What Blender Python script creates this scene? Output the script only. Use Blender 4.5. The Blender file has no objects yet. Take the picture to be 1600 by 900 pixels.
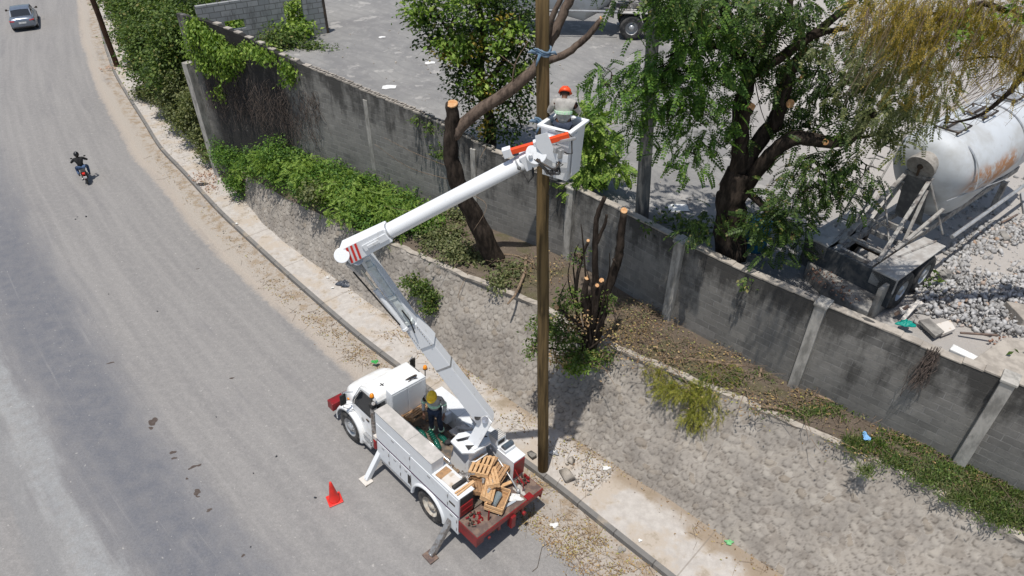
import bpy, bmesh, math, random
import numpy as np
from mathutils import Vector, Matrix, Euler
random.seed(7); rng = np.random.default_rng(11)
C = bpy.context.scene.collection
SC = bpy.context.scene

# ---------------------------------------------------------------- camera, sky, sun, exposure
H = 15.5; FPX = 1067.0; PITCH = math.radians(37.3)
cam = bpy.data.cameras.new('camera'); co = bpy.data.objects.new('camera', cam); C.objects.link(co)
cam.sensor_width = 36.0; cam.lens = 36.0*FPX/1600.0; cam.clip_end = 2000; cam.clip_start = .1
co.location = (0, 0, H); co.rotation_euler = (math.pi/2-PITCH, 0, 0); SC.camera = co
SUN_EL = math.radians(76.5)
sd = Vector((-.40, -.92, 0)).normalized()*math.cos(SUN_EL) + Vector((0, 0, math.sin(SUN_EL)))   # towards the sun
w = bpy.data.worlds.new("World"); SC.world = w; w.use_nodes = True
nt = w.node_tree; bg = nt.nodes['Background']; sky = nt.nodes.new('ShaderNodeTexSky'); sky.sky_type = 'NISHITA'
sky.sun_disc = False; sky.sun_elevation = SUN_EL; sky.sun_rotation = math.atan2(sd.x, sd.y); sky.air_density = 1.2; sky.dust_density = 1.5
nt.links.new(sky.outputs[0], bg.inputs[0]); bg.inputs[1].default_value = .09
sl = bpy.data.lights.new('sun', 'SUN'); sl.energy = 3.75; sl.angle = math.radians(.55); sl.color = (1, .955, .89)
so = bpy.data.objects.new('sun', sl); C.objects.link(so); so.rotation_euler = (-sd).to_track_quat('-Z', 'Y').to_euler(); so.location = (10, 10, 40)
SC.view_settings.view_transform = 'Standard'; SC.view_settings.look = 'None'; SC.view_settings.exposure = 0.12; SC.view_settings.gamma = 1

# ---------------------------------------------------------------- measuring helpers (sight line through a photo pixel -> real point)
_s, _c = math.sin(PITCH), math.cos(PITCH)
def ray(x, y):
    dx = (x-800)/FPX; dy = (y-450)/FPX
    return Vector((dx, _c-dy*_s, -_s-dy*_c))
CAM = Vector((0, 0, H))
def P(x, y, Z=0.0):
    d = ray(x, y); return CAM+d*((Z-H)/d.z)
def PY(x, y, Y):
    d = ray(x, y); return CAM+d*(Y/d.y)
def PV(x, y, a, b):      # on the vertical plane through a and b (plan view)
    n = Vector((-(b[1]-a[1]), b[0]-a[0], 0)); d = ray(x, y)
    return CAM+d*((Vector((a[0], a[1], 0))-CAM).dot(n)/d.dot(n))

# ---------------------------------------------------------------- object helpers
def tag(o, label=None, cat=None, group=None, kind=None):
    if label: o['label'] = label
    if cat: o['category'] = cat
    if group: o['group'] = group
    if kind: o['kind'] = kind
    return o
def empty(name, loc=(0, 0, 0), rz=0.0, mat=None):
    o = bpy.data.objects.new(name, None); C.objects.link(o); o.empty_display_size = .1
    if mat is not None: o.matrix_world = mat
    else: o.location = loc; o.rotation_euler = (0, 0, rz)
    return o
def finish(o, m, parent, smooth, bevel):
    if m is not None:
        for mm in (m if isinstance(m, (list, tuple)) else [m]): o.data.materials.append(mm)
    C.objects.link(o)
    if parent is not None: o.parent = parent
    if smooth:
        o.data.polygons.foreach_set('use_smooth', [True]*len(o.data.polygons))
    if bevel:
        b = o.modifiers.new('bevel', 'BEVEL'); b.width = bevel; b.segments = 2; b.limit_method = 'ANGLE'; b.angle_limit = math.radians(40)
    return o
class MB:
    def __init__(s): s.v = []; s.f = []; s.mi = []; s.uv = None
    def add(s, vs, fs, mi=0):
        n = len(s.v); s.v += [tuple(p) for p in vs]; s.f += [tuple(i+n for i in f) for f in fs]; s.mi += [mi]*len(fs); return s
    def box(s, x0, x1, y0, y1, z0, z1, M=None, mi=0):
        vs = [Vector((x, y, z)) for z in (z0, z1) for x, y in ((x0, y0), (x1, y0), (x1, y1), (x0, y1))]
        if M is not None: vs = [M@p for p in vs]
        return s.add(vs, [(3, 2, 1, 0), (4, 5, 6, 7), (0, 1, 5, 4), (1, 2, 6, 5), (2, 3, 7, 6), (3, 0, 4, 7)], mi)
    def cbox(s, c, d, M=None, mi=0):
        R = Matrix.Translation(c) @ (M.to_4x4() if M is not None else Matrix.Identity(4))
        return s.box(-d[0]/2, d[0]/2, -d[1]/2, d[1]/2, -d[2]/2, d[2]/2, R, mi)
    def beam(s, a, b, wd, ht, up=(0, 0, 1), mi=0, wd2=None, ht2=None):
        a = Vector(a); b = Vector(b); t = (b-a).normalized(); u = Vector(up); sd_ = t.cross(u)
        if sd_.length < 1e-4: sd_ = t.cross(Vector((1, 0, 0)))
        sd_.normalize(); u = sd_.cross(t); w2 = wd2 or wd; h2 = ht2 or ht
        vs = [a+sd_*x*wd/2+u*y*ht/2 for x, y in ((-1, -1), (1, -1), (1, 1), (-1, 1))]+[b+sd_*x*w2/2+u*y*h2/2 for x, y in ((-1, -1), (1, -1), (1, 1), (-1, 1))]
        return s.add(vs, [(3, 2, 1, 0), (4, 5, 6, 7), (0, 1, 5, 4), (1, 2, 6, 5), (2, 3, 7, 6), (3, 0, 4, 7)], mi)
    def tube(s, pts, r, n=10, cap=True, mi=0, jit=0.0, sy=1.0):
        pts = [Vector(p) for p in pts]; k = len(pts)
        rs = list(r) if isinstance(r, (list, tuple)) else [r]*k
        base = len(s.v); pu = None
        for i, p in enumerate(pts):
            t = (pts[min(i+1, k-1)]-pts[max(i-1, 0)])
            t = t.normalized() if t.length > 1e-9 else Vector((0, 0, 1))
            if pu is None:
                pu = t.cross(Vector((0, 0, 1)) if abs(t.z) < .9 else Vector((1, 0, 0))).normalized()
            else:
                pu = (pu-t*pu.dot(t)).normalized()
            pw = t.cross(pu)
            for j in range(n):
                a = 2*math.pi*j/n; rr = rs[i]*(1+jit*random.uniform(-1, 1))
                s.v.append(tuple(p+pu*math.cos(a)*rr+pw*math.sin(a)*rr*sy))
        for i in range(k-1):
            for j in range(n):
                s.f.append((base+i*n+j, base+i*n+(j+1) % n, base+(i+1)*n+(j+1) % n, base+(i+1)*n+j)); s.mi.append(mi)
        if cap:
            s.f.append(tuple(base+j for j in reversed(range(n)))); s.mi.append(mi)
            s.f.append(tuple(base+(k-1)*n+j for j in range(n))); s.mi.append(mi)
        return s
    def cyl(s, a, b, r, r2=None, n=20, mi=0): return s.tube([a, b], [r, r if r2 is None else r2], n, True, mi)
    def prism(s, poly, a0, a1, axis='y', mi=0, M=None):
        k = len(poly)
        def q(p, a): return Vector((p[0], a, p[1])) if axis == 'y' else (Vector((a, p[0], p[1])) if axis == 'x' else Vector((p[0], p[1], a)))
        vs = [q(p, a0) for p in poly]+[q(p, a1) for p in poly]
        if M is not None: vs = [M@v for v in vs]
        return s.add(vs, [tuple(range(k)), tuple(reversed(range(k, 2*k)))]+[(i, (i+1) % k, k+(i+1) % k, k+i) for i in range(k)], mi)
    def sphere(s, c, r, n=14, m=8, mi=0, M=None, z0=-1.0):
        rx, ry, rz = r if isinstance(r, (tuple, list)) else (r, r, r); base = len(s.v); c = Vector(c)
        for i in range(m+1):
            t = math.pi*i/m
            for j in range(n):
                a = 2*math.pi*j/n; p = Vector((math.sin(t)*math.cos(a)*rx, math.sin(t)*math.sin(a)*ry, max(math.cos(t), z0)*rz))
                if M is not None: p = M@p
                s.v.append(tuple(c+p))
        for i in range(m):
            for j in range(n):
                s.f.append((base+i*n+j, base+(i+1)*n+j, base+(i+1)*n+(j+1) % n, base+i*n+(j+1) % n)); s.mi.append(mi)
        return s
    def grid(s, rows, mi=0):
        base = len(s.v); k = len(rows[0])
        for r in rows: s.v += [tuple(p) for p in r]
        for i in range(len(rows)-1):
            for j in range(k-1):
                s.f.append((base+i*k+j, base+(i+1)*k+j, base+(i+1)*k+j+1, base+i*k+j+1)); s.mi.append(mi)
        return s
    def build(s, name, m=None, parent=None, smooth=False, bevel=0, label=None, recalc=True):
        me = bpy.data.meshes.new(name); me.from_pydata(s.v, [], s.f); me.polygons.foreach_set('material_index', s.mi)
        if s.uv is not None:
            ul = me.uv_layers.new(name='UVMap'); li = np.empty(len(me.loops), dtype=np.int32); me.loops.foreach_get('vertex_index', li)
            ul.data.foreach_set('uv', np.array(s.uv, dtype=np.float32)[li].ravel())
        if recalc:
            bm = bmesh.new(); bm.from_mesh(me); bmesh.ops.recalc_face_normals(bm, faces=bm.faces); bm.to_mesh(me); bm.free()
        me.update()
        o = bpy.data.objects.new(name, me); finish(o, m, parent, smooth, bevel)
        if label: o['label'] = label
        return o
def fast_mesh(name, V, F, m, parent=None, smooth=False):
    """V (n,3), F (k,4) int arrays"""
    me = bpy.data.meshes.new(name); me.vertices.add(len(V)); me.vertices.foreach_set('co', V.astype(np.float32).ravel())
    k, w_ = F.shape
    me.loops.add(k*w_); me.loops.foreach_set('vertex_index', F.astype(np.int32).ravel())
    me.polygons.add(k); me.polygons.foreach_set('loop_start', np.arange(0, k*w_, w_, dtype=np.int32)); me.polygons.foreach_set('loop_total', np.full(k, w_, dtype=np.int32))
    me.update(calc_edges=True); me.validate()
    o = bpy.data.objects.new(name, me); return finish(o, m, parent, smooth, 0)

# ---------------------------------------------------------------- materials
class NT:
    def __init__(s, name):
        s.m = bpy.data.materials.new(name); s.m.use_nodes = True; s.t = s.m.node_tree; s.b = s.t.nodes['Principled BSDF']; s.out = s.t.nodes['Material Output']
    def n(s, typ, **kw):
        nd = s.t.nodes.new(typ)
        for k, v in kw.items():
            if k.startswith('i_'):
                key = k[2:]; key = int(key) if key.isdigit() else key.replace('_', ' ')
                nd.inputs[key].default_value = v
            else: setattr(nd, k, v)
        return nd
    def l(s, a, b): s.t.links.new(a, b)
    def co(s, which='Object'): return s.n('ShaderNodeTexCoord').outputs[which]
    def noise(s, vec, scale, detail=4, rough=.55, sc=None, dist=0):
        if sc is not None:
            mp = s.n('ShaderNodeMapping'); mp.inputs['Scale'].default_value = sc; s.l(vec, mp.inputs[0]); vec = mp.outputs[0]
        nd = s.n('ShaderNodeTexNoise'); nd.inputs['Scale'].default_value = scale; nd.inputs['Detail'].default_value = detail
        nd.inputs['Roughness'].default_value = rough; nd.inputs['Distortion'].default_value = dist; s.l(vec, nd.inputs['Vector']); return nd.outputs['Fac']
    def ramp(s, fac, stops, interp='LINEAR'):
        r = s.n('ShaderNodeValToRGB'); r.color_ramp.interpolation = interp; e = r.color_ramp.elements
        for i, (p, c) in enumerate(stops):
            el = e[i] if i < 2 else e.new(p)
            el.position = p; c = c if hasattr(c, '__len__') else (c, c, c); el.color = (*c[:3], 1)
        s.l(fac, r.inputs[0]); return r.outputs[0]
    def mix(s, fac, a, b, mode='MIX'):
        m = s.n('ShaderNodeMix'); m.data_type = 'RGBA'; m.blend_type = mode
        for sock, v in ((m.inputs[0], fac), (m.inputs[6], a), (m.inputs[7], b)):
            if isinstance(v, bpy.types.NodeSocket): s.l(v, sock)
            elif hasattr(v, '__len__'): sock.default_value = (*v[:3], 1)
            else: sock.default_value = v
        return m.outputs[2]
    def math(s, op, a, b=0.0, clamp=False):
        m = s.n('ShaderNodeMath', operation=op); m.use_clamp = clamp
        for i, v in enumerate((a, b)):
            if isinstance(v, bpy.types.NodeSocket): s.l(v, m.inputs[i])
            else: m.inputs[i].default_value = v
        return m.outputs[0]
    def sep(s, vec):
        x = s.n('ShaderNodeSeparateXYZ'); s.l(vec, x.inputs[0]); return x.outputs
    def band(s, v, a, b, soft):   # 1 inside a..b
        r = s.n('ShaderNodeMapRange', interpolation_type='SMOOTHSTEP'); s.l(v, r.inputs[0]); r.inputs[1].default_value = a-soft; r.inputs[2].default_value = a+soft
        q = s.n('ShaderNodeMapRange', interpolation_type='SMOOTHSTEP'); s.l(v, q.inputs[0]); q.inputs[1].default_value = b-soft; q.inputs[2].default_value = b+soft
        return s.math('SUBTRACT', r.outputs[0], q.outputs[0])
    def step(s, v, a, b):
        r = s.n('ShaderNodeMapRange', interpolation_type='SMOOTHSTEP'); s.l(v, r.inputs[0]); r.inputs[1].default_value = a; r.inputs[2].default_value = b; return r.outputs[0]
    def bump(s, h, strength=.4, dist=.02):
        b = s.n('ShaderNodeBump'); b.inputs['Strength'].default_value = strength; b.inputs['Distance'].default_value = dist; s.l(h, b.inputs['Height']); s.l(b.outputs[0], s.b.inputs['Normal'])
    def end(s, col, rough=.8, metal=0.0, spec=.3):
        if isinstance(col, bpy.types.NodeSocket): s.l(col, s.b.inputs['Base Color'])
        else: s.b.inputs['Base Color'].default_value = (*col[:3], 1)
        if isinstance(rough, bpy.types.NodeSocket): s.l(rough, s.b.inputs['Roughness'])
        else: s.b.inputs['Roughness'].default_value = rough
        s.b.inputs['Metallic'].default_value = metal; s.b.inputs['Specular IOR Level'].default_value = spec
        return s.m
def simple(name, c, c2=None, scale=6, rough=.6, metal=0, spec=.35, bump=0, bscale=40, lo=.4, hi=.65, sc=None):
    t = NT(name); v = t.co()
    col = c
    if c2 is not None: col = t.mix(t.step(t.noise(v, scale, 6, .62, sc=sc), lo, hi), c, c2)
    if bump: t.bump(t.noise(v, bscale, 4, sc=sc), bump, .02)
    return t.end(col, rough, metal, spec)
LB = 1.45
def leafmat(name, stops, trans=.35, rough=.55):
    t = NT(name); g = t.n('ShaderNodeNewGeometry'); r = t.ramp(g.outputs['Random Per Island'], [(p_, tuple(min(.8, LB*q_) for q_ in c_)) for p_, c_ in stops])
    big = t.noise(t.co(), .9, 3); col = t.mix(t.step(big, .35, .7), r, t.mix(1.0, r, (.75, .8, .6), 'MULTIPLY'))
    t.end(col, rough, 0, .3); tr = t.n('ShaderNodeBsdfTranslucent'); t.l(t.mix(1.0, col, (1.25, 1.3, .6), 'MULTIPLY'), tr.inputs[0])
    ms = t.n('ShaderNodeMixShader'); ms.inputs[0].default_value = trans; t.l(t.b.outputs[0], ms.inputs[1]); t.l(tr.outputs[0], ms.inputs[2]); t.l(ms.outputs[0], t.out.inputs[0])
    return t.m
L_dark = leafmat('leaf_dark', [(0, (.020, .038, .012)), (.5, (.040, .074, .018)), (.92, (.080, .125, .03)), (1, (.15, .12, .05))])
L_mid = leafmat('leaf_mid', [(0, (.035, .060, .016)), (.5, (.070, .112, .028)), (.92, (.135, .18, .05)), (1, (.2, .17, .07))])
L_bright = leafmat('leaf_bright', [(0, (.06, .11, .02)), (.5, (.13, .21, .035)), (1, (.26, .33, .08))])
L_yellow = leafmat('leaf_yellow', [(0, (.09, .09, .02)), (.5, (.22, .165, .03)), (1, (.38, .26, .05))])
L_fresh = leafmat('leaf_fresh', [(0, (.035, .075, .016)), (.5, (.065, .135, .026)), (1, (.14, .22, .04))])
L_olive = leafmat('leaf_olive', [(0, (.05, .062, .024)), (.5, (.10, .12, .05)), (1, (.2, .2, .10))])
L_litter = leafmat('leaf_litter', [(0, (.10, .055, .03)), (.4, (.22, .14, .07)), (.75, (.35, .25, .13)), (1, (.22, .22, .07))], .05, .8)
M_paint = NT('white_paint'); _v = M_paint.co()
_d = M_paint.step(M_paint.noise(_v, 3.5, 7, .7), .52, .72); _s2 = M_paint.step(M_paint.noise(_v, 9, 6, .7, sc=(1, 1, .25)), .6, .72)
_c1 = M_paint.mix(M_paint.math('MULTIPLY', _d, .5), (.70, .72, .735), (.48, .48, .47)); _c2 = M_paint.mix(M_paint.math('MULTIPLY', _s2, .55), _c1, (.36, .27, .19))
M_paint = M_paint.end(_c2, .38, 0, .5)
M_boom = simple('boom_paint', (.80, .815, .83), (.60, .59, .57), 3.2, .32, 0, .5, lo=.58, hi=.75)
M_cabpaint = simple('cab_paint', (.84, .85, .85), (.76, .75, .72), 4, .25, 0, .5)
M_greytop = simple('weathered_cabinet_top', (.42, .40, .37), (.54, .51, .48), 3.5, .75, 0, .3, .1, 60)
M_red = simple('red_paint', (.25, .010, .014), (.15, .02, .018), 6, .4, 0, .5)
M_redbright = simple('red_plastic', (.75, .03, .02), (.6, .03, .02), 6, .45, 0, .5)
M_orange = simple('orange_plastic', (.85, .085, .015), (.72, .07, .015), 6, .4, 0, .5)
M_amber = simple('amber_lens', (.85, .28, .01), None, rough=.2, spec=.6)
M_yellow = simple('yellow_helmet', (.85, .55, .02), (.75, .48, .02), 8, .3, 0, .5)
M_black = simple('black_rubber', (.022, .022, .023), (.05, .048, .045), 8, .75)
M_tyre = simple('tyre_rubber', (.03, .03, .031), (.09, .085, .08), 6, .85)
M_darkmetal = simple('dark_metal', (.05, .045, .042), (.11, .075, .05), 9, .6, .3)
M_steel = simple('worn_steel', (.42, .41, .4), (.24, .2, .17), 8, .45, .7)
M_chrome = simple('chrome', (.7, .7, .7), (.45, .42, .38), 9, .22, .9)
M_alu = simple('grey_aluminium', (.5, .51, .52), (.38, .38, .38), 8, .4, .5)
M_deck = simple('rusty_deck', (.13, .095, .085), (.24, .17, .13), 5, .7, .2)
M_bed = simple('dirty_bed', (.10, .09, .08), (.22, .17, .12), 6, .85)
M_glass = NT('dark_glass').end((.015, .018, .022), .08, 0, .8)
M_purple = simple('purple_stripe', (.09, .03, .09), None, rough=.5)
M_wood = simple('crate_wood', (.56, .34, .17), (.66, .44, .25), 14, .8, 0, .2, .2, 60, sc=(1, 1, 1))
M_wood2 = simple('old_crate_wood', (.42, .25, .13), (.3, .19, .11), 14, .85, 0, .2, .2, 60)
M_board = simple('pale_board', (.62, .58, .53), (.42, .32, .22), 5, .8, lo=.5, hi=.7)
_t = NT('fresh_cut_wood'); _v = _t.co(); M_cutwood = _t.end(_t.mix(_t.step(_t.noise(_v, 14, 5, .7), .35, .65), (.62, .40, .22), (.50, .24, .10)), .85, 0, .1)
M_bark = simple('dark_bark', (.028, .022, .018), (.065, .050, .040), 8, .95, 0, .1, 1.0, 26, sc=(1, 1, .3))  # near-black tone puts the trunks' shading into the bark colour
M_bark2 = simple('grey_bark', (.16, .12, .095), (.07, .052, .042), 8, .95, 0, .1, 1.0, 26, sc=(1, 1, .35))
M_stick = simple('dry_stick', (.26, .19, .13), (.14, .10, .07), 12, .9)
M_pole = simple('treated_pole_wood', (.20, .135, .06), (.062, .043, .021), 11, .85, 0, .2, .9, 40, sc=(1, 1, .06), lo=.3, hi=.7)
M_pole2 = simple('brown_pole_wood', (.10, .058, .038), (.055, .034, .025), 7, .85, 0, .2, .5, 30, sc=(1, 1, .08))
M_concpole = simple('concrete_pole', (.17, .17, .165), (.10, .10, .10), 5, .9, 0, .2, .3, 40, sc=(1, 1, .3))
M_bluerag = simple('blue_rag', (.10, .17, .25), (.22, .28, .34), 14, .9)
M_concpale = simple('pale_concrete', (.42, .38, .33), (.30, .27, .235), 3.5, .92, 0, .2, .5, 25)
M_concgrey = simple('grey_concrete', (.30, .285, .26), (.16, .15, .14), 3.5, .92, 0, .2, .5, 25)
M_rubble = NT('rubble_stone'); _g = M_rubble.n('ShaderNodeNewGeometry'); _r = M_rubble.ramp(_g.outputs['Random Per Island'], [(0, (.28, .275, .27)), (.6, (.42, .415, .41)), (.93, (.52, .515, .51)), (1, (.40, .28, .2))]); M_rubble = M_rubble.end(_r, .95, 0, .15)
M_pinkrubble = simple('pink_rubble', (.50, .33, .24), (.42, .30, .23), 12, .95)
M_skin = simple('brown_skin', (.16, .08, .05), None, rough=.5)
M_shirt = simple('grey_work_shirt', (.45, .43, .40), (.33, .315, .29), 7, .9, bump=.35, bscale=14)
M_jeans = simple('dark_jeans', (.03, .04, .065), (.05, .06, .09), 12, .9, bump=.3, bscale=16)
M_bluejeans = simple('blue_jeans', (.05, .09, .18), (.09, .14, .25), 12, .9)
M_blackcloth = simple('black_cloth', (.015, .015, .017), (.03, .03, .03), 12, .9)
M_reflect = simple('green_reflective', (.42, .80, .45), (.75, .78, .72), 30, .35)
M_hair = simple('black_hair', (.012, .010, .009), None, rough=.8)
M_blue = simple('blue_plastic', (.03, .22, .36), (.02, .16, .28), 5, .5)
M_greenglass = NT('green_insulator_glass').end((.01, .10, .07), .12, 0, .7)
M_paper = simple('white_paper', (.75, .75, .73), (.62, .62, .6), 10, .8)
M_bag = simple('dark_plastic_bag', (.035, .042, .055), (.09, .10, .12), 10, .35, bump=.6, bscale=12)

def scatter(tv, pos, Rm, sc):
    """template quads tv (k,4,3) placed at pos (n,3) with rotations (n,3,3), scale (n,) -> V,F"""
    k = tv.shape[0]; n = len(pos)
    v = np.einsum('nij,kqj->nkqi', Rm, tv)*sc[:, None, None, None]+pos[:, None, None, :]
    V = v.reshape(-1, 3); F = np.arange(n*k*4).reshape(-1, 4); return V, F
def rotm(yaw, pitch, roll):
    cy, sy, cp, sp, cr, sr = np.cos(yaw), np.sin(yaw), np.cos(pitch), np.sin(pitch), np.cos(roll), np.sin(roll)
    z = np.zeros_like(cy); o = z+1
    A = np.stack([cy, -sy, z, sy, cy, z, z, z, o], -1).reshape(-1, 3, 3); B = np.stack([cp, z, sp, z, o, z, -sp, z, cp], -1).reshape(-1, 3, 3)
    D = np.stack([o, z, z, z, cr, -sr, z, sr, cr], -1).reshape(-1, 3, 3); return A@B@D
LEAF = np.array([[[0, 0, 0], [.45, .3, .04], [1, 0, -.06], [.45, -.3, .04]]])
def frond(nl=7, droop=.35, ll=.26, lw=.075):
    q = []
    for i in range(nl):
        t = (i+1)/nl; x = t; z = -droop*t*t
        for sgn in (-1, 1):
            a = sgn*math.radians(62-22*t); l = ll*(1-.35*abs(t-.45)); ca, sa = math.cos(a), math.sin(a)
            p = lambda u, v: (x+u*ca-v*sa, u*sa+v*ca, z-.35*u*.6)
            q.append([p(0, 0), p(l*.5, lw), p(l, 0), p(l*.5, -lw)])
    q.append([(0, .012, 0), (1, .006, -droop), (1, -.006, -droop), (0, -.012, 0)])
    return np.array(q)
FROND = frond(); FEATHER = frond(11, .7, .16, .03)
def blobs(lst, tpl, size, leaves=14, spread=.22, down=.2, shell=.45, jitter=.35):
    """lst: (centre, (rx,ry,rz), clusters) -> leaf positions, rotations, scales"""
    pos = []; out = []
    for c, r, n in lst:
        r = np.array(r if hasattr(r, '__len__') else (r, r, r)); d = rng.normal(size=(n, 3)); d /= np.linalg.norm(d, axis=1)[:, None]
        rad = shell+(1-shell)*rng.random(n)**.6; rad *= 1+.18*np.sin(d[:, 0]*5+c[0])*np.cos(d[:, 1]*4+c[1]); cc = np.array(c)+d*r*rad[:, None]
        k = np.repeat(cc, leaves, 0)+rng.normal(size=(n*leaves, 3))*spread*np.array([1, 1, .7]); pos.append(k); out.append(np.repeat(d, leaves, 0))
    pos = np.concatenate(pos); out = np.concatenate(out)+rng.normal(size=pos.shape)*.7; n = len(pos)
    yaw = np.arctan2(out[:, 1], out[:, 0]); pitch = down+rng.normal(size=n)*.45; roll = rng.normal(size=n)*.6
    return scatter(tpl, pos, rotm(yaw, pitch, roll), size*(1+jitter*rng.uniform(-1, 1, n)))
def foliage(name, lst, m, parent=None, tpl=LEAF, size=.14, **kw):
    V, F = blobs(lst, tpl, size, **kw); return fast_mesh(name, V, F, m, parent)

# ---------------------------------------------------------------- polylines
class Poly:
    def __init__(s, pts):
        s.p = np.array([(q[0], q[1], q[2] if len(q) > 2 else 0) for q in pts], float); d = np.hypot(*np.diff(s.p[:, :2], axis=0).T); s.c = np.concatenate([[0], np.cumsum(d)]); s.L = s.c[-1]
    def at(s, u): return np.array([np.interp(u, s.c, s.p[:, i]) for i in range(3)]).T
    def smooth(s, step=.5, k=5):
        u = np.arange(0, s.L+step, step); q = s.at(u)
        for _ in range(k): q[1:-1] = .25*q[:-2]+.5*q[1:-1]+.25*q[2:]
        return Poly(q)
    def nrm(s, u, e=.4):
        a = s.at(np.maximum(np.asarray(u)-e, 0)); b = s.at(np.minimum(np.asarray(u)+e, s.L)); d = b-a; d /= np.hypot(d[..., 0], d[..., 1])[..., None]
        return np.stack([-d[..., 1], d[..., 0], d[..., 2]*0], -1)
kp = [P(*q, 0) for q in [(146, 0), (156, 46), (164, 78), (178, 117), (199, 153), (228, 199), (249, 235), (284, 270), (340, 333), (397, 386), (442, 428), (502, 481), (570, 540), (609, 568), (700, 640), (800, 715), (876, 770), (922, 810), (962, 842), (1034, 899), (1110, 960)]]
k0 = kp[0]; dirk = Vector((-.48, .877, 0)); ke = kp[-1]; dire = Vector((.73, -.68, 0))
kerb = Poly([k0+dirk*70, k0+dirk*20]+kp+[ke+dire*6, ke+dire*25]).smooth(.5, 6)
# wall line
W = [P(347, 272, .17), P(888, 405, 2.77), P(1043, 500, 2.77), P(1240, 605, 2.77), P(1495, 728, 2.77)]
for q in W: q.z = 0
W.append(W[-1]+(W[-1]-W[-2])*1.0); W.append(W[-1]+(W[-2]-W[-3])*1.2)
wall = Poly(W)
def on_wall(x, y):
    best = None
    for i in range(len(W)-1):
        a, b = W[i], W[i+1]; p = PV(x, y, a, b); t = (p-a).dot(b-a)/(b-a).length_squared
        if (t >= 0 or i == 0) and (t <= 1 or i == len(W)-2):
            s_ = wall.c[i]+t*(wall.c[i+1]-wall.c[i])
            return s_, p.z, p
    return s_, p.z, p
slb = Poly([P(*q, .16) for q in [(372, 300), (378, 309), (416, 358), (450, 385), (502, 420), (544, 452), (600, 490), (655, 529), (709, 565), (760, 600), (810, 635), (858, 669), (922, 698), (962, 732), (1037, 776), (1098, 816), (1141, 854), (1193, 880), (1300, 950), (1420, 1030), (1600, 1140)]]).smooth(.4, 6)
slt = Poly([P(x, y, z) for x, y, z in [(385, 272, 1.35), (450, 312, 1.7), (540, 352, 2.1), (640, 394, 2.4), (720, 430, 2.55), (830, 472, 2.7), (960, 545, 2.77), (1140, 620, 2.77), (1300, 690, 2.77), (1450, 760, 2.77), (1600, 845, 2.77), (1800, 960, 2.77), (2050, 1100, 2.77)]]).smooth(.4, 4)
YZ = 5.0

# ================================================================ SETTING
g = MB(); g.grid([[(-400, -200, -.35), (-400, 700, -.35)], [(400, -200, -.35), (400, 700, -.35)]])
t = NT('dry_earth'); v = t.co(); c = t.mix(t.noise(v, .4, 8), (.30, .25, .19), (.20, .18, .13)); c = t.mix(t.step(t.noise(v, .06, 4), .5, .65), c, (.08, .10, .04)); M_earth = t.end(c, .95, 0, .1)
tag(g.build('ground', M_earth), kind='structure')
# road with uv: u along kerb, v = distance from kerb
def strip(pl, offs, zs, u0=0, u1=None, du=.5, key=None):
    u = np.arange(u0, (pl.L if u1 is None else u1)+1e-6, du); p = pl.at(u); n = pl.nrm(u, 1.0); m = MB(); rows = []; uv = []
    for o, z in zip(offs, zs):
        q = p+n*o; q[:, 2] = z+(p[:, 2] if key else 0); rows.append(q); uv += [(a, o) for a in u]
    m.grid(rows); m.uv = uv; return m
t = NT('asphalt'); uvn = t.n('ShaderNodeUVMap'); uv = uvn.outputs[0]; x, y, z = t.sep(uv)
obj = t.co(); wob = t.noise(uv, .22, 5, .6, sc=(.35, 1, 1)); wob2 = t.noise(uv, 1.6, 5, .65, sc=(.25, 1, 1))
v_ = t.math('ADD', t.math('MULTIPLY', y, -1), t.math('ADD', t.math('MULTIPLY', t.math('SUBTRACT', wob, .5), 1.6), t.math('MULTIPLY', t.math('SUBTRACT', wob2, .5), 1.5)))
fine = t.noise(obj, 55, 3, .7); mid = t.noise(obj, 5, 5, .6); str_ = t.noise(uv, 1.1, 6, .6, sc=(.10, 2.2, 1))
c = t.mix(t.step(str_, .3, .75), (.222, .214, .208), (.27, .259, .248))
c = t.mix(t.math('MULTIPLY', t.step(mid, .4, .7), .35), c, (.33, .315, .30))
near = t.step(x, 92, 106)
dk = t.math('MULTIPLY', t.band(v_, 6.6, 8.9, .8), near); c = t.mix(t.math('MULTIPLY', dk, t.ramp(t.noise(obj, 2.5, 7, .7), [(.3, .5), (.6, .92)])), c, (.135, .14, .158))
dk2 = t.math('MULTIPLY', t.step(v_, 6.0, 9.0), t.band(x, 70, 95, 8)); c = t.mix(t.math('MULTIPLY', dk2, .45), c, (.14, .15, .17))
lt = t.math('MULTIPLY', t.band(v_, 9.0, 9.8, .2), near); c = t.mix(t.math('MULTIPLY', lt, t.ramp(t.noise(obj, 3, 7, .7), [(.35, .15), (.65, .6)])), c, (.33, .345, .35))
dk3 = t.band(v_, 9.8, 10.3, .2); c = t.mix(t.math('MULTIPLY', dk3, .35), c, (.19, .2, .21))
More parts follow.
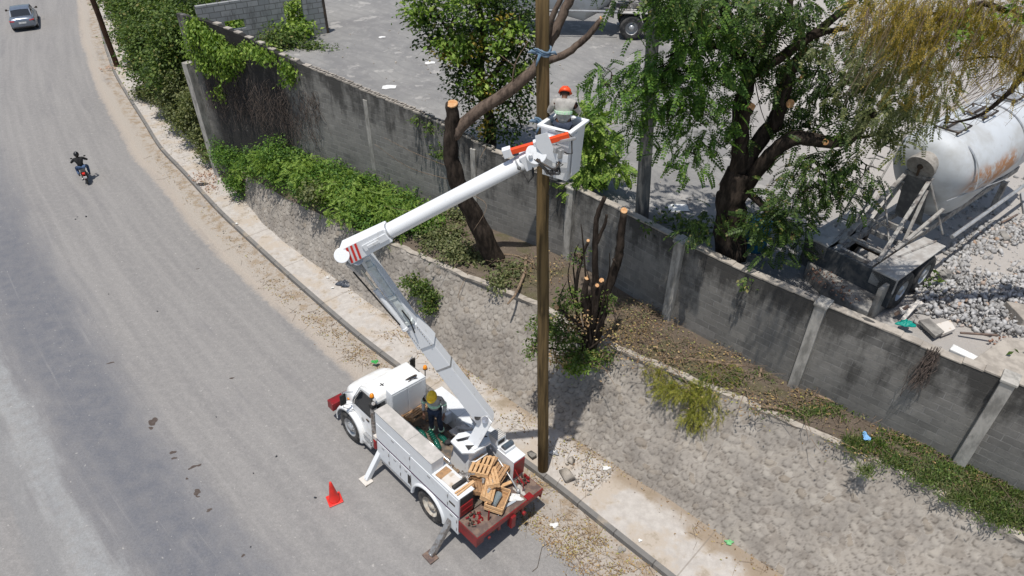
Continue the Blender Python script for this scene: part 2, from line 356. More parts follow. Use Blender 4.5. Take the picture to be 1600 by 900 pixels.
# dust along the kerb
vd = t.math('ADD', t.math('MULTIPLY', y, -1), t.math('ADD', t.math('MULTIPLY', t.math('SUBTRACT', t.noise(uv, .5, 6, .6, sc=(.3, 1, 1)), .5), .9), t.math('MULTIPLY', t.math('SUBTRACT', t.noise(obj, 3.5, 5, .65), .5), .5)))
du = t.math('SUBTRACT', 1.0, t.step(vd, .85, 1.25)); c = t.mix(t.math('MULTIPLY', du, .85), c, (.40, .355, .305))
edge = t.band(vd, .95, 1.3, .12); c = t.mix(t.math('MULTIPLY', edge, .55), c, (.44, .375, .31))
mudd = t.math('MULTIPLY', t.math('SUBTRACT', 1.0, t.step(vd, .45, .7)), t.step(t.noise(obj, 2.3, 6, .7), .45, .6)); c = t.mix(t.math('MULTIPLY', mudd, .75), c, (.27, .20, .13))
grit = t.math('MULTIPLY', t.math('SUBTRACT', fine, .5), .16); c = t.mix(1.0, c, t.ramp(fine, [(0.25, .78), (.75, 1.18)]), 'MULTIPLY'); c = t.mix(1.0, c, t.ramp(t.noise(obj, 16, 5, .85), [(.3, .80), (.7, 1.2)]), 'MULTIPLY'); c = t.mix(t.math('MULTIPLY', t.math('MULTIPLY', t.step(t.noise(uv, 2.2, 7, .75, sc=(.06, 3, 1)), .56, .7), .35), t.step(v_, 1.5, 2.5)), c, (.32, .31, .30)); c = t.mix(t.math('MULTIPLY', t.step(t.noise(uv, .8, 6, .7, sc=(.3, 1.5, 1)), .54, .7), .35), c, (.165, .16, .165))
chips = t.step(t.noise(obj, 9, 2, .3), .73, .76); c = t.mix(t.math('MULTIPLY', chips, .5), c, (.45, .43, .40))
t.bump(fine, .35, .01); M_road = t.end(c, .9, 0, .25)
offs = [-26, -20, -16, -14, -12, -10, -8, -6, -4, -2, -1, -.5, 0]
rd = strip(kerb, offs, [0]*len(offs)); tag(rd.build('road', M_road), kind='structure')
# kerb + sidewalk
t = NT('kerb_concrete'); v = t.co(); c = t.mix(t.noise(v, 4, 6, .6), (.14, .135, .13), (.23, .22, .205)); c = t.mix(t.step(t.noise(v, 1.2, 6), .55, .68), c, (.30, .26, .21)); xk, yk, zk = t.sep(t.n('ShaderNodeUVMap').outputs[0]); c = t.mix(t.math('MULTIPLY', t.math('LESS_THAN', t.math('PINGPONG', xk, .6), .016), .7), c, (.06, .055, .05)); t.bump(t.noise(v, 30), .5, .01); M_kerb = t.end(c, .92, 0, .2)
kb = strip(kerb, [0, .015, .15, .155], [-.1, .145, .16, .1]); tag(kb.build('kerb', M_kerb, bevel=0), kind='structure')
t = NT('sidewalk_concrete'); v = t.co(); uv = t.n('ShaderNodeUVMap').outputs[0]; x, y, z = t.sep(uv)
n1 = t.noise(v, 1.1, 7, .62); n2 = t.noise(v, 5, 6, .68)
c = t.mix(t.step(n2, .3, .7), (.50, .47, .435), (.40, .37, .34)); c = t.mix(t.step(n1, .48, .6), c, (.44, .385, .325))
far_ = t.math('ADD', y, t.math('MULTIPLY', t.math('SUBTRACT', n1, .5), 1.5)); c = t.mix(t.math('MULTIPLY', t.step(far_, 1.15, 1.7), .8), c, (.26, .20, .14))
jn = t.math('PINGPONG', x, 1.5); c = t.mix(t.math('MULTIPLY', t.math('LESS_THAN', jn, .018), .5), c, (.2, .17, .14))
c = t.mix(t.math('MULTIPLY', t.step(t.noise(v, 2.2, 6, .7), .56, .66), .45), c, (.24, .2, .14))
t.bump(t.noise(v, 22, 5, .7), .5, .015); M_walk = t.end(c, .93, 0, .2)
sw = strip(kerb, [.155, .6, 1.2, 1.8, 2.4, 3.2, 4.5], [.15]*7); tag(sw.build('sidewalk', M_walk), kind='structure')

# stone retaining slope with raised stones
def worley(px, py, cell, seed):
    r = np.random.default_rng(seed); G = r.random((512, 512, 3)); ix = np.floor(px/cell).astype(int); iy = np.floor(py/cell).astype(int)
    f1 = np.full(px.shape, 9e9); f2 = f1.copy(); idv = np.zeros(px.shape); ddx = np.zeros(px.shape); ddy = np.zeros(px.shape)
    for i in (-1, 0, 1):
        for j in (-1, 0, 1):
            gx = (ix+i) % 512; gy = (iy+j) % 512; cx = (ix+i+.12+.76*G[gx, gy, 0])*cell; cy = (iy+j+.12+.76*G[gx, gy, 1])*cell
            d = np.hypot(px-cx, py-cy); m1 = d < f1; f2 = np.where(m1, f1, np.minimum(f2, d)); idv = np.where(m1, G[gx, gy, 2], idv); ddx = np.where(m1, px-cx, ddx); ddy = np.where(m1, py-cy, ddy); f1 = np.where(m1, d, f1)
    return f1, f2, idv, ddx, ddy
u = np.arange(0, slt.L, .032); tp = slt.at(u); dense = slb.at(np.arange(0, slb.L, .05))
idx = np.array([np.argmin(np.hypot(*(dense[:, :2]-q[:2]).T)) for q in tp]); bp = dense[idx].copy()
for _ in range(60): bp[1:-1] = .25*bp[:-2]+.5*bp[1:-1]+.25*bp[2:]
bp[:, 2] = .12
NV = 84; vv = np.linspace(0, 1, NV); X = bp[None]+(tp-bp)[None]*vv[:, None, None]
ln = np.linalg.norm(tp-bp, axis=1); U = np.repeat(u[None], NV, 0); Vm = vv[:, None]*ln[None]
nrm = np.cross(np.gradient(tp, axis=0), (tp-bp)); nrm /= -np.linalg.norm(nrm, axis=1)[:, None]; nrm *= np.sign(nrm[:, 2:3])
f1, f2, idv, ddx, ddy = worley(U+.05*np.sin(Vm*7), Vm+.04*np.sin(U*5), .215, 3)
e = f2-f1; Rs = .062+.032*idv; q1 = np.clip((Rs-f1)/.022, -1, 1)*.5+.5; q1 = q1*q1*(3-2*q1); gr_ = np.exp(-((f1-Rs-.012)/.011)**2); gap = np.exp(-e/.016)
dirw = np.clip(.45-.55*(ddy*.8+ddx*(idv-.5)*1.6)/np.maximum(f1, .01), .08, 1); gr0 = gr_*(.35+.65*dirw); gr_ = gr_*dirw; q1 = q1*np.clip(idv*1.8+.25, 0, 1)
hgt = q1*(.005+.009*idv)-gr_*.028-gap*.003*(idv > .5)+(ddx*(idv-.5)*.22-ddy*.12*idv)*q1; e = .03*(1-.95*np.clip(gr0, 0, 1))
big = .05*np.sin(U*.9+1)*np.sin(Vm*1.7)+.035*np.sin(U*2.3)*np.cos(Vm*2.9+U)
hgt = hgt+big-.04+rng.normal(size=U.shape)*.0025
edgef = np.minimum(1, vv/.05)[:, None]*np.minimum(1, (1-vv)/.04)[:, None]; X = X+nrm[None]*(hgt*edgef)[..., None]
cols = X.shape[1]; ii, jj = np.meshgrid(np.arange(NV-1), np.arange(cols-1), indexing='ij'); a = (ii*cols+jj).ravel()
Fq = np.stack([a, a+1, a+cols+1, a+cols], -1)
t = NT('cobbled_slope'); v = t.co(); at = t.n('ShaderNodeAttribute', attribute_name='stone'); sx, sy_, sz = t.sep(at.outputs['Vector'])
c = t.ramp(sx, [(0, (.26, .23, .198)), (.3, (.345, .312, .272)), (.6, (.305, .277, .245)), (.85, (.385, .352, .31)), (1, (.28, .24, .195))]); n = t.noise(v, 1.3, 6, .6); c = t.mix(t.math('MULTIPLY', t.step(n, .42, .66), .6), c, (.20, .182, .163)); c = t.mix(t.math('MULTIPLY', t.step(t.noise(v, 12, 5, .7), .5, .75), .4), c, (.42, .385, .34))
c = t.mix(t.math('MULTIPLY', sy_, .9), c, (.095, .082, .07)); t.bump(t.noise(v, 38, 4, .7), .6, .012); M_slope = t.end(c, .95, 0, .15)
rw = fast_mesh('stone_retaining_wall', X.reshape(-1, 3), Fq, M_slope)
ca = rw.data.attributes.new('stone', 'FLOAT_VECTOR', 'POINT'); ca.data.foreach_set('vector', np.stack([idv, 1-np.minimum(1, e/.03), idv*0], -1).astype(np.float32).ravel())
rw.data.polygons.foreach_set('use_smooth', [True]*len(rw.data.polygons))
tag(rw, 'sloping grey retaining wall of rounded cobbles set in mortar above the sidewalk', 'retaining wall')
# its sloping end face and concrete lip
m = MB(); m.add([tuple(bp[0]), tuple(tp[0]), tuple(tp[0]+np.array([.6, 1.0, 0])), tuple(bp[0]+np.array([.9, 1.6, 0]))], [(0, 1, 2, 3)]); m.build('end_face', M_slope, rw)
cu = np.arange(9.0, slt.L, .15); q = slt.at(cu); nn = slt.nrm(cu); wob = np.array([.02*math.sin(a*3.1)+.02*math.sin(a*7.7)+random.uniform(-.012, .012) for a in cu])[:, None]
m = MB(); m.grid([q-nn*.02-[0, 0, .06], q-nn*(.03-wob)+[0, 0, .03], q+nn*(.16+wob)+[0, 0, .035], q+nn*(.2+wob)-[0, 0, .08]]); m.build('concrete_lip', M_concpale, rw)

# terrace earth between slope and block wall
u = np.linspace(0, slt.L, 160); a = slt.at(u); rows = []
wd = wall.at(np.arange(0, wall.L, .1))
wi = np.array([np.argmin(np.hypot(*(wd[:, :2]-q[:2]).T)) for q in a]); b = wd[wi].copy()
for _ in range(10): b[1:-1] = .25*b[:-2]+.5*b[1:-1]+.25*b[2:]
b[:, 2] = np.interp(np.arange(0, wall.L, .1)[wi], [0, 4, 9], [1.4, 2.4, 2.85]); b[0] = [*W[0][:2], .2]; b[1] = b[0]*.5+b[2]*.5
nseg = 30
for k in range(nseg+1):
    f = k/nseg; q = a*(1-f)+b*f; q = q.copy(); q[:, 2] += .12*math.sin(math.pi*f)+.05*np.sin(u*2.1+f*5)*math.sin(math.pi*f)+rng.normal(size=len(u))*.015*math.sin(math.pi*f)-.03; rows.append(q)
m = MB(); m.grid(rows)
# apron at the left end, down to the sidewalk
ap = [Vector(tp[0]), Vector(b[0]), Vector(bp[0])]; m.add([tuple(tp[0]-np.array([0, 0, .03])), tuple(b[0]), (b[0][0]+.35, b[0][1]-.9, .14), (bp[0][0]+.1, bp[0][1]+.2, .14)], [(0, 1, 2, 3)])
t = NT('terrace_soil'); v = t.co(); c = t.mix(t.noise(v, 2.5, 8, .7), (.085, .066, .05), (.20, .163, .13)); c = t.mix(t.math('MULTIPLY', t.step(t.noise(v, .8, 5), .5, .62), .5), c, (.09, .095, .035)); c = t.mix(t.step(t.noise(v, 17, 4, .8), .58, .7), c, (.33, .27, .2)); t.bump(t.noise(v, 14, 8, .8), .9, .05); M_soil = t.end(c, .97, 0, .1)
tag(m.build('terrace_ground', M_soil, smooth=True), kind='structure')

# yard behind the wall
d = (W[-1]-W[0]).normalized()
t = NT('yard_gravel'); v = t.co(); n1 = t.noise(v, .35, 7, .62, dist=.6); n2 = t.noise(v, 2.6, 7, .72, sc=(1, .6, 1)); c = t.mix(t.step(n1, .36, .64), (.20, .197, .195), (.265, .26, .25))
c = t.mix(t.math('MULTIPLY', t.step(n2, .48, .68), .55), c, (.33, .32, .305)); wv = t.n('ShaderNodeTexWave', wave_type='BANDS', bands_direction='DIAGONAL'); wv.inputs['Scale'].default_value = .9; wv.inputs['Distortion'].default_value = 9; wv.inputs['Detail'].default_value = 5; wv.inputs['Detail Scale'].default_value = .6; t.l(v, wv.inputs[0])
c = t.mix(t.math('MULTIPLY', t.step(wv.outputs['Fac'], .72, 1.0), .3), c, (.19, .185, .18)); rght = t.step(t.sep(v)[0], 6.5, 11.5); c = t.mix(t.math('MULTIPLY', rght, .8), c, (.44, .41, .38))
c = t.mix(t.math('MULTIPLY', t.step(t.noise(v, .9, 6, .6), .6, .66), .5), c, (.48, .46, .43)); t.bump(t.noise(v, 11, 8, .8), .7, .04); M_yard = t.end(c, .96, 0, .15)
m = MB(); wl = [wall.at(s_) for s_ in np.linspace(.3, wall.L, 30)]; nw = wall.nrm(np.linspace(.3, wall.L, 30), 2)
rows = [[Vector((*(q[:2]+n_[:2]*o), YZ)) for q, n_ in zip(wl, nw)] for o in (.06, 2, 6, 14, 40, 120)]
for r_, dx_ in zip(rows, (0, 0, 2, 8, 40, 90)): r_[0] = r_[0]+Vector((-dx_, dx_*.3, 0))
m.grid(rows); tag(m.build('yard_ground', M_yard), kind='structure')

# ================================================================ BLOCK WALL
topx = [(298, 27), (340, 40), (383, 58), (430, 82), (483, 107), (540, 130), (575, 146), (640, 172), (690, 195), (760, 232), (830, 266), (888, 292), (960, 325), (1060, 376), (1160, 424), (1280, 474), (1400, 524), (1480, 560), (1580, 596), (1700, 650), (1850, 720)]
tps = [on_wall(*q)[:2] for q in topx]
ts = np.array([q[0] for q in tps]); tz = np.array([q[1] for q in tps])
def wtop(s_): return float(np.interp(s_, ts, tz))
t = NT('mouldy_block_wall'); uv = t.n('ShaderNodeUVMap').outputs[0]; v = t.co(); x, y, z = t.sep(uv)
bk = t.n('ShaderNodeTexBrick'); bk.inputs['Scale'].default_value = 1; bk.inputs['Brick Width'].default_value = .43; bk.inputs['Row Height'].default_value = .2; bk.inputs['Mortar Size'].default_value = .014; bk.inputs['Mortar Smooth'].default_value = .2
bk.inputs['Color1'].default_value = (.16, .155, .146, 1); bk.inputs['Color2'].default_value = (.285, .272, .25, 1); bk.inputs['Mortar'].default_value = (.31, .30, .285, 1)
jt = t.n('ShaderNodeMixRGB'); jt.blend_type = 'ADD'; jt.inputs[0].default_value = 1; t.l(uv, jt.inputs[1]); nz = t.n('ShaderNodeTexNoise'); nz.inputs['Scale'].default_value = 6; t.l(uv, nz.inputs[0])
sb = t.n('ShaderNodeVectorMath', operation='SCALE'); t.l(nz.outputs['Color'], sb.inputs[0]); sb.inputs['Scale'].default_value = .014; t.l(sb.outputs[0], jt.inputs[2]); t.l(jt.outputs[0], bk.inputs[0])
c = t.mix(t.math('MULTIPLY', t.step(t.noise(uv, 1.7, 7, .7), .38, .62), .75), bk.outputs['Color'], (.24, .232, .215)); c = t.mix(t.math('MULTIPLY', t.step(t.noise(v, 7, 6, .7), .4, .7), .5), c, (.17, .165, .155))
attr = t.n('ShaderNodeAttribute', attribute_name='drop'); drop = attr.outputs['Fac']    # metres below the top of the wall
rain = t.math('ADD', t.math('MULTIPLY', t.noise(uv, 1.2, 6, .65, sc=(1.6, .35, 1)), .55), t.math('MULTIPLY', t.noise(uv, .9, 8, .75, sc=(.7, .9, 1)), .45)); st = t.math('SUBTRACT', rain, t.math('MULTIPLY', drop, .085)); c = t.mix(t.math('MULTIPLY', t.step(st, .37, .53), .84), c, (.05, .048, .046))
big_ = t.noise(uv, .45, 5, .6); c = t.mix(t.math('MULTIPLY', t.step(big_, .52, .66), .3), c, (.085, .082, .078))
lf = t.band(t.math('ADD', x, t.math('MULTIPLY', t.math('SUBTRACT', t.noise(uv, 1.3, 5, .65, sc=(1, .4, 1)), .5), 1.4)), 0.5, 6.3, .5); c = t.mix(t.math('MULTIPLY', lf, .9), c, (.028, .026, .026))
c = t.mix(t.math('MULTIPLY', t.step(t.noise(uv, 4, 6, .7, sc=(1, .5, 1)), .62, .7), .4), c, (.34, .32, .29))
t.bump(t.math('ADD', t.math('MULTIPLY', bk.outputs['Fac'], -.6), t.math('MULTIPLY', t.noise(v, 25, 5, .7), .5)), .8, .02); M_wall = t.end(c, .95, 0, .12)
rootw = empty('block_wall', tuple(W[0])); tag(rootw, 'tall mould-stained concrete block wall with pillars between the terrace and the yard', 'wall')
def w2(p): return Vector(p)-W[0]
segs = []; su = np.unique(np.concatenate([np.arange(0, wall.L, .2), wall.c[1:-1]])); pw = wall.at(su); nw = wall.nrm(su, .5)
def wall_panel(s0, s1, name='wall_panel'):
    sel = (su >= s0-1e-6) & (su <= s1+1e-6); S = su[sel]; p = pw[sel]; n = nw[sel]; m = MB(); uv = []; dr = []
    T = np.array([round((wtop(a))/.05)*.05+random.uniform(-.012, .012) for a in S]); hs = np.linspace(0, 1, 26)
    rows = []
    for h in hs:
        q = p.copy(); q[:, 2] = h*T+(1-h)*(-.05); rows.append([w2(a) for a in q]); uv += [(a, h*b_) for a, b_ in zip(S, T)]; dr += list(T*(1-h))
    for o, dz in ((.10, .012), (.2, 0)):
        q = p+n*o; q[:, 2] = T+dz; rows.append([w2(a) for a in q]); uv += [(a, b_+o) for a, b_ in zip(S, T)]; dr += list(T*0)
    for h in (.5, 0):
        q = p+n*.2; q[:, 2] = h*T+(1-h)*0; rows.append([w2(a) for a in q]); uv += [(a+7, h*b_) for a, b_ in zip(S, T)]; dr += list(T*(1-h))
    m.grid(rows)
    k = len(S)                                                       # end caps
    for e_ in (0, k-1):
        m.f.append((e_, 25*k+e_, 27*k+e_, 29*k+e_)); m.mi.append(0)
    m.uv = uv; o = m.build(name, M_wall, rootw); at_ = o.data.attributes.new('drop', 'FLOAT', 'POINT'); at_.data.foreach_set('value', np.array(dr, np.float32)); return o
brk = [0, on_wall(483, 107)[0], wall.c[1], wall.c[2], wall.c[3], wall.c[4], wall.c[5], wall.L]
for a_, b_ in zip(brk[:-1], brk[1:]): wall_panel(float(su[np.argmin(abs(su-a_))]), float(su[np.argmin(abs(su-b_))]))
# pillars (slightly proud, square) and weathered cap course
M_pillar = simple('weathered_pillar', (.44, .42, .385), (.24, .23, .21), 4, .93, 0, .2, .5, 25, sc=(1, 1, .35))
def pillar(s_, zt, w=.26, pr=.16, z0=0, top=True):
    p = Vector(wall.at(s_)); n = Vector(wall.nrm(s_, .3)); d_ = Vector((n.y, -n.x, 0)); m = MB()
    M = Matrix(((d_.x, n.x, 0, 0), (d_.y, n.y, 0, 0), (0, 0, 1, 0), (0, 0, 0, 1)))
    M = Matrix.Translation(w2(Vector((p.x, p.y, 0))))@M
    m.box(-w/2, w/2, -pr, .02, z0, zt, M); m.box(-w/2-.03, w/2+.03, -pr-.03, .24, zt, zt+.07, M) if top else None
    return m.build('pillar', M_pillar, rootw, bevel=.015)
for s_ in wall.c[1:6]: pillar(s_, wtop(s_)+.02)
pillar(on_wall(742, 300)[0], wtop(on_wall(742, 300)[0])-.25, .2, .06, top=False)
pillar(on_wall(576, 200)[0], wtop(on_wall(576, 200)[0])-.3, .2, .02, top=False)
pillar(0.0, on_wall(303, 98)[1], .34, .30, top=False)
m = MB()
for s0 in np.arange(on_wall(483, 107)[0], wall.L-.5, .41):            # bond-beam pieces of the top course, uneven
    p = wall.at(s0+.2); n = wall.nrm(s0+.2, .3); z_ = wtop(s0+.2)
    d_ = np.array([n[1], -n[0], 0]); M = Matrix(((d_[0], n[0], 0, 0), (d_[1], n[1], 0, 0), (0, 0, 1, 0), (0, 0, 0, 1))); M = Matrix.Translation(w2(Vector((p[0], p[1], z_))))@M
    if s0 > on_wall(760, 232)[0]: m.box(-.205, .205, -.01, .215, -.005, .028+random.uniform(0, .02), M)
    else:                                                             # open hollow blocks
        for a0, a1, b0, b1 in ((-.2, .2, 0, .035), (-.2, .2, .165, .2), (-.2, -.165, .035, .165), (-.02, .02, .035, .165), (.165, .2, .035, .165)): m.box(a0, a1, b0, b1, -.01, .06, M)
m.build('coping', M_concpale, rootw, bevel=.006)
m = MB()
for s0 in np.arange(2.4, on_wall(483, 107)[0]-.3, .62):
    p = wall.at(s0+.2); n = wall.nrm(s0+.2, .3); z_ = wtop(s0+.2); d_ = np.array([n[1], -n[0], 0]); M = Matrix(((d_[0], n[0], 0, 0), (d_[1], n[1], 0, 0), (0, 0, 1, 0), (0, 0, 0, 1))); M = Matrix.Translation(w2(Vector((p[0], p[1], z_))))@M
    m.box(-.2, .14, 0, .2, -.01, .07+random.uniform(-.03, .03), M)
m.build('broken_top_block', M_concpale, rootw, bevel=.01)

# low wall beside the far sidewalk + hillside behind it
lw = Poly([P(*q, .16) for q in [(150, -40), (185, 46), (194, 75), (213, 110), (228, 135), (249, 174), (267, 196), (299, 228), (341, 270)]]).smooth(.5, 2)
a0 = Vector(lw.p[0]); lw = Poly([a0+dirk*45+Vector((1.5, 0, 0))]+list(lw.p))
u = np.arange(0, lw.L, .5); q = lw.at(u); n = lw.nrm(u, 1); m = MB(); m.grid([q*[1, 1, 0], q*[1, 1, 0]+[0, 0, .62], q*[1, 1, 0]+n*.18+[0, 0, .62], q*[1, 1, 0]+n*.18])
o = m.build('low_wall', M_concgrey); tag(o, 'knee-high grey concrete kerb wall beside the far sidewalk under overgrown shrubs', 'low wall')
t = NT('hillside_soil'); v = t.co(); c = t.mix(t.noise(v, 2, 8), (.06, .07, .03), (.16, .13, .08)); M_hill = t.end(c, .97, 0, .1)
m = MB(); m.grid([q*[1, 1, 0]+n*o_+[0, 0, z_] for o_, z_ in ((.17, .5), (1.2, 2.0), (2.6, 3.6), (4.5, YZ-.1), (9, YZ-.05), (40, YZ-.02))]); tag(m.build('hillside', M_hill, smooth=True), kind='structure')
# ================================================================ RUINED BUILDING
R1 = P(511, 52, YZ); an = math.radians(213); dr_ = Vector((math.cos(an), math.sin(an), 0)); nr = Vector((-dr_.y, dr_.x, 0))
if nr.y < 0: nr = -nr
R2 = R1+dr_
t = NT('pale_block_wall'); uv = t.n('ShaderNodeUVMap').outputs[0]; bk = t.n('ShaderNodeTexBrick'); bk.inputs['Scale'].default_value = 1; bk.inputs['Brick Width'].default_value = .5; bk.inputs['Row Height'].default_value = .25; bk.inputs['Mortar Size'].default_value = .018
bk.inputs['Color1'].default_value = (.24, .25, .25, 1); bk.inputs['Color2'].default_value = (.33, .335, .33, 1); bk.inputs['Mortar'].default_value = (.15, .15, .145, 1); t.l(uv, bk.inputs[0])
c = t.mix(t.math('MULTIPLY', t.step(t.noise(uv, 1.1, 6, .65, sc=(1.4, .5, 1)), .5, .66), .6), bk.outputs['Color'], (.10, .10, .095)); t.bump(bk.outputs['Fac'], -.5, .02); M_ruin = t.end(c, .95, 0, .1)
rt = empty('ruined_building', tuple(R1)); tag(rt, 'roofless grey block ruin with empty window openings and creepers, far behind the tall wall', 'ruin')
Mr = Matrix(((dr_.x, nr.x, 0, 0), (dr_.y, nr.y, 0, 0), (0, 0, 1, 0), (0, 0, 0, 1)))
def ruin_at(x, y):
    p = PV(x, y, R1, R2); return (p-R1).dot(dr_), p.z-YZ
ztop = 2.1
m = MB(); uvs = []
def rbox(x0, x1, z0, z1, y0=0, y1=.2):
    m.box(x0, x1, y0, y1, z0, z1, Mr); uvs.extend([(x, z) for z in (z0, z1) for x, y in ((x0, 0), (x1, 0), (x1, .2), (x0, .2))])
wa, wb = ruin_at(477, 30)[0], ruin_at(444, 20)[0]; w2a, w2b = ruin_at(384, 40)[0], ruin_at(352, 40)[0]; z2a, z2b = ruin_at(368, 46)[1], ruin_at(368, 31)[1]; EL = 5.75
rbox(0, wa, -.6, ztop); rbox(wa, wb, -.6, .45); rbox(wa, wb, 1.75, ztop); rbox(wb, w2a, -.6, ztop); rbox(w2a, w2b, -.6, z2a); rbox(w2a, w2b, z2b, ztop); rbox(w2b, EL, -.6, ztop)
m.uv = uvs; m.build('front_wall', M_ruin, rt)
m = MB(); uvs = []; rbox(0, .2, 0, ztop, .2, 5); m.uv = uvs; m.build('side_wall', M_ruin, rt)
m = MB(); uvs = []; rbox(.2, EL, 0, 1.6, 5, 5.2); m.uv = uvs; m.build('back_wall', M_ruin, rt)
m = MB(); m.box(-.12, .0, -.03, .26, 0, ztop+.1, Mr); m.build('corner_column', M_darkmetal, rt)

# ================================================================ POLES
def pole(name, base, top, r0, r1, m, label, cat, cap=None):
    r = empty(name, tuple(base)); tag(r, label, cat); k = 10; b = Vector(top)-Vector(base)
    mb = MB(); mb.tube([b*(i/k)+Vector((random.uniform(-.01, .01), random.uniform(-.01, .01), 0)) for i in range(k+1)], [r0+(r1-r0)*i/k for i in range(k+1)], 20); mb.build('shaft', m, r, smooth=True); return r, b
pb = P(848.5, 733, .15); pr_, b = pole('utility_pole', pb-Vector((0, 0, .1)), pb+(PY(848, 0, pb.y)-pb)*1.06, .145, .115, M_pole, 'tall brown wooden utility pole standing on the sidewalk behind the bucket truck', 'utility pole')
def rag(px, py, w, h):
    p = PY(px, py, pb.y); z = p.z-pb.z+.1; m = MB()
    pts = [Vector((.135*math.cos(a)+.01*math.sin(5*a), .135*math.sin(a), z+.03*math.sin(2*a))) for a in np.linspace(0, 2*math.pi, 22)]
    for k in range(3): m.tube([q+Vector((0, 0, .03*(k-1)+random.uniform(-.01, .01))) for q in pts], [.018+.008*random.random() for _ in pts], 6)
    m.tube([Vector((-.12, -.11, z)), Vector((-.2, -.15, z+.05)), Vector((-.26, -.13, z+.02))], [.02, .035, .01], 6); m.tube([Vector((-.05, -.15, z)), Vector((-.1, -.2, z-.12)), Vector((-.12, -.19, z-.2))], [.03, .022, .008], 6)
    m.tube([Vector((.12, -.08, z)), Vector((.2, -.12, z+.02)), Vector((.24, -.1, z-.03))], [.02, .03, .01], 6)
    ox_ = b.x*z/b.z; oy_ = b.y*z/b.z; m.v = [(v_[0]+ox_, v_[1]+oy_, v_[2]) for v_ in m.v]; m.build('tied_rag', M_bluerag, pr_, smooth=True)
rag(848, 80, 1, 1); rag(848, 187, 1, 1)
p0 = P(183, 103, .15); t0 = PY(145, 0, p0.y-1.2); pole('utility_pole', p0, p0+(t0-p0)*2.0, .17, .13, M_pole2, 'dark brown wooden pole leaning over the far sidewalk at the upper left', 'utility pole')
m = MB()
for k in range(90):
    a = random.uniform(0, 6.28); r_ = random.random()**.6*1.3; s_ = random.uniform(.02, .07); m.sphere((p0.x+.3+math.cos(a)*r_, p0.y-.25+math.sin(a)*r_*.6, .16+.12*max(0, 1-r_)), (s_, s_*.8, s_*.6), 6, 4)
tag(m.build('pink_rubble_heap', M_pinkrubble), 'small scatter of pinkish soil around the foot of the leaning brown pole', 'rubble', kind='stuff')
p0 = P(1003, 337, YZ); t0 = PY(1027, -60, p0.y); r = empty('concrete_pole', tuple(p0)); tag(r, 'grey tapered concrete pole rising from the yard behind the wall into the tree foliage', 'pole')
mb = MB(); mb.beam((0, 0, -.1), t0-p0, .36, .34, up=(0, 1, 0), wd2=.26, ht2=.26); mb.build('shaft', M_concpole, r, bevel=.03)

# ================================================================ TREES
def limb(pts, r0, r1, n=9):
    """pts: control points -> smooth noisy tube"""
    pts = [Vector(p) for p in pts]; q = []
    for i in range(len(pts)-1):
        p0_ = pts[max(i-1, 0)]; p1 = pts[i]; p2 = pts[i+1]; p3 = pts[min(i+2, len(pts)-1)]
        for k in range(5):
            t_ = k/5; q.append(.5*((2*p1)+(-p0_+p2)*t_+(2*p0_-5*p1+4*p2-p3)*t_*t_+(-p0_+3*p1-3*p2+p3)*t_**3))
    q.append(pts[-1]); k = len(q); jr = r0*.10
    q = [p+Vector([random.uniform(-jr, jr) for _ in range(3)])*(0 if i in (0, k-1) else 1) for i, p in enumerate(q)]
    return q, [r0+(r1-r0)*(i/(k-1))**.85 for i in range(k)]
def tree_root(name, base, label, cat='tree', group=None):
    r = empty(name, tuple(base)); tag(r, label, cat, group); return r
def branches(name, root, lst, m, n=10, parent=None):
    """lst of (points in world, r0, r1)"""
    b = root.location; mb = MB()
    for pts, r0, r1 in lst:
        q, rr = limb([Vector(p)-b for p in pts], r0, r1); mb.tube(q, rr, n, jit=.07)
    return mb.build(name, m, parent or root, smooth=True)
def cut(root, p, d, r, parent=None):
    p = Vector(p)-root.location; d = Vector(d).normalized(); mb = MB(); mb.cyl(p-d*.02, p+d*.012, r, r*.97, 16); return mb.build('cut_face', M_cutwood, parent or root)
def crown(root, lst, m, **kw):
    b = root.location; return foliage('crown', [((Vector(c)-b)[:], r, n) for c, r, n in lst], m, root, **kw)
def twigs(lst, n, L, r=.008, down=0.0):
    """thin twigs within the blobs: list of (pts, r0, r1)"""
    out = []
    for c, rad, k in lst:
        rad = np.array(rad if hasattr(rad, '__len__') else (rad,)*3)
        for _ in range(n):
            a = np.array(c)+rng.uniform(-.35, .35, 3)*rad; e_ = np.array(c)+rng.normal(size=3)*rad*.55+[0, 0, -down]; out.append(([a, (a+e_)/2+rng.normal(size=3)*.08, e_], r*2.2, r*.6))
    return out

# T1: leaning dark tree on the terrace with a sawn top and one long bare limb
Yb = P(775, 410, 2.77).y
def q(x, y, Y): return PY(x, y, Y)
b1 = P(775, 410, 2.7); T1 = tree_root('pruned_tree', b1, 'dark leaning trunk on the terrace, sawn at the top, with one long bare limb')
Y1 = b1.y
branches('trunk', T1, [([b1, q(750, 355, Y1-.1), q(722, 305, Y1-.2), q(706, 250, Y1-.3), q(706, 200, Y1-.3), q(706, 163, Y1-.3)], .34, .17)], M_bark, 14)
lb = branches('limb', T1, [([q(708, 212, Y1-.3), q(735, 183, Y1-.3), q(790, 145, Y1-.4), q(835, 108, Y1-.4), q(862, 60, Y1-.3), q(880, 20, Y1-.2), q(900, -20, Y1-.1), q(915, -60, Y1)], .19, .10),
   ([q(838, 100, Y1-.4), q(880, 86, Y1-.5), q(912, 62, Y1-.5), q(940, 30, Y1-.5)], .11, .07),
   ([q(855, 70, Y1-.4), q(862, 30, Y1-.6), q(880, -10, Y1-.6)], .09, .06)], M_bark2, 10)
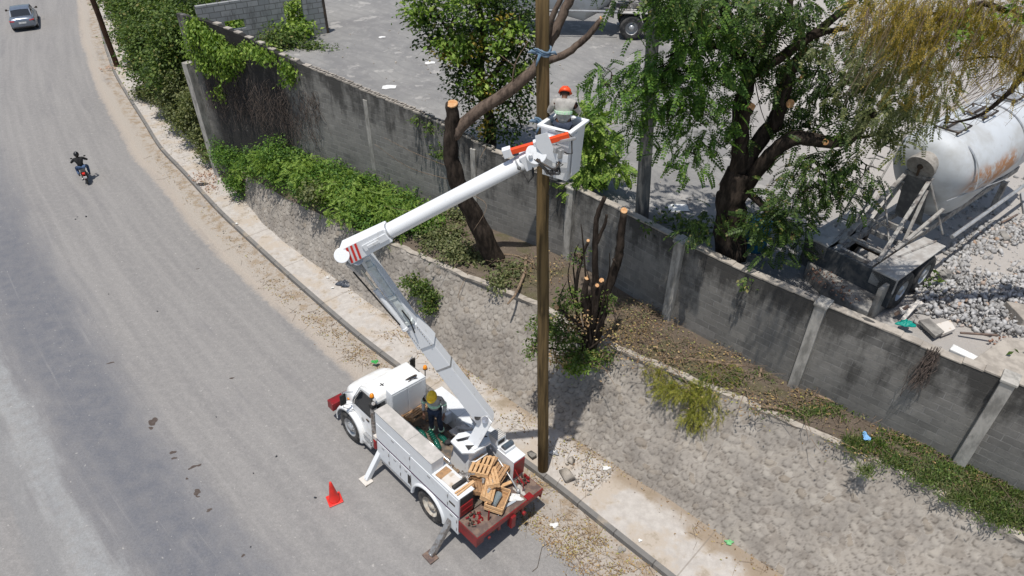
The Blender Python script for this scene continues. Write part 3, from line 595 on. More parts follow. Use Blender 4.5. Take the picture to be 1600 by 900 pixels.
[branches('twig', T1, [k_], M_stick, 5) for k_ in [([q(700, 260, Y1-.3), q(650, 240, Y1-.8), q(600, 215, Y1-1.0)], .012, .005), ([q(700, 280, Y1-.3), q(640, 262, Y1-.9), q(585, 225, Y1-1.2)], .012, .004), ([q(702, 300, Y1-.3), q(660, 330, Y1-.9), q(600, 322, Y1-1.5)], .012, .004),
   ([q(725, 300, Y1-.2), q(760, 320, Y1-.6), q(740, 360, Y1-.9)], .012, .005), ([q(800, 140, Y1-.4), q(805, 100, Y1-.5), q(825, 65, Y1-.6)], .03, .008), ([q(806, 105, Y1-.4), q(780, 85, Y1-.5)], .015, .006)]]
cut(T1, q(706, 162, Y1-.3), (-.1, -.25, 1), .17); cut(T1, q(940, 29, Y1-.5), (.8, -.1, .5), .07)

# T2: leafy tree behind the wall
b2 = P(764, 242, YZ); T2 = tree_root('leafy_tree', b2, 'dense dark green tree in the yard behind the sawn leaning trunk, its top yellow-green'); Y2 = b2.y
branches('trunk', T2, [([b2, q(765, 190, Y2), q(750, 130, Y2), q(755, 60, Y2), q(745, -10, Y2)], .24, .08), ([q(752, 140, Y2), q(790, 90, Y2-.4), q(810, 30, Y2-.5)], .11, .03), ([q(752, 120, Y2), q(710, 60, Y2+.3), q(680, 20, Y2+.3)], .10, .03), ([q(760, 170, Y2), q(800, 160, Y2-.5), q(815, 200, Y2-.8)], .06, .02)], M_bark, 9)
L2 = [(q(755, 25, Y2), (1.5, 1.2, 1.0), 150), (q(700, 40, Y2), (.9, .9, .8), 90), (q(800, 45, Y2-.3), (.9, .9, .8), 90), (q(765, 110, Y2), (1.3, 1.0, .9), 150), (q(800, 160, Y2-.4), (.8, .8, .8), 80), (q(780, 200, Y2-.4), (.8, .7, .4), 50), (q(738, 150, Y2), (.6, .6, .7), 40), (q(720, 90, Y2), (.7, .7, .6), 50), (q(825, 95, Y2-.2), (.6, .7, .8), 50), (q(660, 15, Y2+.2), (.55, .6, .6), 40), (q(672, 62, Y2+.2), (.3, .3, .35), 14), (q(740, -60, Y2), (2.0, 1.5, 1.3), 170), (q(820, -30, Y2), (1.2, 1, 1), 70)]
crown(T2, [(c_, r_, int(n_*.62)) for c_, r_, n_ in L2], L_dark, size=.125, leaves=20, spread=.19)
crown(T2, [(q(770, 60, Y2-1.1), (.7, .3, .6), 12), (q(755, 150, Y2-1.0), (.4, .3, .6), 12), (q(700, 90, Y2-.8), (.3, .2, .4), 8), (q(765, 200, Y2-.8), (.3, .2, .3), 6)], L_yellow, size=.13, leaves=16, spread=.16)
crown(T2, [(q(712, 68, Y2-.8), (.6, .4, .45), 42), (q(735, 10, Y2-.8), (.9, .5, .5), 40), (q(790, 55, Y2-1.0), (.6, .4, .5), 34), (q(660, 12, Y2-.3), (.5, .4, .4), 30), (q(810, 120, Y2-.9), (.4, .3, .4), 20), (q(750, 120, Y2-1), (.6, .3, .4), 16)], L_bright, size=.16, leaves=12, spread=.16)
branches('twig', T2, twigs(L2, 5, 1, .01, .2), M_stick, 4)

# T3: small fresh green tree behind the bucket
b3 = P(925, 297, YZ); T3 = tree_root('young_tree', b3, 'small bright green young tree in the yard just right of the bucket'); Y3 = b3.y
branches('trunk', T3, [([b3, q(925, 250, Y3), q(918, 200, Y3), q(920, 165, Y3)], .06, .02), ([q(925, 250, Y3), q(950, 235, Y3), q(975, 240, Y3-.2)], .03, .01), ([q(922, 225, Y3), q(945, 200, Y3), q(965, 190, Y3)], .03, .01), ([q(922, 240, Y3), q(905, 250, Y3), q(895, 265, Y3-.2)], .03, .01)], M_stick, 6)
L3 = [(q(922, 185, Y3), (.45, .45, .4), 46), (q(905, 215, Y3), (.4, .4, .35), 34), (q(945, 215, Y3), (.5, .45, .3), 36), (q(960, 262, Y3-.2), (.45, .4, .25), 26), (q(918, 270, Y3-.2), (.5, .4, .35), 36), (q(940, 240, Y3), (.4, .4, .3), 22), (q(898, 290, Y3-.2), (.3, .3, .2), 12)]
crown(T3, L3, L_bright, tpl=frond(6, .3, .34, .10), size=.29, leaves=4, spread=.12, down=.35)

# T4: the big tree
b4 = P(1142, 398, YZ); Y4 = b4.y; T4 = tree_root('large_tree', b4, 'large spreading tree with thick dark forking trunk and feathery leaves beside the tanker')
tr4 = branches('trunk', T4, [([b4, q(1140, 340, Y4), q(1147, 290, Y4), q(1163, 262, Y4)], .43, .31)], M_bark, 18)
branches('limb', T4, [([q(1148, 290, Y4), q(1158, 235, Y4), q(1157, 170, Y4), q(1168, 120, Y4+.2), q(1140, 60, Y4+.4), q(1128, -20, Y4+.5)], .25, .11),
   ([q(1160, 262, Y4), q(1190, 215, Y4+.1), q(1215, 180, Y4+.1), q(1228, 120, Y4), q(1253, 88, Y4-.1)], .22, .13),
   ([q(1165, 290, Y4), q(1205, 240, Y4-.4), q(1245, 215, Y4-.7), q(1290, 222, Y4-.9), q(1330, 215, Y4-1.1), q(1355, 182, Y4-1.2), q(1366, 176, Y4-1.2)], .21, .09),
   ([q(1212, 200, Y4), q(1222, 160, Y4-.2), q(1235, 120, Y4-.1)], .14, .12),
   ([q(1152, 240, Y4), q(1165, 180, Y4-.3), q(1173, 168, Y4-.35)], .15, .12),
   ([q(1168, 120, Y4+.2), q(1215, 92, Y4), q(1260, 62, Y4-.3), q(1300, 30, Y4-.3), q(1335, 0, Y4-.3)], .13, .07),
   ([q(1262, 60, Y4-.3), q(1290, 50, Y4-.4), q(1325, 44, Y4-.5)], .08, .05),
   ([q(1165, 130, Y4+.2), q(1195, 60, Y4+.2), q(1232, 20, Y4+.2), q(1230, -30, Y4+.2)], .11, .06),
   ([q(1145, 80, Y4+.3), q(1090, 70, Y4+.3), q(1040, 90, Y4)], .07, .02), ([q(1140, 60, Y4+.4), q(1080, 20, Y4+.2), q(1020, 20, Y4)], .07, .02),
   ([q(1330, 216, Y4-1.1), q(1350, 214, Y4-1.2), q(1372, 210, Y4-1.3)], .05, .03), ([q(1170, 300, Y4-.1), q(1200, 330, Y4-.8), q(1238, 368, Y4-1.2)], .11, .05)], M_bark, 12)
for x_, y_, Y_, r_, d_ in ((1258, 84, Y4-.15, .14, (.3, -.8, .4)), (1235, 162, Y4-.35, .10, (.2, -.9, .2)), (1174, 167, Y4-.42, .09, (.1, -.9, .3)), (1290, 222, Y4-1.05, .07, (0, -1, .1)), (1240, 370, Y4-1.2, .09, (.5, -.7, .1)), (1254, 120, Y4-.2, .07, (.6, -.6, .1))): cut(T4, q(x_, y_, Y_), d_, r_)
L4a = [(q(1085, 40, Y4), (1.1, 1.0, .8), 60), (q(1040, 100, Y4), (.9, .9, .7), 50), (q(985, 150, Y4-.2), (.7, .7, .45), 32), (q(1050, 130, Y4-.3), (.9, .8, .6), 44), (q(1090, 180, Y4-.4), (.9, .8, .7), 46), (q(1075, 235, Y4-.5), (.8, .7, .5), 34), (q(1110, 100, Y4-.3), (.9, .9, .9), 60), (q(1062, 10, Y4), (.8, .8, .6), 40), (q(950, 125, Y4-.1), (.45, .5, .3), 14), (q(1000, 205, Y4-.3), (.5, .5, .35), 12), (q(1045, 165, Y4-.5), (.6, .5, .4), 24)]
L4b = [(q(1160, 30, Y4+.35), (1.2, 1.1, .9), 90), (q(1220, 60, Y4+.35), (1.0, 1.0, .8), 66), (q(1190, 120, Y4+.35), (.8, .8, .7), 44), (q(1290, 100, Y4+.35), (.9, .9, .5), 34), (q(1290, 150, Y4+.35), (.9, .8, .5), 36), (q(1330, 130, Y4+.35), (.9, .8, .5), 34), (q(1270, 260, Y4-1.0), (.8, .7, .4), 34), (q(1310, 300, Y4-1.1), (.8, .6, .35), 30), (q(1240, 300, Y4-1.0), (.8, .6, .5), 34), (q(1340, 260, Y4-1.2), (.6, .5, .3), 20), (q(1230, 190, Y4+.35), (.6, .5, .4), 20), (q(1160, 200, Y4+.35), (.5, .5, .5), 16), (q(1350, 190, Y4-1.3), (.6, .5, .4), 22), (q(1270, 190, Y4+.35), (.6, .5, .4), 18)]
L4c = [(q(1140, -60, Y4), (3.0, 2.0, 1.2), 180), (q(1280, -30, Y4), (1.8, 1.4, .8), 60)]
crown(T4, L4a, L_fresh, tpl=FROND, size=.34, leaves=3, spread=.16, down=.45)
L4d = [(q(1380, 150, Y4-1.3), (.9, .8, .5), 34), (q(1420, 185, Y4-1.5), (.7, .6, .45), 28), (q(1370, 90, Y4-1), (1.0, .8, .5), 34), (q(1440, 120, Y4-1.6), (.9, .7, .5), 30), (q(1430, 60, Y4-1.4), (1.1, .8, .5), 34), (q(1330, 60, Y4-.6), (1.0, .8, .4), 24), (q(1395, 215, Y4-1.5), (.5, .4, .3), 12)]
crown(T4, L4d, L_olive, tpl=FROND, size=.30, leaves=3, spread=.16, down=.7)
crown(T4, L4b+L4c, L_dark, tpl=FROND, size=.34, leaves=3, spread=.16, down=.5)
crown(T4, [(q(1195, 345, Y4-.9), (.6, .5, .5), 32), (q(1230, 345, Y4-1.0), (.7, .5, .4), 32), (q(1215, 380, Y4-1.0), (.7, .4, .3), 24), (q(1125, 352, Y4-.55), (.25, .2, .4), 8), (q(1090, 355, Y4-.6), (.4, .4, .3), 12)], L_dark, tpl=FROND, size=.32, leaves=3, spread=.15, down=.4)
branches('twig', T4, twigs(L4a, 4, 1, .009, .1)+twigs(L4b, 5, 1, .009, .2), M_bark, 4)['kind'] = 'stuff'

# T5: weeping yellowing branches from a tree outside the frame on the right
Y5 = 11.6; b5 = Vector((13.2, 12.6, YZ)); T5 = tree_root('weeping_tree', b5, 'tree with yellowing weeping foliage hanging into the upper right corner over the tanker')
branches('trunk', T5, [([b5, (13.0, 12.5, 8), (12.3, 12.2, 10.5), (11.6, 12.0, 12.6)], .28, .12), ([(12.6, 12.3, 9.6), q(1640, 70, Y5), q(1600, 118, Y5), q(1560, 160, Y5), q(1520, 185, Y5), q(1475, 192, Y5)], .09, .012), ([(12.3, 12.2, 10.5), q(1580, 20, Y5), q(1500, 15, Y5), q(1420, 30, Y5)], .07, .015), ([(12.0, 12.1, 11.6), q(1540, -30, Y5), q(1440, -20, Y5)], .06, .02), ([q(1600, 118, Y5), q(1560, 90, Y5), q(1500, 95, Y5)], .03, .01)], M_bark, 9)
wt = []
for _ in range(190):
    x_ = random.uniform(1350, 1640); y_ = random.uniform(-40, 60); Y_ = Y5+random.uniform(-.8, .8); a = q(x_, y_, Y_); l = random.uniform(.5, 1.5); e_ = a+Vector((random.uniform(-.5, .1), random.uniform(-.2, .2), -l)); wt.append(([a, (a+e_)/2+Vector((.08, 0, .1)), e_], .006, .0025))
for _ in range(40):
    a = q(random.uniform(1500, 1620), random.uniform(90, 170), Y5); e_ = a+Vector((random.uniform(-.6, -.1), random.uniform(-.2, .2), -random.uniform(.2, .7))); wt.append(([a, (a+e_)/2, e_], .006, .0025))
branches('twig', T5, wt, M_stick, 4)
L5 = [(q(1500, 55, Y5), (1.2, .6, .45), 70), (q(1540, 0, Y5), (1.2, .6, .4), 60), (q(1440, 10, Y5), (.9, .6, .3), 60), (q(1395, 30, Y5), (.6, .5, .3), 36), (q(1450, 50, Y5), (.6, .6, .4), 50), (q(1500, 30, Y5), (.7, .6, .4), 60), (q(1570, 30, Y5), (.7, .6, .45), 64), (q(1420, 100, Y5+.2), (.45, .5, .4), 32), (q(1470, 130, Y5), (.4, .5, .45), 28), (q(1560, 90, Y5), (.5, .5, .4), 36), (q(1600, 60, Y5), (.5, .5, .4), 34), (q(1370, 10, Y5), (.5, .5, .3), 34), (q(1600, 130, Y5), (.35, .4, .3), 12)]
crown(T5, L5, L_yellow, tpl=FEATHER, size=.24, leaves=3, spread=.14, down=.8)
crown(T5, [(q(1400, 90, Y5+.4), (.5, .4, .5), 28), (q(1440, 130, Y5+.4), (.4, .4, .4), 22), (q(1420, 165, Y5+.3), (.4, .35, .35), 18), (q(1500, 50, Y5+.3), (.9, .4, .35), 30), (q(1580, 60, Y5+.3), (.6, .4, .4), 26), (q(1380, 50, Y5+.3), (.5, .4, .4), 24)], L_olive, tpl=FEATHER, size=.26, leaves=2, spread=.13, down=.8)
crown(T5, [(q(1500, 52, Y5-.4), (.22, .2, .2), 10), (q(1590, 15, Y5-.3), (.3, .2, .2), 10)], L_bright, size=.1, leaves=10, spread=.08)

# T6: pollarded multi-stem tree on the terrace
b6 = P(918, 548, 2.72); Y6 = b6.y; T6 = tree_root('pollarded_tree', b6, 'multi-stemmed tree beside the pole cut back to bare dark stems with fresh sawn ends')
st6 = [([b6, q(920, 505, Y6), q(922, 470, Y6-.1), q(935, 445, Y6-.1)], .17, .09), ([b6+Vector((.1, .05, 0)), q(938, 500, Y6+.1), q(950, 450, Y6+.2), q(966, 405, Y6+.2), q(970, 370, Y6+.2), q(975, 332, Y6+.2)], .15, .085),
  ([q(926, 500, Y6), q(930, 440, Y6+.05), q(930, 370, Y6+.05), q(934, 335, Y6+.05), q(945, 308, Y6)], .10, .05), ([q(932, 380, Y6+.05), q(945, 350, Y6), q(948, 335, Y6)], .05, .03), ([q(915, 520, Y6-.1), q(895, 500, Y6-.3), q(872, 482, Y6-.4)], .08, .05),
  ([q(905, 515, Y6-.1), q(900, 450, Y6-.1), q(910, 400, Y6), q(919, 378, Y6)], .06, .035), ([q(918, 510, Y6-.15), q(912, 470, Y6-.25), q(917, 436, Y6-.3)], .10, .07), ([q(925, 510, Y6-.15), q(932, 470, Y6-.2), q(940, 440, Y6-.2)], .10, .07), ([q(955, 440, Y6+.2), q(965, 420, Y6+.1), q(958, 405, Y6)], .04, .03)]+[([b6+Vector((random.uniform(-.15, .15), random.uniform(-.2, .1), .1)), q(x_, y_+40, Y6-random.uniform(-.2, .4)), q(x_+random.uniform(-10, 10), y_, Y6-random.uniform(-.2, .5))], .035, .008) for x_, y_ in ((860, 470), (876, 440), (890, 410), (896, 380), (845, 500), (905, 455), (925, 420), (950, 395), (960, 470), (870, 520), (885, 480), (948, 440), (912, 350))]
branches('trunk', T6, st6, M_bark, 10)
for x_, y_, Y_, r_ in ((917, 434, Y6-.32, .062), (940, 438, Y6-.22, .062), (933, 446, Y6-.3, .05), (870, 480, Y6-.42, .06), (919, 376, Y6, .04), (975, 329, Y6+.2, .085)): cut(T6, q(x_, y_, Y_), (random.uniform(-.3, .2), -.45, .8), r_)
L6 = [(q(880, 520, Y6-.3), (.5, .35, .45), 60), (q(905, 560, Y6-.45), (.55, .3, .3), 66), (q(850, 510, Y6-.3), (.35, .3, .4), 34), (q(890, 470, Y6-.2), (.35, .3, .35), 30), (q(835, 545, Y6-.4), (.25, .2, .3), 16), (q(940, 555, Y6-.2), (.3, .2, .2), 16), (q(905, 400, Y6), (.15, .15, .22), 8), (q(948, 470, Y6), (.2, .2, .3), 12)]
crown(T6, L6, L_mid, size=.085, leaves=16, spread=.1)
crown(T6, [(q(905, 572, Y6-.6), (.5, .2, .18), 40)], L_bright, size=.08, leaves=14, spread=.09)
crown(T6, [(q(900, 500, Y6-.4), (.4, .25, .5), 16), (q(870, 560, Y6-.5), (.4, .2, .25), 14), (q(950, 520, Y6), (.25, .2, .3), 8)], L_litter, size=.08, leaves=14, spread=.12)
branches('twig', T6, twigs(L6, 20, 1, .006), M_stick, 4)['kind'] = 'stuff'

# ================================================================ UNDERGROWTH
def mass(name, lst, m, label, cat, **kw):
    o = foliage(name, lst, m, None, **kw); return tag(o, label, cat, kind='stuff')
S = lambda x, y, z, r, n: (tuple(P(x, y, z)), r, n)
mass('undergrowth', [S(365, 250, 1.6, (.6, .6, .5), 60), S(372, 285, .9, (.45, .4, .45), 45), S(410, 250, 2.2, (.9, .9, .45), 110), S(445, 272, 2.3, (.9, .8, .45), 70), S(490, 290, 2.6, (.9, .8, .5), 120), S(470, 250, 2.8, (.9, .9, .45), 90), S(530, 300, 2.8, (.9, .8, .5), 120), S(520, 275, 3.0, (.8, .8, .5), 80), S(570, 300, 3.0, (.9, .8, .5), 110), S(570, 330, 2.7, (.9, .7, .4), 100), S(620, 320, 3.0, (.8, .7, .45), 90), S(655, 340, 3.0, (.8, .7, .4), 80), S(610, 350, 2.7, (.8, .5, .35), 80), S(430, 240, 3.0, (.5, .5, .6), 50), S(345, 235, 1.6, (.35, .5, .6), 36)], L_fresh, 'thick green weeds and low bushes filling the terrace below the mouldy wall', 'undergrowth', size=.10, leaves=30, spread=.2, shell=.3)
mass('undergrowth', [S(420, 250, 2.7, (.9, .6, .3), 80), S(480, 262, 3.1, (.9, .6, .3), 80), S(530, 290, 3.15, (1., .7, .3), 110), S(590, 310, 3.2, (.9, .7, .25), 90), S(380, 262, 1.9, (.4, .4, .3), 30), S(650, 335, 3.1, (.8, .5, .25), 60), S(500, 275, 3.1, (.9, .6, .25), 60), S(560, 300, 3.2, (1.0, .7, .25), 70), S(455, 255, 2.9, (.7, .6, .25), 44), S(540, 332, 2.8, (.7, .3, .25), 40), S(610, 330, 3.2, (.6, .5, .2), 30), S(600, 365, 2.7, (.5, .2, .2), 24)], L_bright, 'pale green fern-like weeds on top of the terrace bushes', 'undergrowth', tpl=FROND, size=.22, leaves=4, spread=.16)
mass('undergrowth', [S(690, 370, 2.85, (.8, .6, .3), 80), S(715, 395, 2.8, (.5, .4, .25), 50), S(740, 405, 2.7, (.3, .3, .2), 24), S(735, 330, 3.0, (.8, .6, .3), 50), S(800, 425, 2.8, (.5, .4, .15), 40), S(775, 440, 2.8, (.35, .25, .12), 20), S(490, 300, 3.0, (.4, .3, .3), 40)], L_olive, 'greyish green ground weeds around the foot of the leaning trunk', 'undergrowth', size=.11, leaves=18, spread=.16, shell=.2)
mass('slope_weeds', [(tuple(P(655, 452, 1.75)), (.35, .2, .32), 50), (tuple(P(672, 470, 1.5)), (.3, .15, .3), 40), (tuple(P(640, 440, 1.9)), (.25, .15, .2), 22), (tuple(P(670, 485, 1.3)), (.2, .12, .15), 18)], L_mid, 'tuft of green weeds growing out of the cobbled slope behind the raised boom', 'weeds', size=.10, leaves=12, spread=.1, down=-.6)
BLADE = np.array([[[0, -.05, 0], [.5, -.07, .02], [1, 0, -.12], [.5, .07, .02]]])
for m_, seed_, lab_ in ((L_mid, 1, 'green grass tufts spilling over the lip of the cobbled slope at the right'), (L_olive, 2, 'dry olive grass mixed in along the slope lip at the right')):
    gl = []
    for x_, y_, sx_, sy_, n_ in [(1345, 700, 16, 6, 14), (1400, 722, 26, 8, 26), (1465, 748, 28, 10, 40), (1520, 776, 30, 12, 60), (1575, 802, 24, 12, 60), (1545, 755, 40, 12, 30), (1590, 775, 20, 14, 34), (1355, 738, 10, 5, 10), (1255, 645, 14, 5, 8), (1330, 690, 18, 6, 12), (1500, 735, 40, 10, 20)]:
        for _ in range(n_): gl.append(tuple(P(x_+random.gauss(0, sx_*.8), y_+random.gauss(0, sy_*.7), 2.88)))
    gl = np.repeat(np.array(gl), 15, 0)+rng.normal(size=(len(gl)*15, 3))*[.07, .07, .01]; n = len(gl); V, F = scatter(BLADE, gl, rotm(rng.uniform(0, 6.28, n), -.75+rng.normal(size=n)*.45, rng.normal(size=n)*.4), rng.uniform(.06, .19, n)); tag(fast_mesh('slope_grass', V, F, m_), lab_, 'grass', kind='stuff')
mass('slope_weed_leaves', [(tuple(P(1410, 728, 2.88)), (.4, .2, .06), 16), (tuple(P(1475, 755, 2.88)), (.4, .2, .06), 16), (tuple(P(1540, 790, 2.85)), (.5, .25, .08), 34), (tuple(P(1590, 815, 2.85)), (.4, .25, .08), 26), (tuple(P(1470, 735, 2.95)), (.3, .2, .06), 10), (tuple(P(1265, 590, 2.95)), (.15, .12, .08), 5)], L_mid, 'small broad-leaved weeds among the grass on the slope lip', 'weeds', size=.06, leaves=12, spread=.08, down=-.2)
mass('hill_shrubs', [(tuple(P(x_, y_, z_)), r_, n_) for x_, y_, z_, r_, n_ in [(205, 10, 2.5, (1.6, 1.4, 1.2), 150), (240, 15, 4.5, (1.8, 1.6, 1.3), 160), (275, 5, 5.5, (1.8, 1.6, 1.0), 130), (215, 50, 2.0, (1.3, 1.2, 1.2), 140), (250, 60, 3.5, (1.6, 1.4, 1.4), 160), (285, 55, 5.0, (1.4, 1.2, 1.2), 130), (240, 100, 2.2, (1.2, 1.1, 1.2), 130), (275, 105, 3.5, (1.3, 1.2, 1.3), 140), (180, -15, 2.0, (1.4, 1.4, 1.2), 110), (300, 10, 6, (1.3, 1, .8), 70), (225, -25, 4, (2, 2, 1.4), 120)]], L_mid, 'dense bright green bushes rising from the far sidewalk up to the corner of the tall wall', 'bushes', size=.17, leaves=40, spread=.33, shell=.35)
mass('hill_shrubs', [(tuple(P(x_, y_, z_)), r_, n_) for x_, y_, z_, r_, n_ in [(255, 140, 1.6, (.9, .8, .9), 110), (280, 165, 1.6, (.9, .8, .9), 110), (290, 130, 3.0, (1.0, .9, 1.0), 110), (300, 190, 1.4, (.7, .6, .8), 80), (310, 160, 2.6, (.7, .7, .9), 70), (222, 143, .5, (.5, .35, .25), 30), (318, 215, 1.2, (.45, .4, .6), 44), (328, 240, .7, (.35, .3, .4), 24)]], L_olive, 'dusty olive bushes overhanging the low wall beside the broken corner pillar', 'bushes', size=.13, leaves=34, spread=.22, shell=.35)
mass('hill_shrub_shadow', [(tuple(P(x_, y_, z_)), r_, n_) for x_, y_, z_, r_, n_ in [(240, 60, 3, (2.0, 1.4, 1.2), 120), (270, 120, 2.4, (1.4, 1.0, 1.2), 90), (230, 10, 3.4, (2.0, 2, 1.2), 90)]], L_dark, 'dark foliage standing in for shade inside the bushes beside the far sidewalk', 'bushes', size=.24, leaves=18, spread=.34, shell=.1)  # dark leaf colour puts the shade inside the bushes
mass('top_shrubs', [(tuple(P(x_, y_, YZ+.5)), r_, n_) for x_, y_, r_, n_ in [(330, 0, (2, 1.2, .6), 110), (300, -10, (2.2, 1.6, .8), 90), (370, 42, (1.0, .6, .5), 60), (462, 20, (.6, .5, .9), 60), (460, 45, (.8, .5, .4), 40)]], L_bright, 'yellow-green creepers growing inside the roofless ruin', 'creepers', size=.2, leaves=16, spread=.25)
mass('yard_weeds', [(tuple(P(x_, y_, YZ+z_)), r_, n_) for x_, y_, z_, r_, n_ in [(438, 60, .4, (.8, .6, .5), 60), (420, 70, .3, (.6, .5, .4), 40), (470, 72, .1, (1.0, .3, .12), 30), (500, 75, .05, (.9, .25, .08), 18), (1085, 362, .1, (.5, .4, .2), 24), (1040, 340, .1, (.2, .2, .15), 8), (700, 235, .2, (.4, .3, .2), 20), (1590, 575, .2, (.3, .2, .15), 14), (1450, 440, .1, (.2, .2, .08), 8)]], L_mid, 'scattered green weeds growing along the yard edge behind the wall', 'weeds', size=.14, leaves=14, spread=.18)
# creepers over the tall wall's left end
def wallblob(x, y, r, n, o=.12):
    s_, z_, p = on_wall(x, y); nn_ = Vector(wall.nrm(s_)); return (tuple(p-nn_*o), r, n)
vn = foliage('wall_creeper', [wallblob(*a) for a in [(320, 50, (.55, .3, .4), 90), (345, 70, (.6, .3, .45), 90), (370, 85, (.55, .3, .4), 70), (330, 95, (.5, .25, .5), 66), (360, 110, (.35, .2, .3), 30), (395, 75, (.4, .3, .2), 34), (420, 85, (.4, .3, .2), 26), (455, 105, (.3, .2, .25), 26), (458, 122, (.15, .12, .2), 12), (305, 75, (.2, .2, .5), 30), (345, 140, (.15, .1, .4), 14), (312, 40, (.4, .3, .2), 40)]], L_bright, None, size=.13, leaves=17, spread=.15, down=.9)
tag(vn, 'bright green creeper hanging over the left end of the tall dark wall', 'creeper', kind='stuff')
dv = []
for _ in range(420):
    x_ = random.uniform(322, 500); y_ = random.uniform(95+(x_-320)*.25, 150+(x_-320)*.35); s_, z_, p = on_wall(x_, y_); nn_ = Vector(wall.nrm(max(s_, .1))); p = p-nn_*random.uniform(.02, .12)
    pts = [p]; 
    for k in range(5): pts.append(pts[-1]+Vector((random.uniform(-.16, .16), random.uniform(-.1, .06), -random.uniform(.05, .35))))
    dv.append((pts, .008, .004))
mb = MB()
for pts, a_, b_ in dv: mb.tube(pts, [a_]*3+[b_]*3, 4, cap=False)
M_deadvine = simple('dead_vine', (.13, .10, .085), (.06, .05, .045), 12, .95)
tag(mb.build('dead_vines', M_deadvine), 'tangle of dry brown vines clinging to the dark left part of the tall wall', 'vines', kind='stuff')
mass('wall_top_creeper', [wallblob(x_, y_, r_, n_, .0) for x_, y_, r_, n_ in [(660, 188, (.3, .3, .12), 14), (680, 198, (.3, .25, .15), 14), (1010, 352, (.15, .2, .1), 5), (1170, 440, (.2, .15, .15), 6)]], L_mid, 'thin green creeper on the wall top left of the leaning trunk', 'creeper', size=.12, leaves=10, spread=.1)
hb = [(tuple(P(x_, y_, z_)), r_, n_) for x_, y_, z_, r_, n_ in [(1035, 590, 2.6, (.3, .25, .2), 36), (1070, 610, 2.75, (.4, .25, .15), 34), (1090, 635, 2.4, (.25, .2, .25), 30), (1105, 600, 2.9, (.35, .3, .12), 26), (1140, 598, 2.9, (.35, .25, .12), 24), (1100, 660, 2.0, (.18, .15, .25), 20), (1080, 675, 1.6, (.15, .12, .2), 12), (1062, 695, 1.2, (.12, .1, .15), 8), (1020, 575, 2.8, (.3, .2, .15), 20), (1050, 610, 2.6, (.45, .2, .25), 60), (1100, 615, 2.7, (.5, .25, .2), 60), (1085, 650, 2.2, (.25, .15, .3), 40), (1130, 580, 2.95, (.5, .25, .12), 40), (1120, 640, 2.4, (.2, .15, .2), 22)]]
hbo = mass('cut_branches', hb, leafmat('leaf_wilting', [(0, (.10, .12, .025)), (.5, (.2, .2, .04)), (1, (.34, .30, .07))]), 'wilting yellow-green cut branches draped over the cobbled slope right of the pole', 'cut branches', tpl=FEATHER, size=.22, leaves=3, spread=.08, down=.6)
# fallen sticks and logs
M_log = M_bark2
def logs(name, lst, label, cat, m=M_stick, group=None):
    for i, (pts, r0, r1, lab) in enumerate(lst):
        q_, rr = limb(pts, r0, r1); mb = MB(); mb.tube(q_, rr, 8, jit=.1); tag(mb.build(name, m, smooth=True), lab, cat, group)
T = lambda x, y, z=2.9: P(x, y, z)
logs('fallen_branch', [([T(822, 400), T(818, 430), T(805, 460), T(793, 475, 2.85)], .06, .03, 'pale fallen branch lying across the terrace soil left of the pole'),
  ([T(760, 400), T(800, 398), T(836, 412)], .035, .02, 'thin dead branch on bare soil between leaning trunk and pole'),
  ([T(1050, 560), T(1090, 562), T(1130, 568), T(1165, 572)], .05, .03, 'long dark dead branch lying along the wall foot above the cut branches'),
  ([T(1190, 635), T(1215, 638), T(1240, 645)], .045, .03, 'short dark log near the slope lip below the second pillar'),
  ([T(1190, 575, 3.0), T(1184, 600, 2.85), T(1180, 622, 2.8)], .04, .03, 'pale broken stake standing on the terrace among the cut branches'),
  ([T(1275, 618), T(1310, 630), T(1330, 640)], .05, .03, 'half-buried dead root at the foot of the wall right of the middle pillar'),
  ([P(715, 465, 2.0), P(722, 445, 2.35), P(735, 420, 2.75)], .012, .006, 'dark twig hanging over the top of the cobbled slope'),
  ([P(1075, 605, 2.85), P(1085, 640, 2.3), P(1078, 690, 1.4)], .02, .008, 'bare pale stick hanging down the slope through the wilting branches'),
  ([P(1050, 575, 3), P(1075, 600, 2.9), P(1100, 640, 2.35)], .014, .006, 'thin bare stick resting slantwise on the wilting branches')], '', 'branch')
# ================================================================ PEOPLE
def skin_mesh(nodes, edges, root=0, sub=1):
    me = bpy.data.meshes.new('tmp'); me.from_pydata([n[:3] for n in nodes], edges, []); o = bpy.data.objects.new('tmp', me); C.objects.link(o)
    md = o.modifiers.new('s', 'SKIN'); md.use_smooth_shade = True; ss = o.modifiers.new('u', 'SUBSURF'); ss.levels = sub; ss.render_levels = sub
    for i, n in enumerate(nodes):
        r = n[3]; o.data.skin_vertices[0].data[i].radius = r if hasattr(r, '__len__') else (r, r)
    o.data.skin_vertices[0].data[root].use_root = True
    bpy.context.view_layer.update(); ev = o.evaluated_get(bpy.context.evaluated_depsgraph_get()); out = bpy.data.meshes.new_from_object(ev)
    C.objects.unlink(o); bpy.data.objects.remove(o); return out
def skin_obj(name, chains, m, parent, sub=1, extra=None):
    """chains: dict name->(x,y,z,r); edges by name pairs"""
    names, edges = chains; ks = list(names); me = skin_mesh([names[k] for k in ks], [(ks.index(a), ks.index(b)) for a, b in edges], 0, sub)
    if extra:
        bm = bmesh.new(); bm.from_mesh(me)
        for c, r in extra:
            q_ = bmesh.ops.create_uvsphere(bm, u_segments=10, v_segments=7, radius=1); bmesh.ops.transform(bm, matrix=Matrix.Translation(c)@Matrix.Diagonal((*r, 1)), verts=q_['verts'])
        bm.to_mesh(me); bm.free()
    me.name = name; o = bpy.data.objects.new(name, me); finish(o, m, parent, True, 0); return o
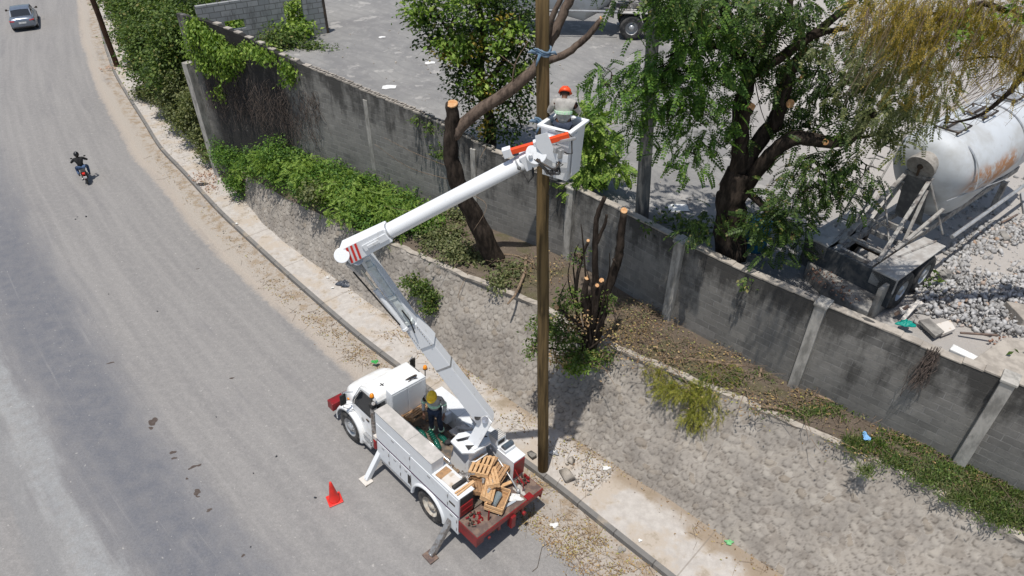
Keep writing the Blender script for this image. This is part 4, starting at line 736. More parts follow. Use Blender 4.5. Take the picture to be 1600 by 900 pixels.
def person(loc, rz, label, J, shirt, trousers, helmet, mat=None, stripe=True, group=None, vest=None):
    root = empty('person', tuple(loc), rz, mat); tag(root, label, 'person', group)
    V3 = Vector; j = {k: V3(v) for k, v in J.items()}
    pel, che, nek, hed = j['pelvis'], j['chest'], j['neck'], j['head']; bel = pel.lerp(che, .5)
    N = {'pelvis': (*pel, (.11, .09)), 'belly': (*bel, (.10, .08)), 'chest': (*che, (.115, .085)), 'neck': (*nek, .052), 'jaw': (*nek.lerp(hed, .5), (.062, .07)), 'head': (*hed, (.085, .095)), 'crown': (*(hed+(hed-nek).normalized()*.075), (.06, .07))}
    E_ = [('pelvis', 'belly'), ('belly', 'chest'), ('chest', 'neck'), ('neck', 'jaw'), ('jaw', 'head'), ('head', 'crown')]
    for s_ in 'lr':
        sh, el, wr = j['shoulder_'+s_], j['elbow_'+s_], j['wrist_'+s_]; hp, kn, an_ = j['hip_'+s_], j['knee_'+s_], j['ankle_'+s_]; fwd = j.get('foot_'+s_, V3((.17, 0, -.06)))
        N['sh'+s_] = (*sh, .038); N['el'+s_] = (*el, .03); N['wr'+s_] = (*wr, .027); hd = (wr-el).normalized(); pm = wr+hd*.07; N['pm'+s_] = (*pm, (.035, .02))
        side = hd.cross(V3((0, 0, 1))); side = side.normalized() if side.length > .1 else V3((1, 0, 0)); cur = V3((0, 0, -1)) if abs(hd.z) < .8 else V3((.8, 0, 0))
        E_ += [('chest', 'sh'+s_), ('sh'+s_, 'el'+s_), ('el'+s_, 'wr'+s_), ('wr'+s_, 'pm'+s_)]
        for f, (of, L_) in enumerate(((-.03, .06), (-.01, .07), (.01, .066), (.03, .052))):
            a = pm+side*of+hd*.03; b_ = a+hd*L_*.55+cur*.012; c_ = b_+hd*L_*.3+cur*.03
            for nm, p_, r_ in (('a', a, .0095), ('b', b_, .009), ('c', c_, .007)): N[f'f{f}{nm}{s_}'] = (*p_, r_)
            E_ += [('pm'+s_, f'f{f}a{s_}'), (f'f{f}a{s_}', f'f{f}b{s_}'), (f'f{f}b{s_}', f'f{f}c{s_}')]
        th = wr+hd*.04-side*.035; t2 = th+hd*.035-side*.02; N['t1'+s_] = (*th, .011); N['t2'+s_] = (*t2, .009); E_ += [('wr'+s_, 't1'+s_), ('t1'+s_, 't2'+s_)]
        N['hp'+s_] = (*hp, .085); N['kn'+s_] = (*kn, .057); N['an'+s_] = (*an_, .038); N['ft'+s_] = (*(an_+fwd), (.04, .025))
        E_ += [('pelvis', 'hp'+s_), ('hp'+s_, 'kn'+s_), ('kn'+s_, 'an'+s_), ('an'+s_, 'ft'+s_)]
    up = (hed-nek).normalized(); lk = V3(J.get('look', (1, 0, 0))).normalized(); lk = (lk-up*lk.dot(up)).normalized(); rt_ = lk.cross(up)
    ex = [(hed+lk*.095+rt_*.032-up*.0, (.012, .012, .008)), (hed+lk*.095-rt_*.032, (.012, .012, .008)), (hed+lk*.11-up*.03, (.018, .014, .022)), (hed+rt_*.088-up*.02, (.018, .012, .03)), (hed-rt_*.088-up*.02, (.018, .012, .03)), (hed+lk*.092-up*.062, (.012, .026, .008))]
    skin_obj('body', (N, E_), M_skin, root, 1, ex)
    g = lambda k, f, d=0: (*N[k][:3], tuple(x_*f+d for x_ in N[k][3]) if hasattr(N[k][3], '__len__') else N[k][3]*f+d)
    T_ = {'chest': g('chest', 1.32, .02), 'belly': g('belly', 1.28, .02), 'pelvis': (*(pel-V3((0, 0, .03))), (.15, .125)), 'nk': (*che.lerp(nek, .95), .068)}; TE = [('chest', 'belly'), ('belly', 'pelvis'), ('chest', 'nk')]
    B_ = {'pelvis': (*pel, (.15, .12))}; BE = []
    for s_ in 'lr':
        T_['sh'+s_] = (*j['shoulder_'+s_], .078); T_['el'+s_] = (*j['elbow_'+s_], .062); T_['wr'+s_] = (*j['elbow_'+s_].lerp(j['wrist_'+s_], .88), .044); TE += [('chest', 'sh'+s_), ('sh'+s_, 'el'+s_), ('el'+s_, 'wr'+s_)]
        B_['hp'+s_] = g('hp'+s_, 1.08, .012); B_['kn'+s_] = g('kn'+s_, 1.05, .02); B_['an'+s_] = (*j['knee_'+s_].lerp(j['ankle_'+s_], .93), .062); BE += [('pelvis', 'hp'+s_), ('hp'+s_, 'kn'+s_), ('kn'+s_, 'an'+s_)]
        fwd = j.get('foot_'+s_, V3((.17, 0, -.06))); an_ = j['ankle_'+s_]
        skin_obj('boot', ({'a': (*(an_+V3((0, 0, .05))), .052), 'b': (*(an_-V3((0, 0, .02))), .052), 'c': (*(an_+fwd*.95), (.05, .034))}, [('a', 'b'), ('b', 'c')]), M_black, root)
    skin_obj('trousers', (B_, BE), trousers, root); st_ = skin_obj('shirt', (T_, TE), shirt, root)
    if stripe:
        mb = MB(); c0 = bel.lerp(che, .25); ax = (che-pel).normalized(); mb.tube([c0-ax*.028, c0+ax*.028], [.178, .182], 20, sy=1.0)
        M_ = Matrix.Translation(c0)@Matrix.Diagonal((.84, 1.0, 1, 1))@Matrix.Translation(-c0); mb.v = [tuple(M_@V3(p)) for p in mb.v]; mb.build('reflective_band', M_reflect, root, smooth=False)
        for s_ in 'lr':
            if vest is None: continue
            for A, B2, r_ in (('shoulder_', 'elbow_', .064), ('knee_', 'ankle_', .078)):
                if A == 'knee_' and vest is None: continue
                c0 = j[A+s_].lerp(j[B2+s_], .72); ax = (j[B2+s_]-j[A+s_]).normalized(); mb = MB(); mb.cyl(c0-ax*.022, c0+ax*.022, r_+.008, n=14); mb.build('reflective_band', M_reflect, root)
    # hair / helmet follow the head axis
    Z = up; X_ = lk; Y_ = Z.cross(X_); R = Matrix((X_, Y_, Z)).transposed()
    mb = MB(); mb.sphere(hed+up*.015-lk*.01, (.108, .1, .115), 16, 8, M=R, z0=-.25); mb.build('hair', M_hair, root, smooth=True)
    mb = MB(); mb.sphere(hed+up*.035, (.142, .125, .13), 20, 12, M=R, z0=-.02)
    if helmet != 'full':
        mb.sphere(hed+up*.03+lk*.03, (.175, .142, .014), 20, 6, M=R)
        for o_ in (-.04, 0, .04): mb.tube([hed+R@V3((.11*math.cos(a)*1.12, o_, .035+.122*math.sin(a)*1.03)) for a in np.linspace(.3, 2.8, 9)], .009, 6)
        mb.build('helmet', helmet, root, smooth=True)
    else:
        mb = MB(); mb.sphere(hed+up*.01, (.145, .13, .155), 20, 12, M=R); mb.build('helmet', M_blackcloth2, root, smooth=True)
        mb = MB(); mb.sphere(hed+up*.01+lk*.05, (.105, .112, .05), 16, 8, M=R); mb.build('visor', M_glass, root, smooth=True)
    return root
M_blackcloth2 = simple('black_helmet', (.012, .012, .013), None, rough=.25, spec=.5)

# ================================================================ BUCKET TRUCK (x forward, y to the driver's left, z up; it leans to the kerb)
yaw_, roll_, hw_ = 2.34, .085, 1.1
MT = Matrix.Translation((-1.22, 11.033, .004))@Matrix.Rotation(yaw_, 4, 'Z')@Matrix.Translation((0, hw_, 0))@Matrix.Rotation(roll_, 4, 'X')@Matrix.Translation((0, -hw_, 0)); MTi = MT.inverted()
TR = empty('bucket_truck', mat=MT); tag(TR, 'white bucket truck with raised articulated boom and red bumpers parked on outriggers by the kerb', 'truck')
def B(name, mb, m, parent=TR, smooth=False, bevel=0.0, label=None): return mb.build(name, m, parent, smooth, bevel, label)
# chassis
m = MB(); [m.box(-1.5, 4.6, y-.04, y+.04, .62, .82) for y in (-.42, .42)]; [m.box(x, x+.08, -.42, .42, .64, .78) for x in (-1.3, -.3, .8, 1.8, 2.8, 3.7)]; m.cyl((.22, -.95, .5), (.22, .95, .5), .07); m.cyl((3.88, -.9, .5), (3.88, .9, .5), .05); m.sphere((.22, 0, .5), .2); m.box(2.6, 4.5, -.4, .4, .6, 1.1); B('chassis', m, M_darkmetal)
def wheel(x, y, side, dual=False, dz=0.0):
    """side=+1 left"""
    w_ = .26; ys = [y-side*w_*.5] + ([y-side*(w_*1.6)] if dual else []); R_ = .49; z_ = R_+dz
    m = MB()
    for yc in ys:
        prof = [(.29, -w_/2+.02), (.40, -w_/2-.005), (.46, -w_/2+.015), (R_-.005, -w_/2+.045), (R_, -.03), (R_, .03), (R_-.005, w_/2-.045), (.46, w_/2-.015), (.40, w_/2+.005), (.29, w_/2-.02)]; n = 40; rows = []
        for a in range(n+1):
            an2 = 2*math.pi*a/n; rows.append([(x+r*math.cos(an2), yc+o, z_+r*math.sin(an2)) for r, o in prof])
        m.grid(rows)
        for a in range(36):
            an2 = 2*math.pi*a/36; c_ = Vector((x+R_*math.cos(an2), yc, z_+R_*math.sin(an2))); m.cbox(c_, (.02, w_*.8, .035), Matrix.Rotation(-an2, 3, 'Y'))
    t_ = B('wheel', m, M_tyre, smooth=False)
    m = MB(); yc = ys[0]; s_ = side; prof = [(.30, w_/2-.02), (.275, w_/2-.03), (.265, .02), (.17, .0 if dual else .05), (.12, .02 if dual else .08), (.11, .09 if dual else .13), (.0, .10 if dual else .14)]; n = 28; m.grid([[(x+r*math.cos(2*math.pi*a/n), yc+s_*o, z_+r*math.sin(2*math.pi*a/n)) for r, o in prof] for a in range(n+1)])
    for k in range(10):
        an2 = 2*math.pi*k/10; c_ = Vector((x+.145*math.cos(an2), yc+s_*(.03 if dual else .07), z_+.145*math.sin(an2))); m.cyl(c_, c_+Vector((0, s_*.03, 0)), .014, n=6)
    B('rim', m, simple_rim if dual else M_alu, t_, smooth=True); return t_
simple_rim = simple('painted_rim', (.52, .49, .43), (.36, .30, .24), 8, .6)
wheel(3.88, 1.06, 1); wheel(.22, 1.08, 1, True); wheel(3.88, -1.06, -1, False, .17); wheel(.22, -1.08, -1, True, .17)
# cab
def yc_(z): return .93 if z < 1.5 else .93-(z-1.5)*.17
prof = [(2.78, .72), (2.78, 1.5), (2.78, 2.08), (2.84, 2.2), (2.95, 2.24), (3.42, 2.24), (3.52, 2.2), (3.58, 2.1), (3.80, 1.66), (3.86, 1.5), (3.86, .95), (3.52, .72)]
m = MB(); k = len(prof); vs = []
for (x, z) in prof: y = yc_(z)*(1-(.06 if z > 2.15 else 0)-(.08 if z > 2.22 else 0)); vs += [(x, y, z), (x, -y, z)]
m.add(vs, [tuple(range(0, 2*k, 2)), tuple(range(2*k-1, 0, -2))]+[(2*i, 2*((i+1) % k), 2*((i+1) % k)+1, 2*i+1) for i in range(k)]); B('cab', m, M_cabpaint, smooth=False, bevel=.035)
def side_poly(pts, off, m, sgn=1, th=.012):
    vs = [(x, sgn*(yc_(z)+off), z) for x, z in pts]+[(x, sgn*(yc_(z)+off-th-.03), z) for x, z in pts]; n = len(pts)
    m.add(vs, [tuple(range(n)), tuple(reversed(range(n, 2*n)))]+[(i, (i+1) % n, n+(i+1) % n, n+i) for i in range(n)]); return m
for s_ in (1, -1):
    d_ = B('door', side_poly([(2.92, .82), (2.92, 1.5), (3.75, 1.5), (3.78, 1.1), (3.5, .82)], .010, MB(), s_), M_cabpaint, bevel=.006)
    B('window', side_poly([(2.95, 1.54), (2.95, 1.98), (3.0, 2.05), (3.45, 2.05), (3.50, 2.0), (3.70, 1.62), (3.70, 1.54)], .006, MB(), s_), M_glass, d_)
    m = MB(); m.box(2.98, 3.1, s_*.945-.02, s_*.945+.02, 1.32, 1.36); B('handle', m, M_darkmetal, d_)
    m = MB(); pts = [(2.93, 1.52), (2.93, 2.06), (3.46, 2.09), (3.74, 1.6), (3.74, 1.52)]
    m.tube([(x, s_*(yc_(z)+.012), z) for x, z in pts+pts[:1]], .012, 5); B('window_frame', m, M_black, d_)
    m = MB(); m.cyl((3.3, s_*.945, 1.18), (3.3, s_*.949, 1.18), .07 if s_ > 0 else .06, n=20); B('door_emblem', m, M_alu, d_)
    m = MB(); hx = 3.72; m.tube([(hx, s_*.93, 1.9), (hx+.12, s_*1.18, 1.95), (hx+.12, s_*1.2, 1.4), (hx, s_*.95, 1.25)], .012, 6); m.tube([(hx-.02, s_*.95, 1.5), (hx+.12, s_*1.2, 1.5)], .01, 5); f_ = B('mirror', m, M_chrome)
    m = MB(); m.box(hx+.10, hx+.15, s_*1.19-.09, s_*1.19+.09, 1.5, 1.86); B('mirror_head', m, M_black, f_, bevel=.01)
    m = MB(); m.sphere((3.9, s_*.99, 1.55), (.05, .03, .04)); B('turn_signal', m, M_amber, smooth=True)
# windscreen and rear window, roof marks
m = MB(); m.add([(3.60, .70, 2.07), (3.60, -.70, 2.07), (3.815, -.80, 1.66), (3.815, .80, 1.66), (3.57, .70, 2.06), (3.57, -.70, 2.06), (3.785, -.80, 1.65), (3.785, .80, 1.65)], [(0, 1, 2, 3), (4, 7, 6, 5), (0, 4, 5, 1), (1, 5, 6, 2), (2, 6, 7, 3), (3, 7, 4, 0)]); B('windscreen', m, M_glass)
m = MB(); m.box(2.762, 2.79, .55, .80, 1.62, 2.02); B('rear_window', m, M_glass)
m = MB(); m.box(3.12, 3.15, .3, .44, 2.238, 2.246); m.box(3.065, 3.205, .355, .385, 2.2385, 2.2475); B('roof_cross_mark', m, M_black)
# hood, fenders, grille, bumper
secs = [(3.80, .86, 1.60), (4.05, .82, 1.58), (4.3, .76, 1.54), (4.48, .70, 1.46), (4.58, .64, 1.34), (4.62, .60, 1.15)]
def hood_sec(x, w_, zt):
    h = [(w_, .86), (w_, .86+.45*(zt-.86)), (w_*.985, zt-.16), (w_*.93, zt-.07), (w_*.80, zt-.015), (w_*.55, zt+.01), (w_*.28, zt+.02)]; return [(x, y, z) for y, z in h]+[(x, 0, zt+.022)]+[(x, -y, z) for y, z in reversed(h)]
m = MB(); rows = [hood_sec(*q_) for q_ in secs]; m.grid(rows); n = len(m.v); m.f.append(tuple(range(n-len(rows[0]), n))); m.mi.append(0); B('hood', m, M_cabpaint, smooth=True)
m = MB(); m.box(4.60, 4.66, -.48, .48, .88, 1.28); gr = B('grille', m, M_darkmetal, bevel=.01); m = MB(); [m.box(4.655, 4.68, -.46, .46, .92+i*.07, .945+i*.07) for i in range(5)]; B('grille_bar', m, M_chrome, gr)
for s_ in (1, -1):
    m = MB(); rows = []
    for a in np.linspace(-.12, math.pi+.25, 26):
        f = 1.0+.07*max(0, math.cos(a)); rows.append([(3.88+r*f*math.cos(a), s_*y, .5+r*1.04*math.sin(a)) for r, y in ((.60, .55), (.665, .60), (.68, .80), (.665, .97), (.63, 1.06), (.57, 1.085), (.565, 1.06))])
    m.grid(rows); B('fender', m, M_cabpaint, smooth=True)
    m = MB(); m.cyl((4.60, s_*.66, 1.02), (4.665, s_*.66, 1.02), .085, n=18); m.box(4.5, 4.63, s_*.66-.13, s_*.66+.13, .88, 1.14); B('headlight', m, M_alu, bevel=.008)
m = MB(); m.prism([(4.70, .52), (4.98, .52), (4.98, .80), (4.70, .80)], -1.08, 1.08); m.box(4.5, 4.72, -.5, .5, .55, .75); B('front_bumper', m, M_red, bevel=.02)
m = MB(); m.box(2.85, 3.45, .72, 1.04, .42, .50); m.box(2.85, 3.45, .78, 1.0, .66, .72); m.cyl((2.72, .86, .56), (3.4, .86, .56), .14); [m.box(x, x+.04, .75, 1.02, .42, .72) for x in (2.86, 3.4)]; B('side_step', m, M_alu, bevel=.005)
m = MB(); m.cyl((2.62, 1.02, .75), (2.62, 1.02, 2.18), .075, n=18); m.tube([(2.62, 1.02, 2.18), (2.62, 1.02, 2.28), (2.57, 1.03, 2.36)], .05, 12); [m.cyl((2.62, 1.02, z), (2.62, 1.02, z+.02), .082, n=18) for z in np.arange(.85, 2.15, .12)]; B('exhaust_stack', m, M_steel, smooth=False)
m = MB(); m.box(2.55, 2.70, .94, 1.1, 2.18, 2.32); B('stack_guard', m, M_black, bevel=.01)
for s_, x_ in ((.93, 2.78), (-.83, 2.78)):
    m = MB(); m.cyl((x_, s_, 2.1), (x_, s_, 2.36), .015, n=8); m.cyl((x_, s_, 2.36), (x_, s_, 2.385), .06, n=16); b_ = B('beacon', m, M_black); m = MB(); m.sphere((x_, s_, 2.41), (.062, .062, .1), 16, 10, z0=-.2); B('beacon_lens', m, M_amber, b_, smooth=True)
m = MB(); m.cyl((2.47, 1.11, .86), (2.47, 1.11, 1.14), .055, n=16); m.cyl((2.47, 1.11, 1.14), (2.47, 1.11, 1.2), .02); fe = B('fire_extinguisher', m, M_red, smooth=False); m = MB(); m.box(2.40, 2.54, 1.03, 1.13, 1.16, 1.3); B('bracket_cap', m, M_board, fe, bevel=.01)
# boxes behind the cab
m = MB(); m.box(2.48, 2.74, -.62, .52, 1.2, 2.42); bx = B('tool_box', m, M_paint, bevel=.012); m = MB(); m.box(2.471, 2.481, -.6, -.03, 1.3, 2.36); m.box(2.471, 2.481, .0, .5, 1.3, 2.36); B('box_door', m, M_paint, bx, bevel=.003)
m = MB(); m.tube([(2.68, -.45, 2.43), (2.62, -.36, 2.50), (2.66, -.2, 2.47), (2.7, -.1, 2.43)], [.02, .03, .03, .012], 7); m.tube([(2.56, -.4, 2.43), (2.6, -.25, 2.47), (2.6, -.12, 2.43)], .012, 5); B('torn_scrap', m, M_darkmetal, smooth=True)
# left service body with wheel arch
arch = [(.22+.62*math.cos(a), .5+.64*math.sin(a)) for a in np.linspace(.16, math.pi-.16, 20)]
poly = [(-.94, .58), (-.94, 1.87), (.08, 1.87), (.08, 2.235), (2.42, 2.235), (2.42, .58)]+arch
m = MB(); m.prism(poly, 1.06, 1.10); m.box(-.93, 2.41, .60, 1.06, 1.845, 1.865); m.box(.09, 2.41, .72, 1.06, 1.865, 2.225); m.box(.09, 2.41, .60, .64, 1.2, 1.845); m.box(2.37, 2.415, .6, 1.06, .6, 1.845); m.box(-.5, 2.4, .62, 1.06, 1.15, 1.2); m.box(.9, 2.4, .62, 1.06, .6, .64); m.box(-.9, -.45, .62, 1.06, .6, .64)
SB = B('service_body', m, M_paint)
m = MB(); m.box(.07, 1.05, .70, 1.115, 2.232, 2.252); m.box(1.056, 2.44, .70, 1.115, 2.232, 2.252); B('cabinet_lid', m, M_greytop, SB, bevel=.004)
m = MB(); m.box(-.94, 2.42, 1.101, 1.104, 1.205, 1.255); B('purple_stripe', m, M_purple, SB)
for x0, x1, z0, z1 in ((1.86, 2.38, .64, 1.19), (1.36, 1.83, .64, 1.19), (.92, 1.33, .64, 1.19), (-.55, .9, 1.27, 1.80), (.94, 2.38, 1.27, 1.84), (-.9, -.48, .64, 1.18), (-.9, -.58, 1.27, 1.80)):
    m = MB(); m.box(x0, x1, 1.09, 1.111, z0, z1); d_ = B('cabinet_door', m, M_paint, SB, bevel=.004); 
    if z1 < 1.2 or x1-x0 > 1: m = MB(); xc = (x0+x1)/2; m.box(xc-.05, xc+.05, 1.105, 1.122, z1-.11, z1-.06); B('latch', m, M_alu, d_); m = MB(); [m.cyl((x0+.006, 1.118, z0+.08+k_*(z1-z0-.26)), (x0+.006, 1.118, z0+.18+k_*(z1-z0-.26)), .011, n=6) for k_ in (0, 1)]; B('hinge', m, M_steel, d_)
m = MB(); rows = [[(.22+r*math.cos(a), y, .5+r*1.03*math.sin(a)) for r, y in ((.60, 1.09), (.61, 1.15), (.66, 1.16), (.68, 1.10))] for a in np.linspace(.05, math.pi-.05, 28)]; m.grid(rows); B('wheel_flare', m, M_paint, SB, smooth=True)
m = MB(); m.box(-.82, -.6, 1.101, 1.113, 1.50, 1.57); B('dark_badge', m, M_darkmetal, SB); m = MB(); m.box(.92, 1.05, 1.101, 1.113, .72, 1.05); B('vent', m, M_black, SB)
m = MB(); m.box(.9, 2.42, 1.0, 1.1, .50, .56); [m.box(x, x+.03, 1.02, 1.08, .54, .6) for x in (.95, 1.4, 1.9, 2.36)]; B('underbody_rail', m, M_alu, SB)
m = MB(); m.tube([(2.45, .60, 2.02), (.0, .60, 2.02), (-.1, .6, 1.9)], .022, 8); [m.cyl((x, .6, 1.85), (x, .6, 2.02), .012, n=6) for x in (2.3, 1.7, 1.1, .5, .05)]; m.tube([(2.42, .52, 1.95), (.1, .52, 1.95)], .013, 6); B('cargo_rail', m, M_chrome, SB, smooth=True)
# rear of the left body
m = MB(); m.box(-.965, -.935, .66, 1.06, 1.22, 1.58); m.box(-.975, -.96, .68, 1.04, 1.38, 1.41); B('tail_locker', m, M_red, SB, bevel=.004); m = MB(); m.box(-.938, -.90, .66, 1.06, 1.6, 1.82); B('locker_opening', m, M_black, SB)
# right service body
m = MB(); m.box(-.94, 2.42, -1.10, -.70, .6, 1.80); RB = B('service_body', m, M_paint, bevel=.01); m = MB(); m.box(-.965, -.942, -1.085, -.715, 1.22, 1.76); B('tail_locker', m, M_red, RB, bevel=.004)
m = MB(); m.box(-.95, .5, -1.12, -.69, 1.80, 1.82); m.box(1.2, 2.4, -1.12, -.69, 1.80, 1.82); B('cabinet_lid', m, M_paint, RB, bevel=.004)
for x0, x1 in ((1.3, 2.35), (-.85, -.45)): m = MB(); m.box(x0, x1, -1.112, -1.09, .7, 1.7); B('cabinet_door', m, M_paint, RB, bevel=.004)
# bed, tail platform
m = MB(); m.box(-.96, 2.45, -.70, .60, 1.14, 1.2); B('cargo_bed', m, M_bed)
m = MB(); m.box(-1.62, -.97, -1.1, 1.1, 1.12, 1.165); TP = B('tail_platform', m, M_deck, bevel=.006)
m = MB(); m.box(-1.64, -1.60, -1.12, 1.12, .98, 1.15); m.box(-1.62, -.97, 1.08, 1.12, .8, 1.15); m.box(-1.62, -.97, -1.12, -1.08, .8, 1.15); m.box(-1.0, -.95, -1.1, 1.1, .7, 1.12); m.box(-1.6, -1.0, .86, 1.06, .78, 1.0); m.box(-1.7, -1.55, -.12, .02, .6, 1.0); m.box(-1.6, -1.2, -.5, -.42, .75, 1.1); m.box(-1.6, -1.2, .3, .38, .75, 1.1); B('red_frame', m, M_red, TP, bevel=.006)
m = MB(); m.cyl((-1.66, -.42, .82), (-1.72, -.42, .82), .055, n=14); m.cyl((-1.66, .75, .9), (-1.69, .75, .9), .04, n=14); B('tail_light', m, M_red, TP)
m = MB(); m.box(-1.68, -1.5, -.75, -.55, 1.17, 1.195); m.box(-1.45, -1.42, .56, .59, 1.16, 1.5); m.tube([(-1.4, -.62, 1.17), (-1.4, -.62, 1.5), (-1.2, -.62, 1.62), (-1.0, -.7, 1.62)], .015, 6); B('red_bracket', m, M_red, TP)
m = MB()
for k in range(26): a = Vector((random.uniform(-1.35, -1.02), random.uniform(.62, 1.02), 1.18+random.uniform(0, .05))); m.cbox(a, (random.uniform(.03, .12), random.uniform(.02, .06), .03), Euler((random.random(), random.random(), random.random()*3)).to_matrix(), mi=random.choice((0, 0, 1)))
o = m.build('tray_hardware', [M_darkmetal, M_red], None); o.matrix_world = MT; tag(o, 'jumble of dark shackles and red clamps in the tray at the left tail corner', 'hardware', kind='stuff')
m = MB()
for k in range(20): a = Vector((random.uniform(-1.3, -1.02), random.uniform(-1.05, -.72), 1.18+random.uniform(0, .08))); m.cbox(a, (random.uniform(.04, .14), random.uniform(.03, .07), .04), Euler((random.random(), random.random(), random.random()*3)).to_matrix(), mi=random.choice((0, 1)))
o = m.build('tray_hardware', [M_darkmetal, M_red], None); o.matrix_world = MT; tag(o, 'dark and red fittings heaped at the right tail corner beside the kerb', 'hardware', kind='stuff')
# outriggers
def outrig(top, foot, dark, dz=0):
    m = MB(); a = Vector(top); b_ = Vector(foot); m.beam(a, a.lerp(b_, .95), .15, .14, up=(1, 0, 0)); ou = B('outrigger', m, M_steel if dark else M_paint, bevel=.012)
    m = MB(); m.cyl(a.lerp(b_, .88), b_+Vector((0, 0, .07)), .05); B('outrigger_ram', m, M_chrome, ou)
    m = MB(); m.box(b_.x-.17, b_.x+.17, b_.y-.13, b_.y+.13, b_.z, b_.z+.045, None); B('outrigger_foot', m, M_deck if dark else M_board, ou, bevel=.01)
outrig((2.36, 1.02, .78), (2.36, 1.56, -.035), False); outrig((-.62, .98, .92), (-.64, 1.72, -.045), True); outrig((2.36, -1.0, .78), (2.36, -1.4, .22), False); outrig((-.62, -1.0, .92), (-.62, -1.4, .22), True)
# pedestal and turret
def tp_(x, y, z, s_): return [(x-s_, y-s_, z), (x+s_, y-s_, z), (x+s_, y+s_, z), (x-s_, y+s_, z)]
m = MB(); cx, cy2 = .18, -.22; m.grid([tp_(cx, cy2, 1.2, .36)+tp_(cx, cy2, 1.2, .36)[:1], tp_(cx, cy2, 1.98, .28)+tp_(cx, cy2, 1.98, .28)[:1]]); m.box(cx-.28, cx+.28, cy2-.28, cy2+.28, 1.96, 2.0); PD = B('pedestal', m, M_paint, bevel=.01); m = MB(); m.tube([(-.14, -.5, 1.7), (-.24, -.45, 1.75), (-.24, -.05, 1.75), (-.14, 0, 1.7)], .02, 8); B('grab_handle', m, M_paint, PD, smooth=True)
m = MB(); m.cyl((cx, cy2, 1.98), (cx, cy2, 2.08), .3, n=28); TU = B('turret', m, M_paint)
m = MB(); pl = [(.42, .22), (-.06, .26), (-.26, .02), (-.28, -.52), (.02, -.68), (.30, -.50), (.50, -.1)]; m.prism(pl, 2.08, 2.14, axis='z'); m.prism([(.2, .0), (-.2, .0), (-.27, -.52), (.0, -.62)], 2.14, 2.17, axis='z'); B('turret_plate', m, M_paint, TU, bevel=.008)
m = MB(); m.prism([(.05, .06), (-.12, .10), (-.10, -.12)], 2.171, 2.176, axis='z'); m.cyl((.07, -.16, 2.168), (.07, -.16, 2.177), .035, n=16); B('turret_hole', m, M_black, TU)
m = MB(); [m.tube([(.35-i*.03, .1, 2.15), (.1-i*.05, -.4, 2.2), (-.1, -.55, 2.18)], .01, 5) for i in range(3)]; m.box(.42, .55, .15, .28, 2.0, 2.1); m.cyl((.45, .24, 2.02), (.5, .32, 2.1), .05); B('turret_hose', m, M_black, TU, smooth=True)
# control console and valves between worker and turret
m = MB(); m.box(.62, .95, -.62, -.3, 1.62, 1.66); m.box(.66, .9, -.66, -.5, 1.66, 1.80); m.box(.95, 1.15, -.52, -.34, 1.50, 1.56); m.beam((.55, -.6, 1.9), (1.0, -.45, 1.72), .1, .05); m.beam((.45, -.7, 2.0), (.75, -.75, 2.15), .07, .05); [m.cyl((.7+i*.07, -.45, 1.66), (.72+i*.07, -.42, 1.82), .012, n=6) for i in range(4)]; m.cyl((.8, -.45, 1.2), (.8, -.45, 1.64), .06); B('control_console', m, M_greytop, bevel=.006)
m = MB(); m.box(1.45, 1.95, -.70, -.50, 1.45, 1.78); m.cyl((1.6, -.6, 1.78), (1.6, -.6, 1.83), .05); m.cyl((1.82, -.6, 1.78), (1.82, -.6, 1.81), .035); B('hydraulic_tank', m, M_paint, bevel=.01)

# boom: measured in world, stored in the truck frame
YB, YU = 11.42, 11.10
def wl(p): return MTi@Vector(p)
def wy(x, y, Y): return wl(PY(x, y, Y))
ny = MTi.to_3x3()@Vector((0, 1, 0))
b0, b1_, b2_ = wy(760, 655, YB), wy(650, 512, YB), wy(570, 398, YB)
m = MB(); m.beam(b0, b1_.lerp(b0, .05), .34, .42, up=ny.cross(b1_-b0), wd2=.30, ht2=.34); LB_ = B('lower_boom', m, M_boom, bevel=.015)
for t0_ in (.62,): m = MB(); m.beam(b0.lerp(b1_, t0_), b0.lerp(b1_, t0_+.018), .346-.04*t0_, .424-.08*t0_, up=ny.cross(b1_-b0)); B('boom_seam', m, M_alu, LB_)
m = MB(); ub2 = ny.cross(b1_-b0).normalized()
for i in range(9):
    for s_ in (-1, 1): c_ = b0.lerp(b1_, .86+.022*i)+ub2*s_*.13-ny*.17; m.cyl(c_, c_-ny*.018, .011, n=6)
B('bolt_row', m, M_steel, LB_)

m = MB(); m.beam(b0.lerp(b1_, .93), b2_, .24, .27, up=ny.cross(b1_-b0), wd2=.22, ht2=.25); B('inner_boom', m, M_boom, LB_, bevel=.012)
m = MB(); m.beam(b0.lerp(b1_, .86), b0.lerp(b1_, 1.06), .36, .42, up=ny.cross(b1_-b0), wd2=.34, ht2=.30); B('boom_collar', m, M_boom, LB_, bevel=.01)
e1 = wy(556, 412, YB-.12)
for o_, rr_ in ((-.05, .055), (.0, .0)):
    if rr_: m = MB(); a = wy(634, 515, YB-.2); m.cyl(a, a.lerp(e1, .62), .06, n=16); m.cyl(a-Vector((0, 0, 0)), a.lerp(e1, .03), .075, n=16); hc = B('boom_cylinder', m, M_boom, LB_, smooth=False); m = MB(); m.cyl(a.lerp(e1, .6), e1, .03, n=12); B('ram', m, M_chrome, hc)
m = MB(); a = wy(642, 505, YB-.16); c_ = wy(575, 408, YB-.12); m.beam(a, c_, .07, .12, up=ny.cross(b1_-b0)); [m.beam(a.lerp(c_, t0_), a.lerp(c_, t0_+.05), .11, .17, up=ny.cross(b1_-b0)) for t0_ in (0, .42, .88)]; B('leveling_link', m, simple('pale_green_metal', (.64, .69, .68), (.5, .52, .5), 8, .5), LB_, bevel=.006)
